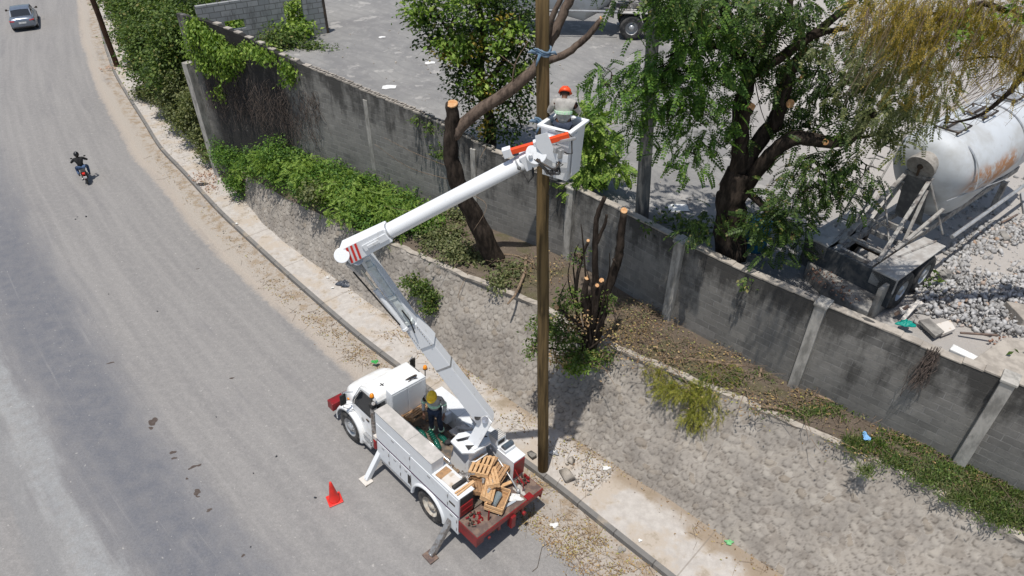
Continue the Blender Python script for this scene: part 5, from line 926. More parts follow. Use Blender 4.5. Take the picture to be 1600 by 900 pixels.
m = MB(); a = wy(625, 508, YB-.3); c_ = wy(552, 425, YB-.25); m.cyl(a, c_, .018, n=8); m.tube([wy(648, 520, YB-.25), wy(640, 500, YB-.25), wy(628, 485, YB-.22)], .016, 6); B('hydraulic_hose', m, M_black, LB_)
for dy in (-.2, .2):                                                  # boom foot cheeks
    a = wy(762, 652, YB+dy); m = MB(); m.beam(a, wy(735, 700, YB+dy), .03, .34, up=(1, 0, .3)); B('boom_cheek', m, M_boom, TU, bevel=.006)
m = MB(); m.cyl(wy(758, 656, YB-.26), wy(758, 656, YB+.26), .085, n=20); B('pivot_pin', m, M_chrome, TU); m = MB(); m.cyl(wy(746, 652, YB-.178), wy(746, 652, YB-.17), .075, n=20); B('boom_hole', m, M_black, LB_)
# elbow and upper boom
u0, u1, u2 = wy(541, 395, YU), wy(608, 361, YU), wy(826, 248, YU); upn = ny.cross(u2-u0)
m = MB(); m.beam(u0, u1, .36, .40, up=upn, wd2=.32, ht2=.33); UB = B('boom_elbow', m, M_boom, bevel=.02)
m = MB(); m.cyl(wy(534, 399, YU-.25), wy(534, 399, YU+.2), .15, n=28); B('elbow_drum', m, M_boom, UB, bevel=.01); m = MB(); m.cyl(wy(558, 405, YU-.1), wy(558, 405, YB+.2), .12, n=24); m.beam(wy(548, 408, YU+.05), wy(566, 425, YB), .16, .2); B('elbow_pin', m, M_alu, UB)
m = MB(); d_ = (u1-u0).normalized(); hn = upn.normalized(); nf = -ny
for i in range(3):
    c_ = u0+d_*(.10+.10*i)+nf*.181-hn*.0; a_ = c_+hn*.17-d_*.06; b_2 = c_-hn*.17+d_*.06; m.add([tuple(a_), tuple(a_+d_*.05), tuple(b_2+d_*.05), tuple(b_2), *(tuple(q_+nf*.004) for q_ in (a_, a_+d_*.05, b_2+d_*.05, b_2))], [(0, 1, 2, 3), (7, 6, 5, 4), (0, 4, 5, 1), (1, 5, 6, 2), (2, 6, 7, 3), (3, 7, 4, 0)])
B('red_stripe', m, M_redbright, UB)
m = MB(); m.beam(u0.lerp(u1, .45)+nf*.19, u0.lerp(u1, .98)+nf*.17, .02, .14, up=upn); m.beam(u0.lerp(u1, .55)+nf*.21, u0.lerp(u1, .8)+nf*.2, .02, .06, up=upn); B('elbow_plate', m, M_boom, UB, bevel=.004)
m = MB(); m.box(0, 0, 0, 0, 0, 0); m = MB(); c_ = wy(560, 383, YU); m.cbox(c_, (.2, .14, .06)); B('red_marker', m, M_redbright, UB, bevel=.01)
m = MB(); m.tube([u1.lerp(u2, -.03), u1, u1.lerp(u2, .5), u2], [.17, .155, .145, .14], 28); BT = B('upper_boom', m, M_boom, smooth=True); m = MB(); m.cyl(u1.lerp(u2, .0), u1.lerp(u2, .012), .162, n=28); m.cyl(u1.lerp(u2, .93), u1.lerp(u2, .94), .15, n=28); B('boom_band', m, M_alu, BT)
m = MB(); c_ = wy(811, 257, YU); m.cyl(c_+nf*.125, c_+nf*.147, .035, n=16); B('boom_port', m, M_black, BT)
# tip
m = MB(); m.cyl(wy(838, 240, YU-.16), wy(838, 240, YU+.14), .19, n=32); m.beam(u2.lerp(u1, .04), wy(842, 240, YU), .28, .30, up=upn); TI = B('boom_tip', m, M_boom, bevel=.015)
m = MB(); vs = [(836, 212), (855, 207), (868, 240), (888, 243), (886, 254), (866, 255), (850, 245), (838, 230)]; A_ = [wy(x, y, YU-.17) for x, y in vs]; Bk = [wy(x, y, YU-.13) for x, y in vs]; n = len(vs); m.add([tuple(q_) for q_ in A_+Bk], [tuple(range(n)), tuple(reversed(range(n, 2*n)))]+[(i, (i+1) % n, n+(i+1) % n, n+i) for i in range(n)]); B('tip_bracket', m, M_boom, TI, bevel=.004)
m = MB(); m.beam(wy(797, 237, YU-.05), wy(889, 211, YU-.05), .09, .10, up=upn); JB = B('jib_beam', m, M_orange, TI, bevel=.01); m = MB(); m.beam(wy(786, 240, YU-.05), wy(799, 236, YU-.05), .14, .17, up=upn); B('beam_end_cap', m, M_boom, JB, bevel=.012); m = MB(); m.beam(wy(834, 226, YU-.05), wy(852, 221, YU-.05), .12, .14, up=upn); B('beam_sleeve', m, M_boom, JB, bevel=.012)
m = MB(); m.cbox(wy(868, 232, YU-.1), (.14, .16, .1)); m.cbox(wy(876, 240, YU-.15), (.08, .1, .16)); m.beam(wy(862, 222, YU-.05), wy(900, 216, YU-.1), .06, .05); m.cyl(wy(829, 245, YU-.22), wy(829, 245, YU-.1), .04); B('leveling_gear', m, M_alu, TI, bevel=.01)
for i in range(9):
    m = MB(); m.tube([wy(838+random.uniform(-4, 6), 250+random.uniform(-3, 3), YU-.2), wy(858+random.uniform(-5, 5), 268+random.uniform(-6, 8), YU-.3), wy(878+random.uniform(-8, 4), 262+random.uniform(-8, 12), YU-.25), wy(872+random.uniform(-6, 4), 252, YU-.15)], .016 if i < 5 else .01, 6); B('hydraulic_hose', m, M_black if i % 3 else M_darkmetal, TI, smooth=True)
m = MB(); m.tube([wy(832, 252, YU-.1), wy(833, 275, YU-.15), wy(826, 284, YU-.15), wy(820, 272, YU-.1)], .024, 7); m.tube([wy(862, 265, YU-.3), wy(860, 290, YU-.3), wy(856, 305, YU-.28)], .008, 5); m.tube([wy(866, 262, YU-.3), wy(862, 285, YU-.3), wy(862, 300, YU-.28)], .008, 5); B('hanging_hose', m, M_black, TI, smooth=True)
# bucket (in world, yawed)
Yn = 11.22; cn = PY(886, 286, Yn); ub = math.radians(33); lx = Vector((-math.cos(ub), math.sin(ub), 0)).normalized(); rx = Vector((lx.y, -lx.x, 0)); hb_ = 1.02
if rx.y < 0: rx = -rx
MBk = MTi@Matrix(((lx.x, rx.x, 0, cn.x), (lx.y, rx.y, 0, cn.y), (0, 0, 1, cn.z), (0, 0, 0, 1)))
def bk(x, y, z): return MBk@Vector((x, y, z))
s0, s1, th = .03, .60, .035
def ring(o, i, z): return [bk(o, o, z), bk(s1-o+.0, o, z), bk(s1-o, s1-o, z), bk(o, s1-o, z), bk(o, o, z)]
m = MB(); m.grid([[bk(.3, .3, 0)]*5, ring(.04, 0, 0), ring(.0, 0, hb_-.06), ring(-.05, 0, hb_-.05), ring(-.05, 0, hb_), ring(.035, 0, hb_), ring(.07, 0, .05), [bk(.3, .3, .05)]*5]); BK = B('bucket', m, M_boom, bevel=.012)
m = MB(); m.box(.0, .012, .12, .3, .1, .9, MBk@Matrix.Translation((-.014, 0, 0))); m.box(.25, .45, -.03, 0, .15, .9, MBk); B('bucket_rib', m, M_boom, BK, bevel=.006)
m = MB(); m.tube([bk(.25, -.07, 1.0), bk(.0, -.08, 1.03), bk(-.06, -.05, .96), bk(-.06, .02, .6), bk(-.0, -.06, .62), bk(.3, -.1, .72)], .011, 6); B('bucket_guard', m, M_darkmetal, BK, smooth=True)
m = MB(); m.box(.3, .5, -.16, 0, .5, .85, MBk); m.box(.2, .55, -.22, -.14, .6, .75, MBk); B('bucket_mount', m, M_boom, BK, bevel=.01)

# worker in the bucket, seen from behind, bending to the pole
Wb = cn+lx*.31+rx*.30; fdir = math.atan2(1, .15)
WK = person((Wb.x, Wb.y, cn.z+.22), fdir, 'worker in grey shirt with green band and orange helmet, back turned, in the raised bucket', dict(pelvis=(-.02, 0, .93), chest=(.05, 0, 1.30), neck=(.11, 0, 1.43), head=(.17, 0, 1.50), look=(1, -.1, -.6),
   shoulder_l=(.06, .19, 1.36), shoulder_r=(.06, -.19, 1.36), elbow_l=(.12, .30, 1.10), elbow_r=(.14, -.31, 1.12), wrist_l=(.36, .22, 1.08), wrist_r=(.38, -.22, 1.14), hip_l=(0, .1, .88), hip_r=(0, -.1, .88), knee_l=(.03, .1, .48), knee_r=(.03, -.1, .48), ankle_l=(0, .1, .08), ankle_r=(0, -.1, .08), foot_l=(.15, .02, -.04), foot_r=(.15, -.02, -.04)), M_shirt, M_jeans, M_orange); WK.scale = (.9, .9, .84)
# worker on the bed, facing the camera
wp = MT@Vector((1.50, -.22, 1.27)); person(wp, math.radians(-100), 'worker in grey reflective shirt, dark jeans and yellow helmet standing on the truck bed', dict(pelvis=(0, 0, .95), chest=(.02, 0, 1.28), neck=(.04, 0, 1.45), head=(.10, .0, 1.54), look=(1, 0, -.5),
   shoulder_l=(.02, .2, 1.39), shoulder_r=(.02, -.2, 1.39), elbow_l=(-.02, .29, 1.12), elbow_r=(-.02, -.30, 1.12), wrist_l=(.10, .27, .90), wrist_r=(.14, -.26, .93), hip_l=(0, .1, .9), hip_r=(0, -.1, .9), knee_l=(.05, .13, .49), knee_r=(.03, -.12, .49), ankle_l=(0, .14, .08), ankle_r=(0, -.13, .08), foot_l=(.15, .03, -.04), foot_r=(.15, -.03, -.04)), M_shirt, M_jeans, M_yellow, vest=True)

# ---------------------------------------------------------------- load on the truck (each thing its own)
def pallet(loc, eul, label, m=M_wood, L=.62, Wd=.50, n=5, H_=.13, group='wooden pallets on the truck', box=False):
    r = empty('wooden_crate' if box else 'wooden_pallet', mat=MT@Matrix.Translation(loc)@Euler(eul).to_matrix().to_4x4()); tag(r, label, 'crate' if box else 'pallet', group)
    for i in range(n):
        mb = MB(); x = -L/2+i*(L-.07)/(n-1); 
        if not box: mb.box(x, x+.07+random.uniform(-.01, .01), -Wd/2, Wd/2, H_-.018, H_); mb.build('slat', m, r, bevel=.002)
    if box:
        for z in (.02, .13):
            for a in (-1, 1):
                mb = MB(); mb.box(-L/2, L/2, a*Wd/2-.011, a*Wd/2+.011, z, z+.075); mb.build('slat', m, r, bevel=.002); mb = MB(); mb.box(a*L/2-.011, a*L/2+.011, -Wd/2+.012, Wd/2-.012, z, z+.075); mb.build('slat', m, r, bevel=.002)
        mb = MB(); mb.box(-L/2+.012, L/2-.012, -Wd/2+.012, Wd/2-.012, 0, .015); mb.build('base_board', M_wood2, r); 
        for a in (-1, 1):
            for b_ in (-1, 1): mb = MB(); mb.box(a*(L/2-.035)-.02, a*(L/2-.035)+.02, b_*(Wd/2-.035)-.02, b_*(Wd/2-.035)+.02, .016, .24); mb.build('corner_post', m, r)
    else:
        for y in (-Wd/2+.03, 0, Wd/2-.03): mb = MB(); mb.box(-L/2, L/2, y-.025, y+.025, .018, H_-.019); mb.build('stringer', m, r)
        for i in (0, n//2, n-1): mb = MB(); x = -L/2+i*(L-.07)/(n-1); mb.box(x, x+.07, -Wd/2, Wd/2, 0, .018); mb.build('base_slat', m, r)
    return r
pallet((2.22, -.12, 1.50), (0, .5, .05), 'pale wooden crate side leaning against the white box behind the cab', M_wood2, .6, .75, 5)
pallet((-.42, -.12, 1.62), (.12, .08, .55), 'wooden pallet lying highest, right against the pedestal', M_wood, .5, .72, 5)
pallet((-.40, -.15, 1.46), (.02, .0, .50), 'lower wooden pallet partly under the one by the pedestal', M_wood2, .52, .74, 5)
pallet((-.82, -.08, 1.56), (.15, .12, 1.0), 'wooden pallet tilted across the middle of the load', M_wood, .32, .62, 4)
pallet((-.95, .18, 1.46), (.05, -.45, .62), 'wooden crate side propped behind the open crate with the spring', M_wood, .3, .68, 4)
pallet((-.62, .28, 1.40), (.1, -.35, .9), 'wooden pallet half buried at the left edge of the load by the brackets', M_wood2, .34, .6, 4)
pallet((-.70, -.42, 1.42), (-.2, .15, .25), 'wooden pallet lowest on the right side of the load under the steel rod', M_wood2, .45, .5, 5)
cr_ = pallet((-1.22, .10, 1.22), (.05, -.05, .5), 'open wooden crate holding a grey coil at the tail of the truck', M_wood, .46, .66, 4, box=True, group=None)
mc = MT@Matrix.Translation((-1.20, .12, 1.33))@Euler((0, 0, 1.95)).to_matrix().to_4x4(); r = empty('grey_coil', mat=mc); tag(r, 'grey ribbed cylinder lying inside the open wooden crate', 'insulator')
mb = MB(); mb.cyl((-.2, 0, 0), (.2, 0, 0), .055, n=18); mb.build('core', M_alu, r, smooth=False); mb = MB(); [mb.cyl((-.19+i*.03, 0, 0), (-.178+i*.03, 0, 0), .085, n=20) for i in range(13)]; mb.build('rib', simple('grey_ceramic', (.30, .36, .38), None, rough=.35), r)
for i, (x, y, z, yaw, lab) in enumerate(((-.98, .12, 1.60, 2.0, 'grey ribbed insulator lying on the propped crate side'), (-.62, .0, 1.62, 2.3, 'grey metal tube resting between the two highest pallets'))):
    r = empty('insulator', mat=MT@Matrix.Translation((x, y, z))@Euler((0, .15, yaw)).to_matrix().to_4x4()); tag(r, lab, 'insulator'); mb = MB(); mb.cyl((-.24, 0, 0), (.24, 0, 0), .032, n=12); mb.build('rod', M_alu, r); mb = MB(); [mb.cyl((-.18+k_*.06, 0, 0), (-.165+k_*.06, 0, 0), .05, n=14) for k_ in range(6)]; mb.build('disc', M_greytop, r)
for i, (x, y, z, yaw, L_, lab) in enumerate([(.2, .38, 1.24, .1, 1.1, 'long plank on the bed floor beside the pedestal, left side'), (1.0, -.28, 1.28, .6, .5, 'short thick timber lying between the green insulators and the console'), (-.55, -.3, 1.66, 1.9, .6, 'loose thin plank lying on top of the highest pallets'), (-1.0, -.35, 1.3, 1.3, .5, 'loose plank sticking out of the load towards the white cloth')]):
    mb = MB(); mb.box(-L_/2, L_/2, -.045, .045, 0, .03); o = mb.build('plank', M_wood if i % 2 else M_wood2, None, bevel=.003); o.matrix_world = MT@Matrix.Translation((x, y, z))@Euler((.05, .06, yaw)).to_matrix().to_4x4(); tag(o, lab, 'plank')
mb = MB()
for _ in range(60): a = Vector((random.uniform(.1, 2.3), random.uniform(-.62, .5), 1.2)); mb.cbox(a+Vector((0, 0, .02)), (random.uniform(.03, .16), random.uniform(.02, .05), .025), Euler((0, 0, random.random()*3)).to_matrix(), mi=random.choice((0, 1, 2)))
o = mb.build('bed_debris', [M_wood2, M_deck, M_stick], None); o.matrix_world = MT; tag(o, 'wood chips and scraps scattered over the cargo bed floor', 'debris', kind='stuff')
# green glass insulator strings
def string(pts, lab, n=11):
    q_ = [Vector(p) for p in pts]; r = empty('insulator_string', mat=MT@Matrix.Translation(q_[0])); tag(r, lab, 'insulator')
    mb = MB(); mb.tube([p-q_[0] for p in q_], .02, 8); mb.build('core', M_darkmetal, r)
    for i in range(n):
        t_ = i/(n-1)*(len(q_)-1)*.999; k = int(t_); a = q_[k].lerp(q_[k+1], t_-k)-q_[0]; d_ = (q_[k+1]-q_[k]).normalized(); mb = MB(); mb.tube([a-d_*.022, a-d_*.005, a+d_*.022], [.085, .075, .025], 14); mb.build('glass_disc', M_greenglass, r, smooth=True)
string([(1.95, .12, 1.3), (1.7, .10, 1.30), (1.45, .22, 1.3)], 'green glass insulator string lying nearest the leaning crate side')
string([(1.55, -.02, 1.42), (1.25, .02, 1.32), (1.0, .12, 1.3)], 'green glass insulator string lying in front of the worker on the bed')
string([(1.75, .36, 1.28), (1.4, .38, 1.28), (1.1, .34, 1.28)], 'green glass insulator string lying along the tall left cabinet')
string([(1.35, -.22, 1.3), (1.05, -.18, 1.3)], 'short green glass insulator string beside the control console', 7)
def simple_thing(name, mb, m, label, cat, loc=None, eul=(0, 0, 0), bevel=.004, smooth=False, group=None, M=None):
    o = mb.build(name, m, None, smooth, bevel); tag(o, label, cat, group); o.matrix_world = (MT if M is None else M)@Matrix.Translation(loc or (0, 0, 0))@Euler(eul).to_matrix().to_4x4(); return o
mb = MB(); mb.box(-.28, .28, -.17, .17, 0, .02); simple_thing('board', mb, M_board, 'pale rectangular board lying on the low rear deck of the left cabinet', 'board', (-.30, .85, 1.868), (0, 0, .03))
mb = MB(); mb.box(-.1, .1, -.17, .2, 0, .03); simple_thing('cardboard_sheet', mb, M_wood2, 'brown cardboard scrap sticking out under the pale board', 'cardboard', (-.08, .84, 1.866), (0, .0, .1))
for i, (dx, lab) in enumerate(((0, 'wooden batten across the left cabinet end, nearer the dark roll'), (-.06, 'wooden batten across the left cabinet end, rearmost'))): mb = MB(); mb.box(-.022, .022, -.33, .25, 0, .035); simple_thing('wooden_batten', mb, M_wood, lab, 'batten', (-.74+dx, .80, 1.868), (0, 0, .06*i))
mb = MB(); mb.cyl((0, -.2, .055), (0, .2, .055), .05, n=18); mb.box(-.05, .05, -.19, .19, 0, .03); simple_thing('dark_roll', mb, M_black, 'dark blue-black roll on a white base beside the wooden battens', 'roll', (-.60, .80, 1.868), (0, 0, 0))
mb = MB(); [mb.tube([(random.uniform(-.2, .2), -.15, random.uniform(0, .06)), (random.uniform(-.2, .2), 0, .08), (random.uniform(-.2, .2), .15, random.uniform(0, .06))], .012, 6) for _ in range(8)]; simple_thing('steel_brackets', mb, M_steel, 'bundle of bent steel brackets lying inboard of the dark roll', 'brackets', (-.5, .5, 1.80), (0, 0, .5))
r = empty('vent_unit', mat=MT@Matrix.Translation((-.12, -.9, 1.822))); tag(r, 'white louvred box on top of the right rear cabinet, nearer the boom foot', 'box')
mb = MB(); mb.box(-.16, .16, -.15, .17, 0, .22); mb.build('case', M_paint, r, bevel=.006); mb = MB(); [mb.box(-.15+i*.055, -.12+i*.055, -.16, .17, .222, .245) for i in range(6)]; mb.build('louvre', M_greytop, r); mb = MB(); mb.box(-.17, -.161, -.1, .12, .04, .16); mb.build('opening', M_black, r)
r = empty('winch_unit', mat=MT@Matrix.Translation((-.50, -.9, 1.822))); tag(r, 'dark blue-grey cylinder unit on a white tray, on the right rear cabinet end', 'winch')
mb = MB(); mb.box(-.11, .11, -.18, .18, 0, .09); mb.build('tray', M_paint, r, bevel=.006); mb = MB(); mb.cyl((0, -.16, .13), (0, .16, .13), .075, n=20); mb.build('cylinder', simple('slate_metal', (.06, .085, .11), (.12, .13, .14), 8, .4), r)
mb = MB(); P_ = [(-.2, -.62, 1.75), (-.6, -.58, 1.62), (-1.0, -.55, 1.45), (-1.35, -.5, 1.3)]; mb.tube(P_, .022, 8); mb.sphere(P_[-1], .055); mb.cyl(P_[0], (-.15, -.62, 1.78), .035); o = mb.build('steel_pole_tool', M_alu, None, True); o.matrix_world = MT; tag(o, 'long grey steel rod slanting down the right side of the load', 'tool')
def crumple(name, c, r, m, label, cat, seed=1):
    g = np.random.default_rng(seed); nu, nv = 22, 16; rows = []
    ph = g.uniform(0, 6.3, 6)
    for i in range(nv+1):
        row = []
        for k in range(nu+1):
            a = 2*math.pi*k/nu; f = i/nv; rr = f*(1+.22*math.sin(3*a+ph[0])+.15*math.sin(5*a+ph[1])); x = r[0]*rr*math.cos(a); y = r[1]*rr*math.sin(a); z = r[2]*((1-f)**.6)*(1+.4*math.sin(7*a+ph[2]+f*4))+.02*math.sin(x*40+ph[3])*math.cos(y*35+ph[4])*(1 if f < .98 else 0)+.012; row.append((x, y, max(z, .004)))
        rows.append(row)
    mb = MB(); mb.grid(rows); mb.add([(p[0]*.98, p[1]*.98, .002) for p in rows[-1][:-1]], [tuple(range(nu))]); o = mb.build(name, m, None, True); tag(o, label, cat); return o
o = crumple('white_cloth', 0, (.2, .12, .07), M_paper, 'crumpled white cloth on the tail platform beside the open crate', 'cloth', 3); o.matrix_world = MT@Matrix.Translation((-1.38, -.35, 1.17))@Euler((0, 0, 1.0)).to_matrix().to_4x4()
o = crumple('grey_rope_heap', 0, (.17, .12, .08), M_greytop, 'heap of grey rope at the end of the steel rod', 'rope', 5); o.matrix_world = MT@Matrix.Translation((-1.3, -.62, 1.17))
mb = MB(); [mb.tube([(-1.5+.02*i, .32-.03*i, 1.18), (-1.45+.012*i, .0, 1.185+.004*i), (-1.48+.012*i, -.3, 1.18), (-1.35, -.45, 1.2)], .011, 5) for i in range(5)]; o = mb.build('grey_cables', simple('grey_cable', (.42, .46, .5), None, rough=.5), None, True); o.matrix_world = MT; tag(o, 'loose grey cables along the rear edge of the tail platform', 'cables', kind='stuff')
# ================================================================ TANK TRAILERS (x from the hitch end towards the tank, z up)
def trailer(loc, rz, label, full=True, L=8.5, dz=0.0):
    r = empty('tank_trailer', tuple(loc), rz); tag(r, label, 'trailer')
    t0 = 2.1
    m = MB(); n = 36; rows = []
    prof = [(t0-.02, .0, 2.86), (t0, .40, 2.85), (t0+.10, .66, 2.80), (t0+.35, .92, 2.68), (t0+.8, 1.02, 2.54), (t0+1.4, 1.08, 2.46), (t0+2.6, 1.09, 2.45), ((L+t0)/2, 1.09, 2.45), (L-2.4, 1.09, 2.45), (L-1.2, 1.07, 2.46), (L-.35, 1.0, 2.6), (L-.12, .7, 2.75), (L, .4, 2.8), (L+.02, 0, 2.82)]
    for x, r_, zc in prof:
        row = []; hp = (L-t0)/2; ph_ = ((x-t0) % hp)/hp if t0 < x < L-.01 else 0; dp = max(0, 1-abs(ph_-.42)*2.0)*min(1, r_/1.1)
        for k in range(n+1):
            a = 2*math.pi*k/n; y, z = r_*math.cos(a), r_*math.sin(a)
            if z < 0: z *= 1+.44*dp; y *= 1-.22*(-math.sin(a))*min(1, r_)
            row.append((x, y, zc+z+dz))
        rows.append(row)
    m.grid(rows); tk = m.build('tank', M_tank, r, smooth=True)
    for i, x in enumerate((t0+.75, t0+2.2, t0+3.9)):
        m = MB(); m.cyl((x, 0, 3.40), (x, 0, 3.60), .22, n=20); m.cyl((x, 0, 3.60), (x, 0, 3.64), .26, n=20); hb = m.build('hatch', M_alu, tk); m = MB(); m.beam((x-.3, 0, 3.68), (x+.3, 0, 3.68), .05, .04); [m.beam((x+.2*a, .2*b, 3.5), (x+.32*a, .3*b, 3.66), .04, .04) for a in (-1, 1) for b in (-1, 1)]; m.tube([(x-.34, -.3, 3.65), (x+.34, -.3, 3.65), (x+.34, .3, 3.65), (x-.34, .3, 3.65), (x-.34, -.3, 3.65)], .018, 5); m.build('hatch_clamp', M_darkmetal, hb)
    m = MB()
    for x in (t0+.5, t0+(L-t0)/2, L-.6):
        m.grid([[(x+o, 1.10*math.cos(a), 2.455+1.10*math.sin(a)) for a in np.linspace(0, math.pi, 24)] for o in (-.04, .04)])
    m.build('tank_band', M_alu, tk, smooth=True)
    m = MB(); m.tube([(t0+.05, -.75, 2.15), (t0+2.2, -1.22, 2.25)], .012, 5); m.tube([(t0+.4, -1.1, 1.15), (L-.5, -1.1, 1.15)], .05, 8); m.tube([(t0, 1.05, 1.15), (L-.5, 1.05, 1.15)], .04, 8); m.build('pipe', M_alu, r)
    # frame
    m = MB(); [m.box(-.2, L-.4, s*.45-.06, s*.45+.06, .92, 1.1) for s in (-1, 1)]; [m.box(x, x+.08, -.45, .45, .94, 1.06) for x in np.arange(0, L-.5, .7)]; m.build('frame', M_frame, r); m = MB(); m.box(-.30, -.2, -1.18, 1.18, .30, 1.10); m.box(-.2, .2, -1.1, -.56, .3, .9); m.box(-.2, .2, .56, 1.1, .3, .9); m.build('rear_panel', simple('dark_blue_grey_metal', (.035, .042, .05), (.09, .09, .09), 5, .7), r, bevel=.01)  # dark metal panel reaching low, also standing in for the interior's shade
    m = MB()
    for s in (-1, 1):
        m.beam((.1, s*.5, 1.1), (t0-.15, s*.28, 2.55), .09, .07); m.beam((.9, s*.5, 1.1), (t0+.1, s*.75, 1.9), .08, .07); m.beam((1.4, s*.45, 1.1), (t0-.1, s*.3, 2.3), .08, .07); m.beam((-.1, s*.6, 1.12), (2.0, s*.95, 1.15), .05, .05)
        m.beam((t0-.05, s*.28, 2.5), (t0+.3, s*.9, 1.2), .16, .04)
    m.beam((.3, -.5, 1.25), (.3, .5, 1.25), .05, .05); m.beam((.9, -.5, 1.6), (.9, .5, 1.6), .05, .05); m.beam((.5, -.5, 1.3), (1.5, .4, 2.0), .04, .04)
    m.beam((t0-.12, -.33, 2.58), (t0-.12, .33, 2.58), .1, .1); m.build('brace', M_frame, r, bevel=.008)
    m = MB(); m.cyl((t0-.22, 0, 2.82), (t0-.14, 0, 2.86), .34, n=32); m.cyl((t0-.2, 0, 2.84), (t0+.1, 0, 2.9), .3, n=28); mh = m.build('manhole_cover', M_manhole, r); m = MB(); m.beam((t0-.24, 0, 2.62), (t0-.26, 0, 2.95), .05, .04); m.cyl((t0-.27, 0, 2.86), (t0-.23, 0, 2.86), .07, n=12); m.build('cover_latch', M_darkmetal, mh)
    m = MB(); m.grid([[(t0-.1, -.3, 2.5), (t0-.1, .3, 2.5)], [(t0+.3, -.35, 1.2), (t0+.3, .35, 1.2)]]); m.build('cone_plate', simple('dusty_grey_plate', (.12, .125, .13), (.2, .2, .2), 5, .8), r)  # plate in dusty dark grey
    m = MB(); a0_, a1_ = Vector((.55, .75, 1.0)), Vector((t0+.15, .92, 3.35))
    for s in (-.2, .2): m.beam(a0_+Vector((0, s, 0)), a1_+Vector((0, s, 0)), .04, .04)
    for k in range(10): c = a0_.lerp(a1_, (k+.5)/10); m.beam(c-Vector((0, .2, 0)), c+Vector((0, .2, 0)), .03, .03)
    m.tube([a1_+Vector((0, -.2, 0)), a1_+Vector((.3, -.2, .35)), a1_+Vector((.8, -.3, .3))], .02, 6); m.tube([a1_+Vector((0, .2, 0)), a1_+Vector((.3, .2, .35)), a1_+Vector((.8, .1, .3))], .02, 6); m.build('ladder', M_frame, r)
    ax = (.35, 1.45) if full else (L-1.9, L-.8)
    for s in (-1, 1):
        x0, x1 = ax[0]-.62, ax[1]+.55
        m = MB(); m.box(x0, x1, min(s*.58, s*1.2), max(s*.58, s*1.2), 1.1, 1.14); m.box(x0-.03, x0, min(s*.58, s*1.2), max(s*.58, s*1.2), .72, 1.14); m.build('mudguard', M_dusty, r, bevel=.01)
        for x in ax:
            m = MB(); n = 32; R_ = .5
            for yc in (s*1.06, s*.76):
                prof2 = [(.27, -.11), (.4, -.13), (.47, -.12), (R_, -.07), (R_, .07), (.47, .12), (.4, .13), (.27, .11)]; m.grid([[(x+q_*math.cos(2*math.pi*k/n), yc+o, R_+q_*math.sin(2*math.pi*k/n)) for q_, o in prof2] for k in range(n+1)])
            w_ = m.build('wheel', M_tyre, r, smooth=True); m = MB(); pr = [(.28, .1), (.26, .08), (.25, -.02), (.13, -.03), (.12, .1), (0, .11)]; m.grid([[(x+q_*math.cos(2*math.pi*k/n), s*1.06+s*o, R_+q_*math.sin(2*math.pi*k/n)) for q_, o in pr] for k in range(n+1)]); m.build('rim', M_alu, w_, smooth=True)
    m = MB(); [m.cyl((x, -1.0, .5), (x, 1.0, .5), .07) for x in ax]; [m.box(x-.08, x+.08, s*.5-.06, s*.5+.06, .5, .92) for x in ax for s in (-1, 1)]; m.build('axle', M_darkmetal, r)
    lx_ = L-1.6 if full else .6
    for s in (-1, 1): m = MB(); m.box(lx_, lx_+.14, s*.6-.07, s*.6+.07, .02, 1.0); m.box(lx_-.08, lx_+.22, s*.6-.14, s*.6+.14, 0, .04); m.build('landing_leg', M_frame, r, bevel=.006)
    return r
t = NT('tank_paint'); v = t.co(); c = t.mix(t.step(t.noise(v, 1.6, 6, .6), .4, .7), (.54, .57, .60), (.44, .45, .45)); x, y, z = t.sep(v)
rs = t.math('MULTIPLY', t.band(z, 2.25, 2.85, .15), t.math('MULTIPLY', t.band(x, 2.6, 4.9, .3), t.math('LESS_THAN', y, 0))); c = t.mix(t.math('MULTIPLY', rs, t.step(t.noise(v, 1.9, 7, .72), .40, .54)), c, (.40, .19, .08))
c = t.mix(t.math('MULTIPLY', t.step(t.noise(v, 5, 6, .75, sc=(1, 1, .3)), .58, .7), .4), c, (.33, .30, .27)); M_tank = t.end(c, .55, 0, .35)
M_frame = simple('dusty_frame_metal', (.36, .35, .33), (.17, .15, .14), 7, .75, .1); M_dusty = simple('dusty_mudguard', (.44, .43, .41), (.32, .30, .28), 3.5, .85); M_manhole = simple('dusty_cover', (.34, .32, .29), (.24, .22, .20), 8, .8)
tr = P(1352, 402, YZ+1.0); trailer((tr.x-.25, tr.y+.0, YZ), math.radians(38), 'dusty white tank trailer with rust patch, ladder and open frame beside the rubble')
wc = P(985, 62, YZ); ang2 = math.radians(176); TF = trailer((wc.x-math.cos(ang2)*1.6+.1, wc.y-math.sin(ang2)*1.6+1.2, YZ), ang2, 'far tank trailer at the top edge behind the pole, cut off by the frame', True, 8.8, -.45); TF.scale = (1.12, 1.12, 1.12)

# blue barrel under the big tree
pbx = P(1178, 388, YZ); r = empty('blue_barrel', (pbx.x, pbx.y, YZ)); tag(r, 'blue plastic barrel standing at the foot of the large tree behind the wall', 'barrel')
mb = MB(); mb.tube([(0, 0, z) for z in (0, .03, .3, .33, .36, .6, .63, .66, .9, .93)], [.27, .3, .31, .325, .31, .31, .325, .31, .3, .27], 28); mb.build('body', M_blue, r, smooth=True); mb = MB(); mb.cyl((.1, 0, .93), (.1, 0, .96), .05); mb.build('bung', M_black, r)

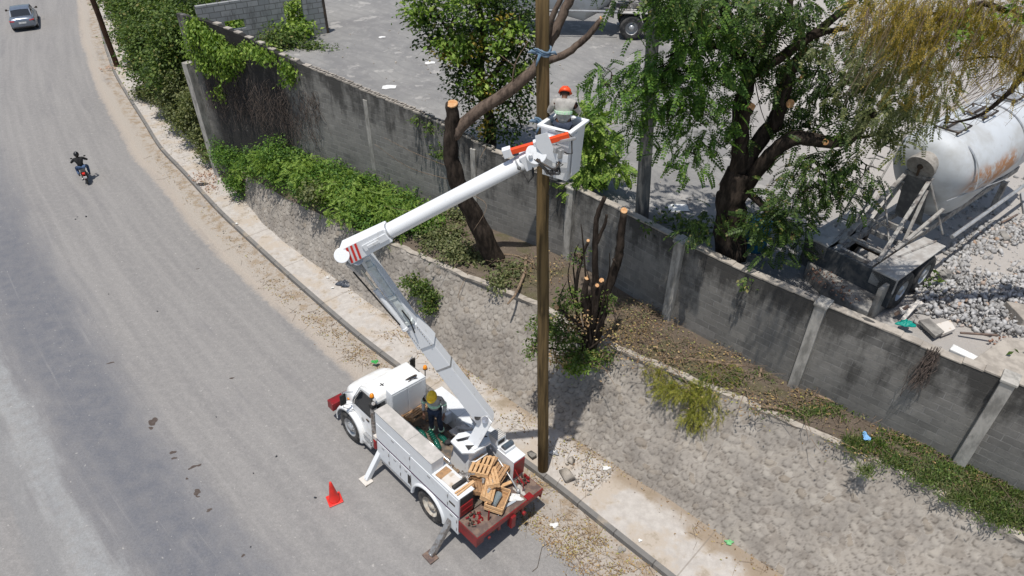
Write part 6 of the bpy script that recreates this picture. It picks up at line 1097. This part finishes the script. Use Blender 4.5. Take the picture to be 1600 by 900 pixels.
# concrete slabs, debris and rubble in the yard
def slab(pts, z0, z1, m, label, name='concrete_slab', cat='slab', bevel=.02):
    mb = MB(); mb.prism([(p.x, p.y) for p in pts], z0, z1, axis='z'); tag(mb.build(name, m, None, bevel=bevel), label, cat)
slab([P(x, y, 5.5) for x, y in [(1262, 408), (1291, 404), (1377, 446), (1357, 487), (1330, 474)]], YZ, 5.5, M_concgrey, 'weathered concrete block top between the wall and the dark pit by the tanker')
slab([P(x, y, 5.95) for x, y in [(1372, 450), (1412, 419), (1418, 422), (1380, 453)]], YZ, 5.95, M_concgrey, 'upright grey concrete panel at the right side of the pit under the tanker frame')
slab([P(x, y, 5.45) for x, y in [(1520, 562), (1572, 526), (1640, 540), (1700, 600), (1590, 596)]], YZ, 5.45, M_concpale, 'large pale concrete slab flush with the wall top at the right edge')
slab([P(x, y, 5.3) for x, y in [(1572, 470), (1620, 478), (1640, 500), (1600, 500), (1586, 484)]], YZ, 5.3, M_concpale, 'broken pale slab lying on the rubble near the right edge')
slab([P(x, y, 5.40) for x, y in [(1490, 537), (1532, 558), (1526, 564), (1484, 545)]], YZ, 5.40, M_paper, 'narrow white plaster strip along the wall top left of the large slab')
slab([P(x, y, 5.2) for x, y in [(1436, 500), (1452, 497), (1476, 518), (1462, 525)]], 5.12, 5.2, M_concgrey, 'flat grey sheet lying on the debris just behind the wall', 'sheet', 'sheet', .005)
slab([P(x, y, 5.2) for x, y in [(1462, 505), (1486, 498), (1494, 512), (1474, 520)]], 5.08, 5.17, M_board, 'tan broken board on the debris beside the grey sheet', 'board', 'board', .005)
slab([P(x, y, 5.3) for x, y in [(1405, 480), (1440, 470), (1443, 474), (1410, 488)]], 5.22, 5.3, M_board, 'pale curved offcut leaning from the upright panel onto the debris', 'board', 'board', .005)
slab([P(x, y, 5.1) for x, y in [(1595, 300), (1610, 300), (1640, 330), (1600, 330)]], YZ, 5.1, M_rubble, 'flat stone at the right edge beyond the tanker wheels', 'stone', 'stone')
slab([P(x, y, 5.12) for x, y in [(1562, 361), (1572, 360), (1580, 372), (1570, 375)]], YZ, 5.12, M_concgrey, 'single dark flat rock alone on the pale ground right of the tanker', 'rock', 'rock')
m = MB()
for i in range(2):
    c = P(1468+i*8, 436-i*3, 5.1); m.cbox(c+Vector((0, 0, 0)), (.16, .19, .38))
r = m.build('hollow_block', M_concgrey, None, bevel=.01); tag(r, 'upright hollow concrete block on the rubble near the tanker wheels', 'block')
m = MB(); [m.cbox(P(1468+i*8, 436-i*3, 5.295), (.09, .1, .02)) for i in range(2)]; m.build('block_hole', M_black, r)
# rubble: stones of several sizes
def stones(name, pts, m, label, smin, smax, kind='stuff', cat='rubble'):
    base = []
    for _ in range(6):
        bm = bmesh.new(); bmesh.ops.create_cube(bm, size=1.5); bmesh.ops.triangulate(bm, faces=bm.faces)
        for v_ in bm.verts: v_.co = Vector([c_*random.uniform(.55, 1.25) for c_ in v_.co])
        base.append((np.array([v_.co[:] for v_ in bm.verts]), np.array([[v_.index for v_ in f.verts] for f in bm.faces]))); bm.free()
    V = []; F = []; n0 = 0
    for p in pts:
        bv, bf = random.choice(base); s_ = smin+(smax-smin)*random.random()**3.4; R = np.array(Euler((random.random()*6, random.random()*6, random.random()*6)).to_matrix()); v_ = bv*np.array([1, .75, .5])*s_; v_ = v_@R.T+np.array(p)+[0, 0, s_*.25]; V.append(v_); F.append(bf+n0); n0 += len(v_)
    o = fast_mesh(name, np.concatenate(V), np.concatenate(F), m); return tag(o, label, cat, kind=kind)
def inpoly(poly, n, Z, jit=.0):
    xs = [p[0] for p in poly]; ys = [p[1] for p in poly]; out = []
    while len(out) < n:
        x, y = random.uniform(min(xs), max(xs)), random.uniform(min(ys), max(ys)); c = False; j = len(poly)-1
        for i in range(len(poly)):
            if (poly[i][1] > y) != (poly[j][1] > y) and x < (poly[j][0]-poly[i][0])*(y-poly[i][1])/(poly[j][1]-poly[i][1])+poly[i][0]: c = not c
            j = i
        if c: p = P(x, y, Z); out.append((p.x, p.y, Z+random.uniform(0, jit)))
    return out
rp = inpoly([(1425, 455), (1500, 425), (1560, 440), (1640, 400), (1680, 520), (1600, 530), (1540, 525), (1480, 500), (1440, 490)], 4200, YZ, .16)+inpoly([(1490, 380), (1530, 350), (1600, 340), (1600, 380), (1520, 400), (1500, 430), (1470, 420)], 900, YZ, .03)+inpoly([(1480, 330), (1640, 250), (1700, 480), (1440, 520), (1400, 470)], 1200, YZ, .01)
stones('rubble', rp, M_rubble, 'bank of grey-white broken stones between the tanker and the wall', .014, .105)
stones('yard_pebbles', inpoly([(480, 60), (840, 20), (1300, 60), (1300, 380), (1100, 330), (900, 280), (760, 210), (600, 130)], 900, YZ, .01), M_concpale, 'small stones and crumbs scattered over the grey yard', .012, .07)
stones('brick_debris', inpoly([(1255, 420), (1300, 425), (1345, 470), (1330, 480), (1270, 440)], 140, 5.5, .04)+inpoly([(1540, 535), (1580, 520), (1590, 545), (1560, 570)], 60, 5.1, .03), simple('brick_dust', (.26, .13, .09), (.36, .24, .17), 14, .95), 'reddish crumbled brick and dead stalks on the block top beside the wall', .015, .06)
for i, (x0, y0, x1, y1, zz, lab) in enumerate([(1410, 500, 1436, 470, 5.45, 'long pale plank leaning against the upright concrete panel'), (1398, 492, 1420, 478, 5.4, 'short brown plank wedged under the leaning pale one'), (1500, 520, 1560, 524, 5.25, 'rusty bar lying flat across the rubble edge behind the slab'), (1565, 348, 1590, 335, 5.1, 'rusty pipe on the ground right of the tanker')]):
    a, b = P(x0, y0, 5.12), P(x1, y1, zz); mb = MB(); mb.beam(a, b, .09 if i < 2 else .05, .035); tag(mb.build('plank' if i < 2 else 'rusty_bar', M_board if i == 0 else M_deck, None, bevel=.004), lab, 'plank' if i < 2 else 'bar')
for x, y, s_, lab in [(608, 136, .28, 'white paper sheet lying in the yard left of the dark leafy tree'), (672, 98, .22, 'small white scrap in the yard beside the dark leafy tree crown'), (1060, 325, .3, 'pale plaster patch by the foot of the concrete pole'), (597, 58, .16, 'tiny white scrap in the far yard above the paper sheet')]:
    p = P(x, y, YZ+.02); mb = MB(); mb.grid([[(i_*s_, j_*s_*.7+.03*math.sin(i_*9), .015*math.sin(i_*7+j_*5)) for i_ in (-1, -.4, .2, 1)] for j_ in (-1, -.3, .4, 1)]); o = mb.build('paper_scrap', M_paper, None, True); o.location = p; tag(o, lab, 'litter')
# debris by wall top and roots
mb = MB()
for _ in range(60):
    s_, z_, p = on_wall(random.uniform(1448, 1472), random.uniform(540, 560)); n_ = Vector(wall.nrm(s_)); pts = [p-n_*.03]
    for k in range(5): pts.append(pts[-1]+Vector((random.uniform(-.10, .05), random.uniform(-.05, .03), -random.uniform(.05, .3)))-n_*.004)
    mb.tube(pts, .006, 4, cap=False)
tag(mb.build('hanging_roots', M_deadvine), 'brown dry roots hanging down the wall face near the right end', 'roots', kind='stuff')

# ================================================================ SIDEWALK AND KERB LITTER
pts = []
def along(u0, u1, o0, o1, n, bias=1.0, z=.0):
    u = rng.uniform(u0, u1, n); o = o0+(o1-o0)*rng.random(n)**bias; p = kerb.at(u)+kerb.nrm(u)*o[:, None]; p[:, 2] = z; return p
def u_at(x, y): p = P(x, y, .1); q_ = kerb.at(np.arange(0, kerb.L, .1)); return .1*float(np.argmin(np.hypot(q_[:, 0]-p.x, q_[:, 1]-p.y)))
ua, ub_, uc, ud, ue = u_at(340, 333), u_at(442, 428), u_at(560, 530), u_at(850, 750), u_at(1034, 899)
rd_l = np.concatenate([along(ua-8, ub_, -.7, -.02, 600, 1.4), along(ub_, uc+1, -.8, -.02, 1100, 1.5), along(uc, ud, -.5, -.02, 600, 1.5), along(ud-.4, ue+2, -1.35, -.02, 5200, 1.2)]); rd_l[:, 2] = .012
sw_l = np.concatenate([along(ua, uc+1, .9, 2.3, 2000, .6), along(uc, ud, .5, 2.4, 3600, .7), along(ud, ue+3, 1.2, 2.6, 1500, .5), along(ud-.2, ud+1.2, .4, 1.9, 500), along(ua-14, ua, .2, 1.6, 900)]); sw_l[:, 2] = .165
al = np.concatenate([rd_l, sw_l]); al[:, :2] += rng.normal(size=(len(al), 2))*.12; n = len(al)
cl = rng.random(n) < .85; al = al[np.sin(al[:, 0]*2.1+np.sin(al[:, 1]*1.7)*2)*np.cos(al[:, 1]*2.6)+rng.normal(size=n)*.5 > -.25]; n = len(al); al[:, 2] += rng.uniform(0, .02, n)
V, F = scatter(LEAF, al, rotm(rng.uniform(0, 6.28, n), rng.normal(size=n)*.25, rng.normal(size=n)*.35), rng.uniform(.02, .07, n)); tag(fast_mesh('leaf_litter', V, F, L_litter), 'dry brown leaf litter gathered along the kerb and sidewalk edge', 'litter', kind='stuff')
a2 = al[rng.random(n) < .22]; n2 = len(a2); a2 = a2+[0, 0, .01]
ST = np.array([[[0, -.012, 0], [1, -.008, .0], [1, .008, .0], [0, .012, 0]], [[0, 0, -.012], [1, 0, -.008], [1, 0, .012], [0, 0, .014]]])
V, F = scatter(ST, a2, rotm(rng.uniform(0, 6.28, n2), rng.normal(size=n2)*.06, rng.normal(size=n2)), rng.uniform(.08, .38, n2)); tag(fast_mesh('twig_litter', V, F, M_stick), 'thin broken twigs strewn along the kerb and sidewalk', 'litter', kind='stuff')
tl = []
for x, y, sx, sy, n_ in [(850, 420, 40, 25, 150), (1080, 560, 120, 22, 600), (1250, 625, 110, 22, 600), (1420, 690, 90, 22, 750), (1540, 740, 70, 22, 400), (1000, 520, 50, 22, 260)]:
    for _ in range(n_): p = P(x+random.gauss(0, sx*.6), y+random.gauss(0, sy*.55), 2.92); tl.append((p.x, p.y, 2.90+random.uniform(0, .05)))
for _ in range(500): p = P(1000+random.gauss(0, 38), 508+random.gauss(0, 22), 2.92); tl.append((p.x, p.y, 2.9+random.uniform(0, .12)))
tl = np.array(tl); n = len(tl); V, F = scatter(LEAF, tl, rotm(rng.uniform(0, 6.28, n), rng.normal(size=n)*.3, rng.normal(size=n)*.4), rng.uniform(.03, .085, n)); tag(fast_mesh('leaf_litter', V, F, L_litter), 'dead leaves covering the soil strip at the foot of the block wall', 'litter', kind='stuff')
V, F = scatter(ST, tl[::5]+[0, 0, .02], rotm(rng.uniform(0, 6.28, len(tl[::5])), rng.normal(size=len(tl[::5]))*.1, rng.normal(size=len(tl[::5]))), rng.uniform(.15, .7, len(tl[::5]))); tag(fast_mesh('twig_litter', V, F, M_stick), 'dead twigs on the soil strip below the block wall', 'litter', kind='stuff')
dc = []
for x, y, sx, sy, n_ in [(1000, 500, 34, 22, 60), (1060, 545, 45, 20, 60), (1150, 585, 40, 16, 40), (1240, 625, 50, 14, 16), (820, 420, 40, 18, 24), (1340, 665, 60, 14, 12)]:
    for _ in range(n_):
        p = P(x+random.gauss(0, sx*.7), y+random.gauss(0, sy*.6), 2.95); a = random.uniform(0, 6.28); l = random.uniform(.25, .8); dc.append([p, p+Vector((math.cos(a)*l*.5, math.sin(a)*l*.5, random.uniform(.02, .2))), p+Vector((math.cos(a+.3)*l, math.sin(a+.3)*l, random.uniform(-.03, .12)))])
mb = MB()
for k in dc: mb.tube(k, [.008, .006, .003], 4, cap=False)
tag(mb.build('dry_cuttings', M_stick), 'tangle of dry brown cuttings strewn over the terrace beside the pollarded tree', 'cuttings', kind='stuff')
dl = np.array([tuple(k[random.randint(1, 2)]) for k in dc]); dl = np.repeat(dl, 4, 0)+rng.normal(size=(len(dl)*4, 3))*[.09, .09, .03]; n = len(dl); V, F = scatter(LEAF, dl, rotm(rng.uniform(0, 6.28, n), rng.normal(size=n)*.5, rng.normal(size=n)*.5), rng.uniform(.03, .08, n)); tag(fast_mesh('withered_leaves', V, F, L_olive), 'withered greyish leaves still on the dry cuttings', 'cuttings', kind='stuff')
gp = []
for x, y, sx, sy, n_ in [(1150, 590, 60, 10, 60), (1290, 640, 60, 14, 90), (1430, 700, 70, 18, 130), (1500, 735, 60, 18, 160), (1380, 690, 40, 12, 80)]:
    for _ in range(n_): p = P(x+random.gauss(0, sx*.6), y+random.gauss(0, sy*.55), 2.92); gp.append((p.x, p.y, 2.92))
gp = np.repeat(np.array(gp), 9, 0)+rng.normal(size=(len(gp)*9, 3))*[.07, .07, .015]; n = len(gp); V, F = scatter(LEAF*[1, .5, 1], gp, rotm(rng.uniform(0, 6.28, n), -.7+rng.normal(size=n)*.5, rng.normal(size=n)*.5), rng.uniform(.05, .12, n)); tag(fast_mesh('low_weeds', V, F, L_mid), 'small green weeds dotted over the soil strip below the block wall', 'weeds', kind='stuff')
stones('kerb_stones', [tuple(p) for p in np.concatenate([along(ud-.6, ud+1.3, .35, 1.7, 120, z=.17), along(ua-6, uc, -.5, .9, 90, z=.02), along(uc, ue, 1.3, 2.2, 90, z=.17)])], M_concpale, 'pale stones and crumbs on the sidewalk around the pole foot', .015, .075)
stones('pink_rubble', [tuple(P(x_, y_, .17)) for x_, y_ in [(random.gauss(322, 13), random.gauss(276, 6)) for _ in range(220)]]+[tuple(P(random.gauss(330, 9), random.gauss(292, 4), .17)) for _ in range(90)], M_pinkrubble, 'pinkish dug-out rubble around a small hole on the sidewalk below the corner pillar', .015, .06)
mb = MB(); c = P(316, 288, .157); mb.prism([(c.x+.28*math.cos(a)*(1+.2*math.sin(3*a)), c.y+.17*math.sin(a)) for a in np.linspace(0, 6.1, 14)], .13, .158, axis='z'); tag(mb.build('pothole', M_black), 'small dark hole in the sidewalk between two pink rubble heaps', 'hole')
for x, y, sc_, lab in [(885, 745, 1.5, 'bare pale concrete chunk lying right of the pole foot'), (893, 722, .9, 'smaller pale chunk behind the large one right of the pole')]:
    stones('concrete_chunk', [tuple(P(x, y, .17))], M_concpale, lab, .17*sc_, .171*sc_, None, 'rock')
stones('grey_rock', [tuple(P(831, 712, .2))], M_concgrey, 'round grey-brown rock on the sidewalk between truck and pole', .16, .161, None, 'rock')
def crum(x, y, Z, r_, m, name, lab, cat='litter', seed=1):
    o = crumple(name, 0, r_, m, lab, cat, seed); o.location = P(x, y, Z)+Vector((0, 0, .01)); return o
crum(947, 732, .16, (.11, .07, .05), M_paper, 'white_wrapper', 'white crumpled wrapper on the sidewalk beside the slope foot', seed=2); crum(866, 821, .01, (.11, .07, .03), M_paper, 'white_wrapper', 'white wrapper on the road behind the truck tail', seed=4)
crum(866, 708, .17, (.13, .09, .08), M_alu, 'grey_wrapper', 'bluish grey crumpled wrapper just right of the pole foot', seed=7); crum(971, 859, .01, (.1, .08, .03), M_concgrey, 'grey_scrap', 'flat grey scrap in the leaf litter below the kerb', seed=8)
crum(586, 566, .17, (.12, .07, .05), simple('green_plastic', (.05, .35, .08), None, rough=.5), 'green_wrapper', 'bright green wrapper on the sidewalk ahead of the cab', seed=9); crum(1139, 848, .17, (.1, .07, .06), simple('pale_green_plastic', (.2, .5, .22), None, rough=.5), 'green_wrapper', 'pale green wrapper at the slope foot near the bottom edge', seed=3)
crum(540, 445, .17, (.30, .16, .16), M_bag, 'dark_plastic_bag', 'black crumpled plastic bag at the foot of the cobbled slope beneath the boom elbow', 'bag', seed=5)
crum(1353, 683, 2.95, (.08, .14, .05), simple('blue_wrap', (.2, .42, .7), None, rough=.5), 'blue_wrapper', 'small blue wrapper on the soil strip near the right pillar', seed=6); crum(1000, 845, .16, (.05, .04, .02), M_paper, 'paper_crumb', 'tiny white paper crumb on the sidewalk near the bottom', seed=12)
crum(765, 462, 2.2, (.05, .05, .04), M_blue, 'teal_scrap', 'tiny teal scrap lying on the cobbled slope left of the pole', seed=13)
crum(1415, 507, 5.2, (.2, .12, .08), simple('teal_plastic', (.0, .25, .2), None, rough=.5), 'teal_net', 'crumpled teal plastic among the debris beside the grey sheet', seed=15)
for i, (x, y, s_) in enumerate([(384, 345, .05), (400, 352, .05), (430, 360, .05), (404, 346, .05), (370, 350, .06), (655, 537, .06), (520, 450, .05), (512, 434, .05)]): crum(x, y, .165 if i > 3 else .02, (s_, s_*.8, s_*.5), M_paper, 'litter_bit', ['white litter bit on the gravel, first up the kerb', 'white litter bit resting against the kerb face', 'white litter bit in the roadside dust, lowest of four', 'white litter bit between two others by the kerb', 'white stone-like litter bit at the edge of the sidewalk', 'white litter bit beneath the lower boom', 'white cup bit by the slope foot left of the black bag', 'white scrap on the sidewalk above the black bag'][i], seed=20+i)
# patches and small marks on the asphalt
M_oil = simple('oil_stain', (.075, .055, .045), (.10, .08, .07), 14, .6); M_tar = simple('tar_bit', (.03, .035, .045), None, rough=.7)
def stain(x, y, a, b, rot, m, seed):
    g = np.random.default_rng(seed); ph = g.uniform(0, 6.28, 4); c = P(x, y, 0); pts = []
    for k in range(26):
        t_ = 2*math.pi*k/26; rr = 1+.22*math.sin(2*t_+ph[0])+.15*math.sin(3*t_+ph[1])+.08*math.sin(5*t_+ph[2]); q_ = Vector((a*rr*math.cos(t_), b*rr*math.sin(t_))); pts.append((c.x+q_.x*math.cos(rot)-q_.y*math.sin(rot), c.y+q_.x*math.sin(rot)+q_.y*math.cos(rot)))
    mb = MB(); mb.prism(pts, .001, .005, axis='z'); return mb
for i, (x, y, a, b, rot) in enumerate([(239, 659, .17, .11, -1.0), (236, 669, .07, .05, 0), (270, 707, .08, .06, .3), (272, 716, .07, .04, 0), (301, 730, .12, .04, .5), (311, 727, .08, .03, .4), (292, 748, .04, .03, 0), (308, 769, .11, .08, -.6), (309, 776, .05, .03, 0), (327, 797, .08, .04, .5), (380, 868, .04, .04, 0), (173, 567, .10, .035, .3), (309, 420, .06, .02, .3), (362, 591, .08, .03, 0)]):
    tag(stain(x, y, a, b, rot, M_oil, i).build('oil_stain', M_oil), kind='structure')
stones('asphalt_bits', [tuple(P(x, y, .0)) for x, y in [(118, 343), (121, 339), (135, 339), (246, 487), (338, 652), (396, 740), (432, 713), (493, 778), (392, 855), (170, 460)]], M_tar, 'few small dark bits lying on the open asphalt', .03, .07, 'stuff', 'litter')
o = MB(); p_ = [P(x, y, .012) for x, y in [(858, 848), (847, 855), (843, 872), (840, 886), (832, 893)]]; o.tube(p_, .008, 5); tag(o.build('bent_wire', M_darkmetal, None, True), 'thin bent wire lying on the asphalt behind the truck', 'wire')

# ================================================================ TRAFFIC CONE
c = P(523, 781, 0); r = empty('traffic_cone', (c.x, c.y, .004)); tag(r, 'red traffic cone standing on the asphalt beside the bucket truck', 'traffic cone')
mb = MB(); mb.box(-.19, .19, -.19, .19, 0, .035); mb.build('base', M_redbright, r, bevel=.015); mb = MB(); mb.tube([(0, 0, .03), (0, 0, .05), (0, 0, .3), (0, 0, .6), (0, 0, .74), (0, 0, .75)], [.16, .14, .10, .055, .032, .02], 28); mb.build('cone', M_redbright, r, smooth=True); r.rotation_euler = (0, 0, .5)

# ================================================================ CAR
def car(loc, rz):
    r = empty('car', loc, rz); tag(r, 'silver sedan driving away at the upper left', 'car')
    M_car = simple('silver_car_paint', (.25, .285, .34), (.22, .25, .30), 4, .25, .6, .5)
    st = [(-2.25, .80, .35, .78), (-2.2, .86, .3, .95), (-1.9, .90, .26, 1.0), (-1.3, .92, .24, .98), (-.4, .92, .24, .94), (.8, .92, .24, .93), (1.3, .90, .24, .90), (1.9, .86, .26, .78), (2.2, .78, .3, .66), (2.28, .7, .36, .56)]
    m = MB(); rows = []
    for x, w_, zb, zt in st: rows.append([(x, -w_*.85, zb), (x, -w_, zb+.12), (x, -w_*1.0, (zb+zt)/2+.05), (x, -w_*.93, zt-.06), (x, -w_*.78, zt), (x, -w_*.4, zt+.025), (x, 0, zt+.035), (x, w_*.4, zt+.025), (x, w_*.78, zt), (x, w_*.93, zt-.06), (x, w_, (zb+zt)/2+.05), (x, w_, zb+.12), (x, w_*.85, zb)])
    m.grid(rows); k = 13; m.f += [tuple(range(k)), tuple(range(len(m.v)-k, len(m.v)))]; m.mi += [0, 0]; m.build('body', M_car, r, smooth=True)
    m = MB(); m.grid([[(x, -w_*1.0, z0), (x, -w_*.82, z1), (x, 0, z1+.03), (x, w_*.82, z1), (x, w_, z0)] for x, w_, z0, z1 in ((-1.55, .72, .98, .99), (-.95, .78, .96, 1.34), (-.4, .8, .95, 1.42), (.2, .8, .94, 1.42), (.65, .78, .93, 1.32), (1.25, .74, .92, .93))]); cb = m.build('cabin_glass', M_glass, r, smooth=False)
    m = MB(); m.grid([[(x, -.64, z), (x, -.3, z+.025), (x, 0, z+.035), (x, .3, z+.025), (x, .64, z)] for x, z in ((-.95, 1.355), (-.7, 1.40), (-.3, 1.435), (.25, 1.435), (.6, 1.36))]); m.build('roof', M_car, r, smooth=True)
    for s in (-1, 1):
        m = MB(); m.beam((-1.5, s*.72, 1.0), (-.95, s*.66, 1.36), .07, .04); m.beam((-.95, s*.66, 1.37), (.6, s*.66, 1.37), .05, .04); m.beam((.6, s*.66, 1.37), (1.2, s*.73, .96), .06, .04); m.beam((-.15, s*.80, .95), (-.12, s*.68, 1.37), .06, .03); m.build('pillar', M_car, r)
        m = MB(); m.prism([(s*.50, .76), (s*.84, .80), (s*.85, .88), (s*.52, .84)], -2.25, -2.14, axis='x'); m.build('tail_light', M_redbright, r, bevel=.005)
        m = MB(); m.beam((.75, s*.9, 1.0), (.8, s*1.05, 1.02), .06, .05); m.box(.74, .86, min(s*1.0, s*1.15), max(s*1.0, s*1.15), .96, 1.1); m.build('mirror', M_darkmetal, r, bevel=.015)
        m = MB(); m.cyl((2.2, s*.6, .62), (2.26, s*.6, .62), .09, n=14); m.build('headlight', M_alu, r)
        for x in (-1.4, 1.4):
            m = MB(); m.cyl((x, s*.72, .32), (x, s*.915, .32), .32, n=28); w_ = m.build('wheel', M_tyre, r, bevel=.02); m = MB(); m.cyl((x, s*.90, .32), (x, s*.925, .32), .21, n=20); m.build('rim', M_alu, w_)
    m = MB(); m.box(-2.275, -2.25, -.26, .26, .60, .72); m.build('number_plate', M_paper, r, bevel=.004); m = MB(); m.box(-2.28, -2.2, -.7, .7, .28, .38); m.build('rear_bumper_trim', M_black, r, bevel=.01)
    r.scale = (.92, .92, .92); return r
c1 = (P(22, 50, 0)+P(60, 48, 0))/2; car((c1.x-1.0, c1.y+1.8, .004), math.radians(119))

# ================================================================ MOTORCYCLE AND RIDER
mc_ = P(138, 289, 0); ud_ = math.radians(122); hd_ = Vector((math.cos(ud_), math.sin(ud_), 0)); cm = mc_+hd_*.65
r = empty('motorcycle', (cm.x, cm.y, .004), ud_); r.scale = (.84, .84, .84); tag(r, 'small dark motorcycle with red tail seen from behind in the road lane', 'motorcycle')
for x in (-.62, .66):
    m = MB(); n = 30; m.grid([[(x+(.23+.05*math.cos(b))*math.cos(2*math.pi*k/n), .05*math.sin(b), .285+(.23+.05*math.cos(b))*math.sin(2*math.pi*k/n)) for b in np.linspace(0, 2*math.pi, 9)] for k in range(n+1)]); w_ = m.build('wheel', M_tyre, r, smooth=True); m = MB(); m.cyl((x, -.04, .285), (x, .04, .285), .06, n=12); [m.tube([(x, 0, .285), (x+.19*math.cos(a), 0, .285+.19*math.sin(a))], .007, 4) for a in np.linspace(0, 5.9, 12)]; m.build('spokes', M_steel, w_)
m = MB(); m.tube([(-.62, .1, .3), (-.1, .1, .42), (.25, .06, .75)], .022, 7); m.tube([(-.62, -.1, .3), (-.1, -.1, .42), (.25, -.06, .75)], .022, 7); m.tube([(-.6, .1, .72), (0, .08, .7), (.3, .04, .8)], .018, 6); m.tube([(-.55, .12, .32), (-.5, .12, .68)], .03, 8); m.tube([(-.55, -.12, .32), (-.5, -.12, .68)], .03, 8); m.build('frame', M_darkmetal, r)
m = MB(); m.sphere((.02, 0, .42), (.2, .13, .16)); m.cyl((-.05, .1, .3), (-.65, .16, .33), .035); m.build('engine', M_steel, r, smooth=True)
m = MB(); m.sphere((.18, 0, .78), (.24, .13, .13), 16, 10); m.build('fuel_tank', M_black, r, smooth=True)
m = MB(); m.box(-.72, .0, -.12, .12, .73, .80); m.build('seat', M_black, r, bevel=.03)
m = MB(); m.box(-.86, -.68, -.07, .07, .66, .74); m.build('tail_light', M_redbright, r, bevel=.01); m = MB(); m.box(-.90, -.885, -.09, .09, .46, .58); m.build('number_plate', M_paper, r); m = MB(); m.beam((-.7, 0, .66), (-.9, 0, .42), .1, .02); m.build('rear_fender', M_red, r)
m = MB(); m.tube([(.64, .07, .29), (.42, .07, .92)], .022, 7); m.tube([(.64, -.07, .29), (.42, -.07, .92)], .022, 7); m.tube([(.28, .34, 1.02), (.40, .12, .98), (.40, -.12, .98), (.28, -.34, 1.02)], .014, 6); m.build('fork', M_chrome, r)
for s in (-1, 1): m = MB(); m.tube([(.33, s*.24, 1.0), (.36, s*.3, 1.2)], .006, 5); m.sphere((.35, s*.33, 1.22), (.015, .06, .04)); m.build('mirror', M_black, r)
m = MB(); m.sphere((.5, 0, .88), (.09, .09, .09)); m.build('headlight', M_alu, r, smooth=True)
RD = person((cm.x, cm.y, .004), ud_, 'rider in black shirt, blue jeans and black helmet sitting on the motorcycle', dict(pelvis=(-.22, 0, .90), chest=(-.14, 0, 1.22), neck=(-.08, 0, 1.42), head=(-.05, 0, 1.55), look=(1, 0, -.1), shoulder_l=(-.12, .2, 1.33), shoulder_r=(-.12, -.2, 1.33), elbow_l=(.02, .38, 1.12), elbow_r=(.02, -.38, 1.12), wrist_l=(.24, .32, 1.05), wrist_r=(.24, -.32, 1.05),
   hip_l=(-.18, .12, .86), hip_r=(-.18, -.12, .86), knee_l=(.2, .26, .72), knee_r=(.2, -.26, .72), ankle_l=(-.05, .24, .33), ankle_r=(-.05, -.24, .33), foot_l=(.16, .02, -.02), foot_r=(.16, -.02, -.02)), M_blackcloth, M_bluejeans, 'full', stripe=False); RD.scale = (.84, .88, .84)
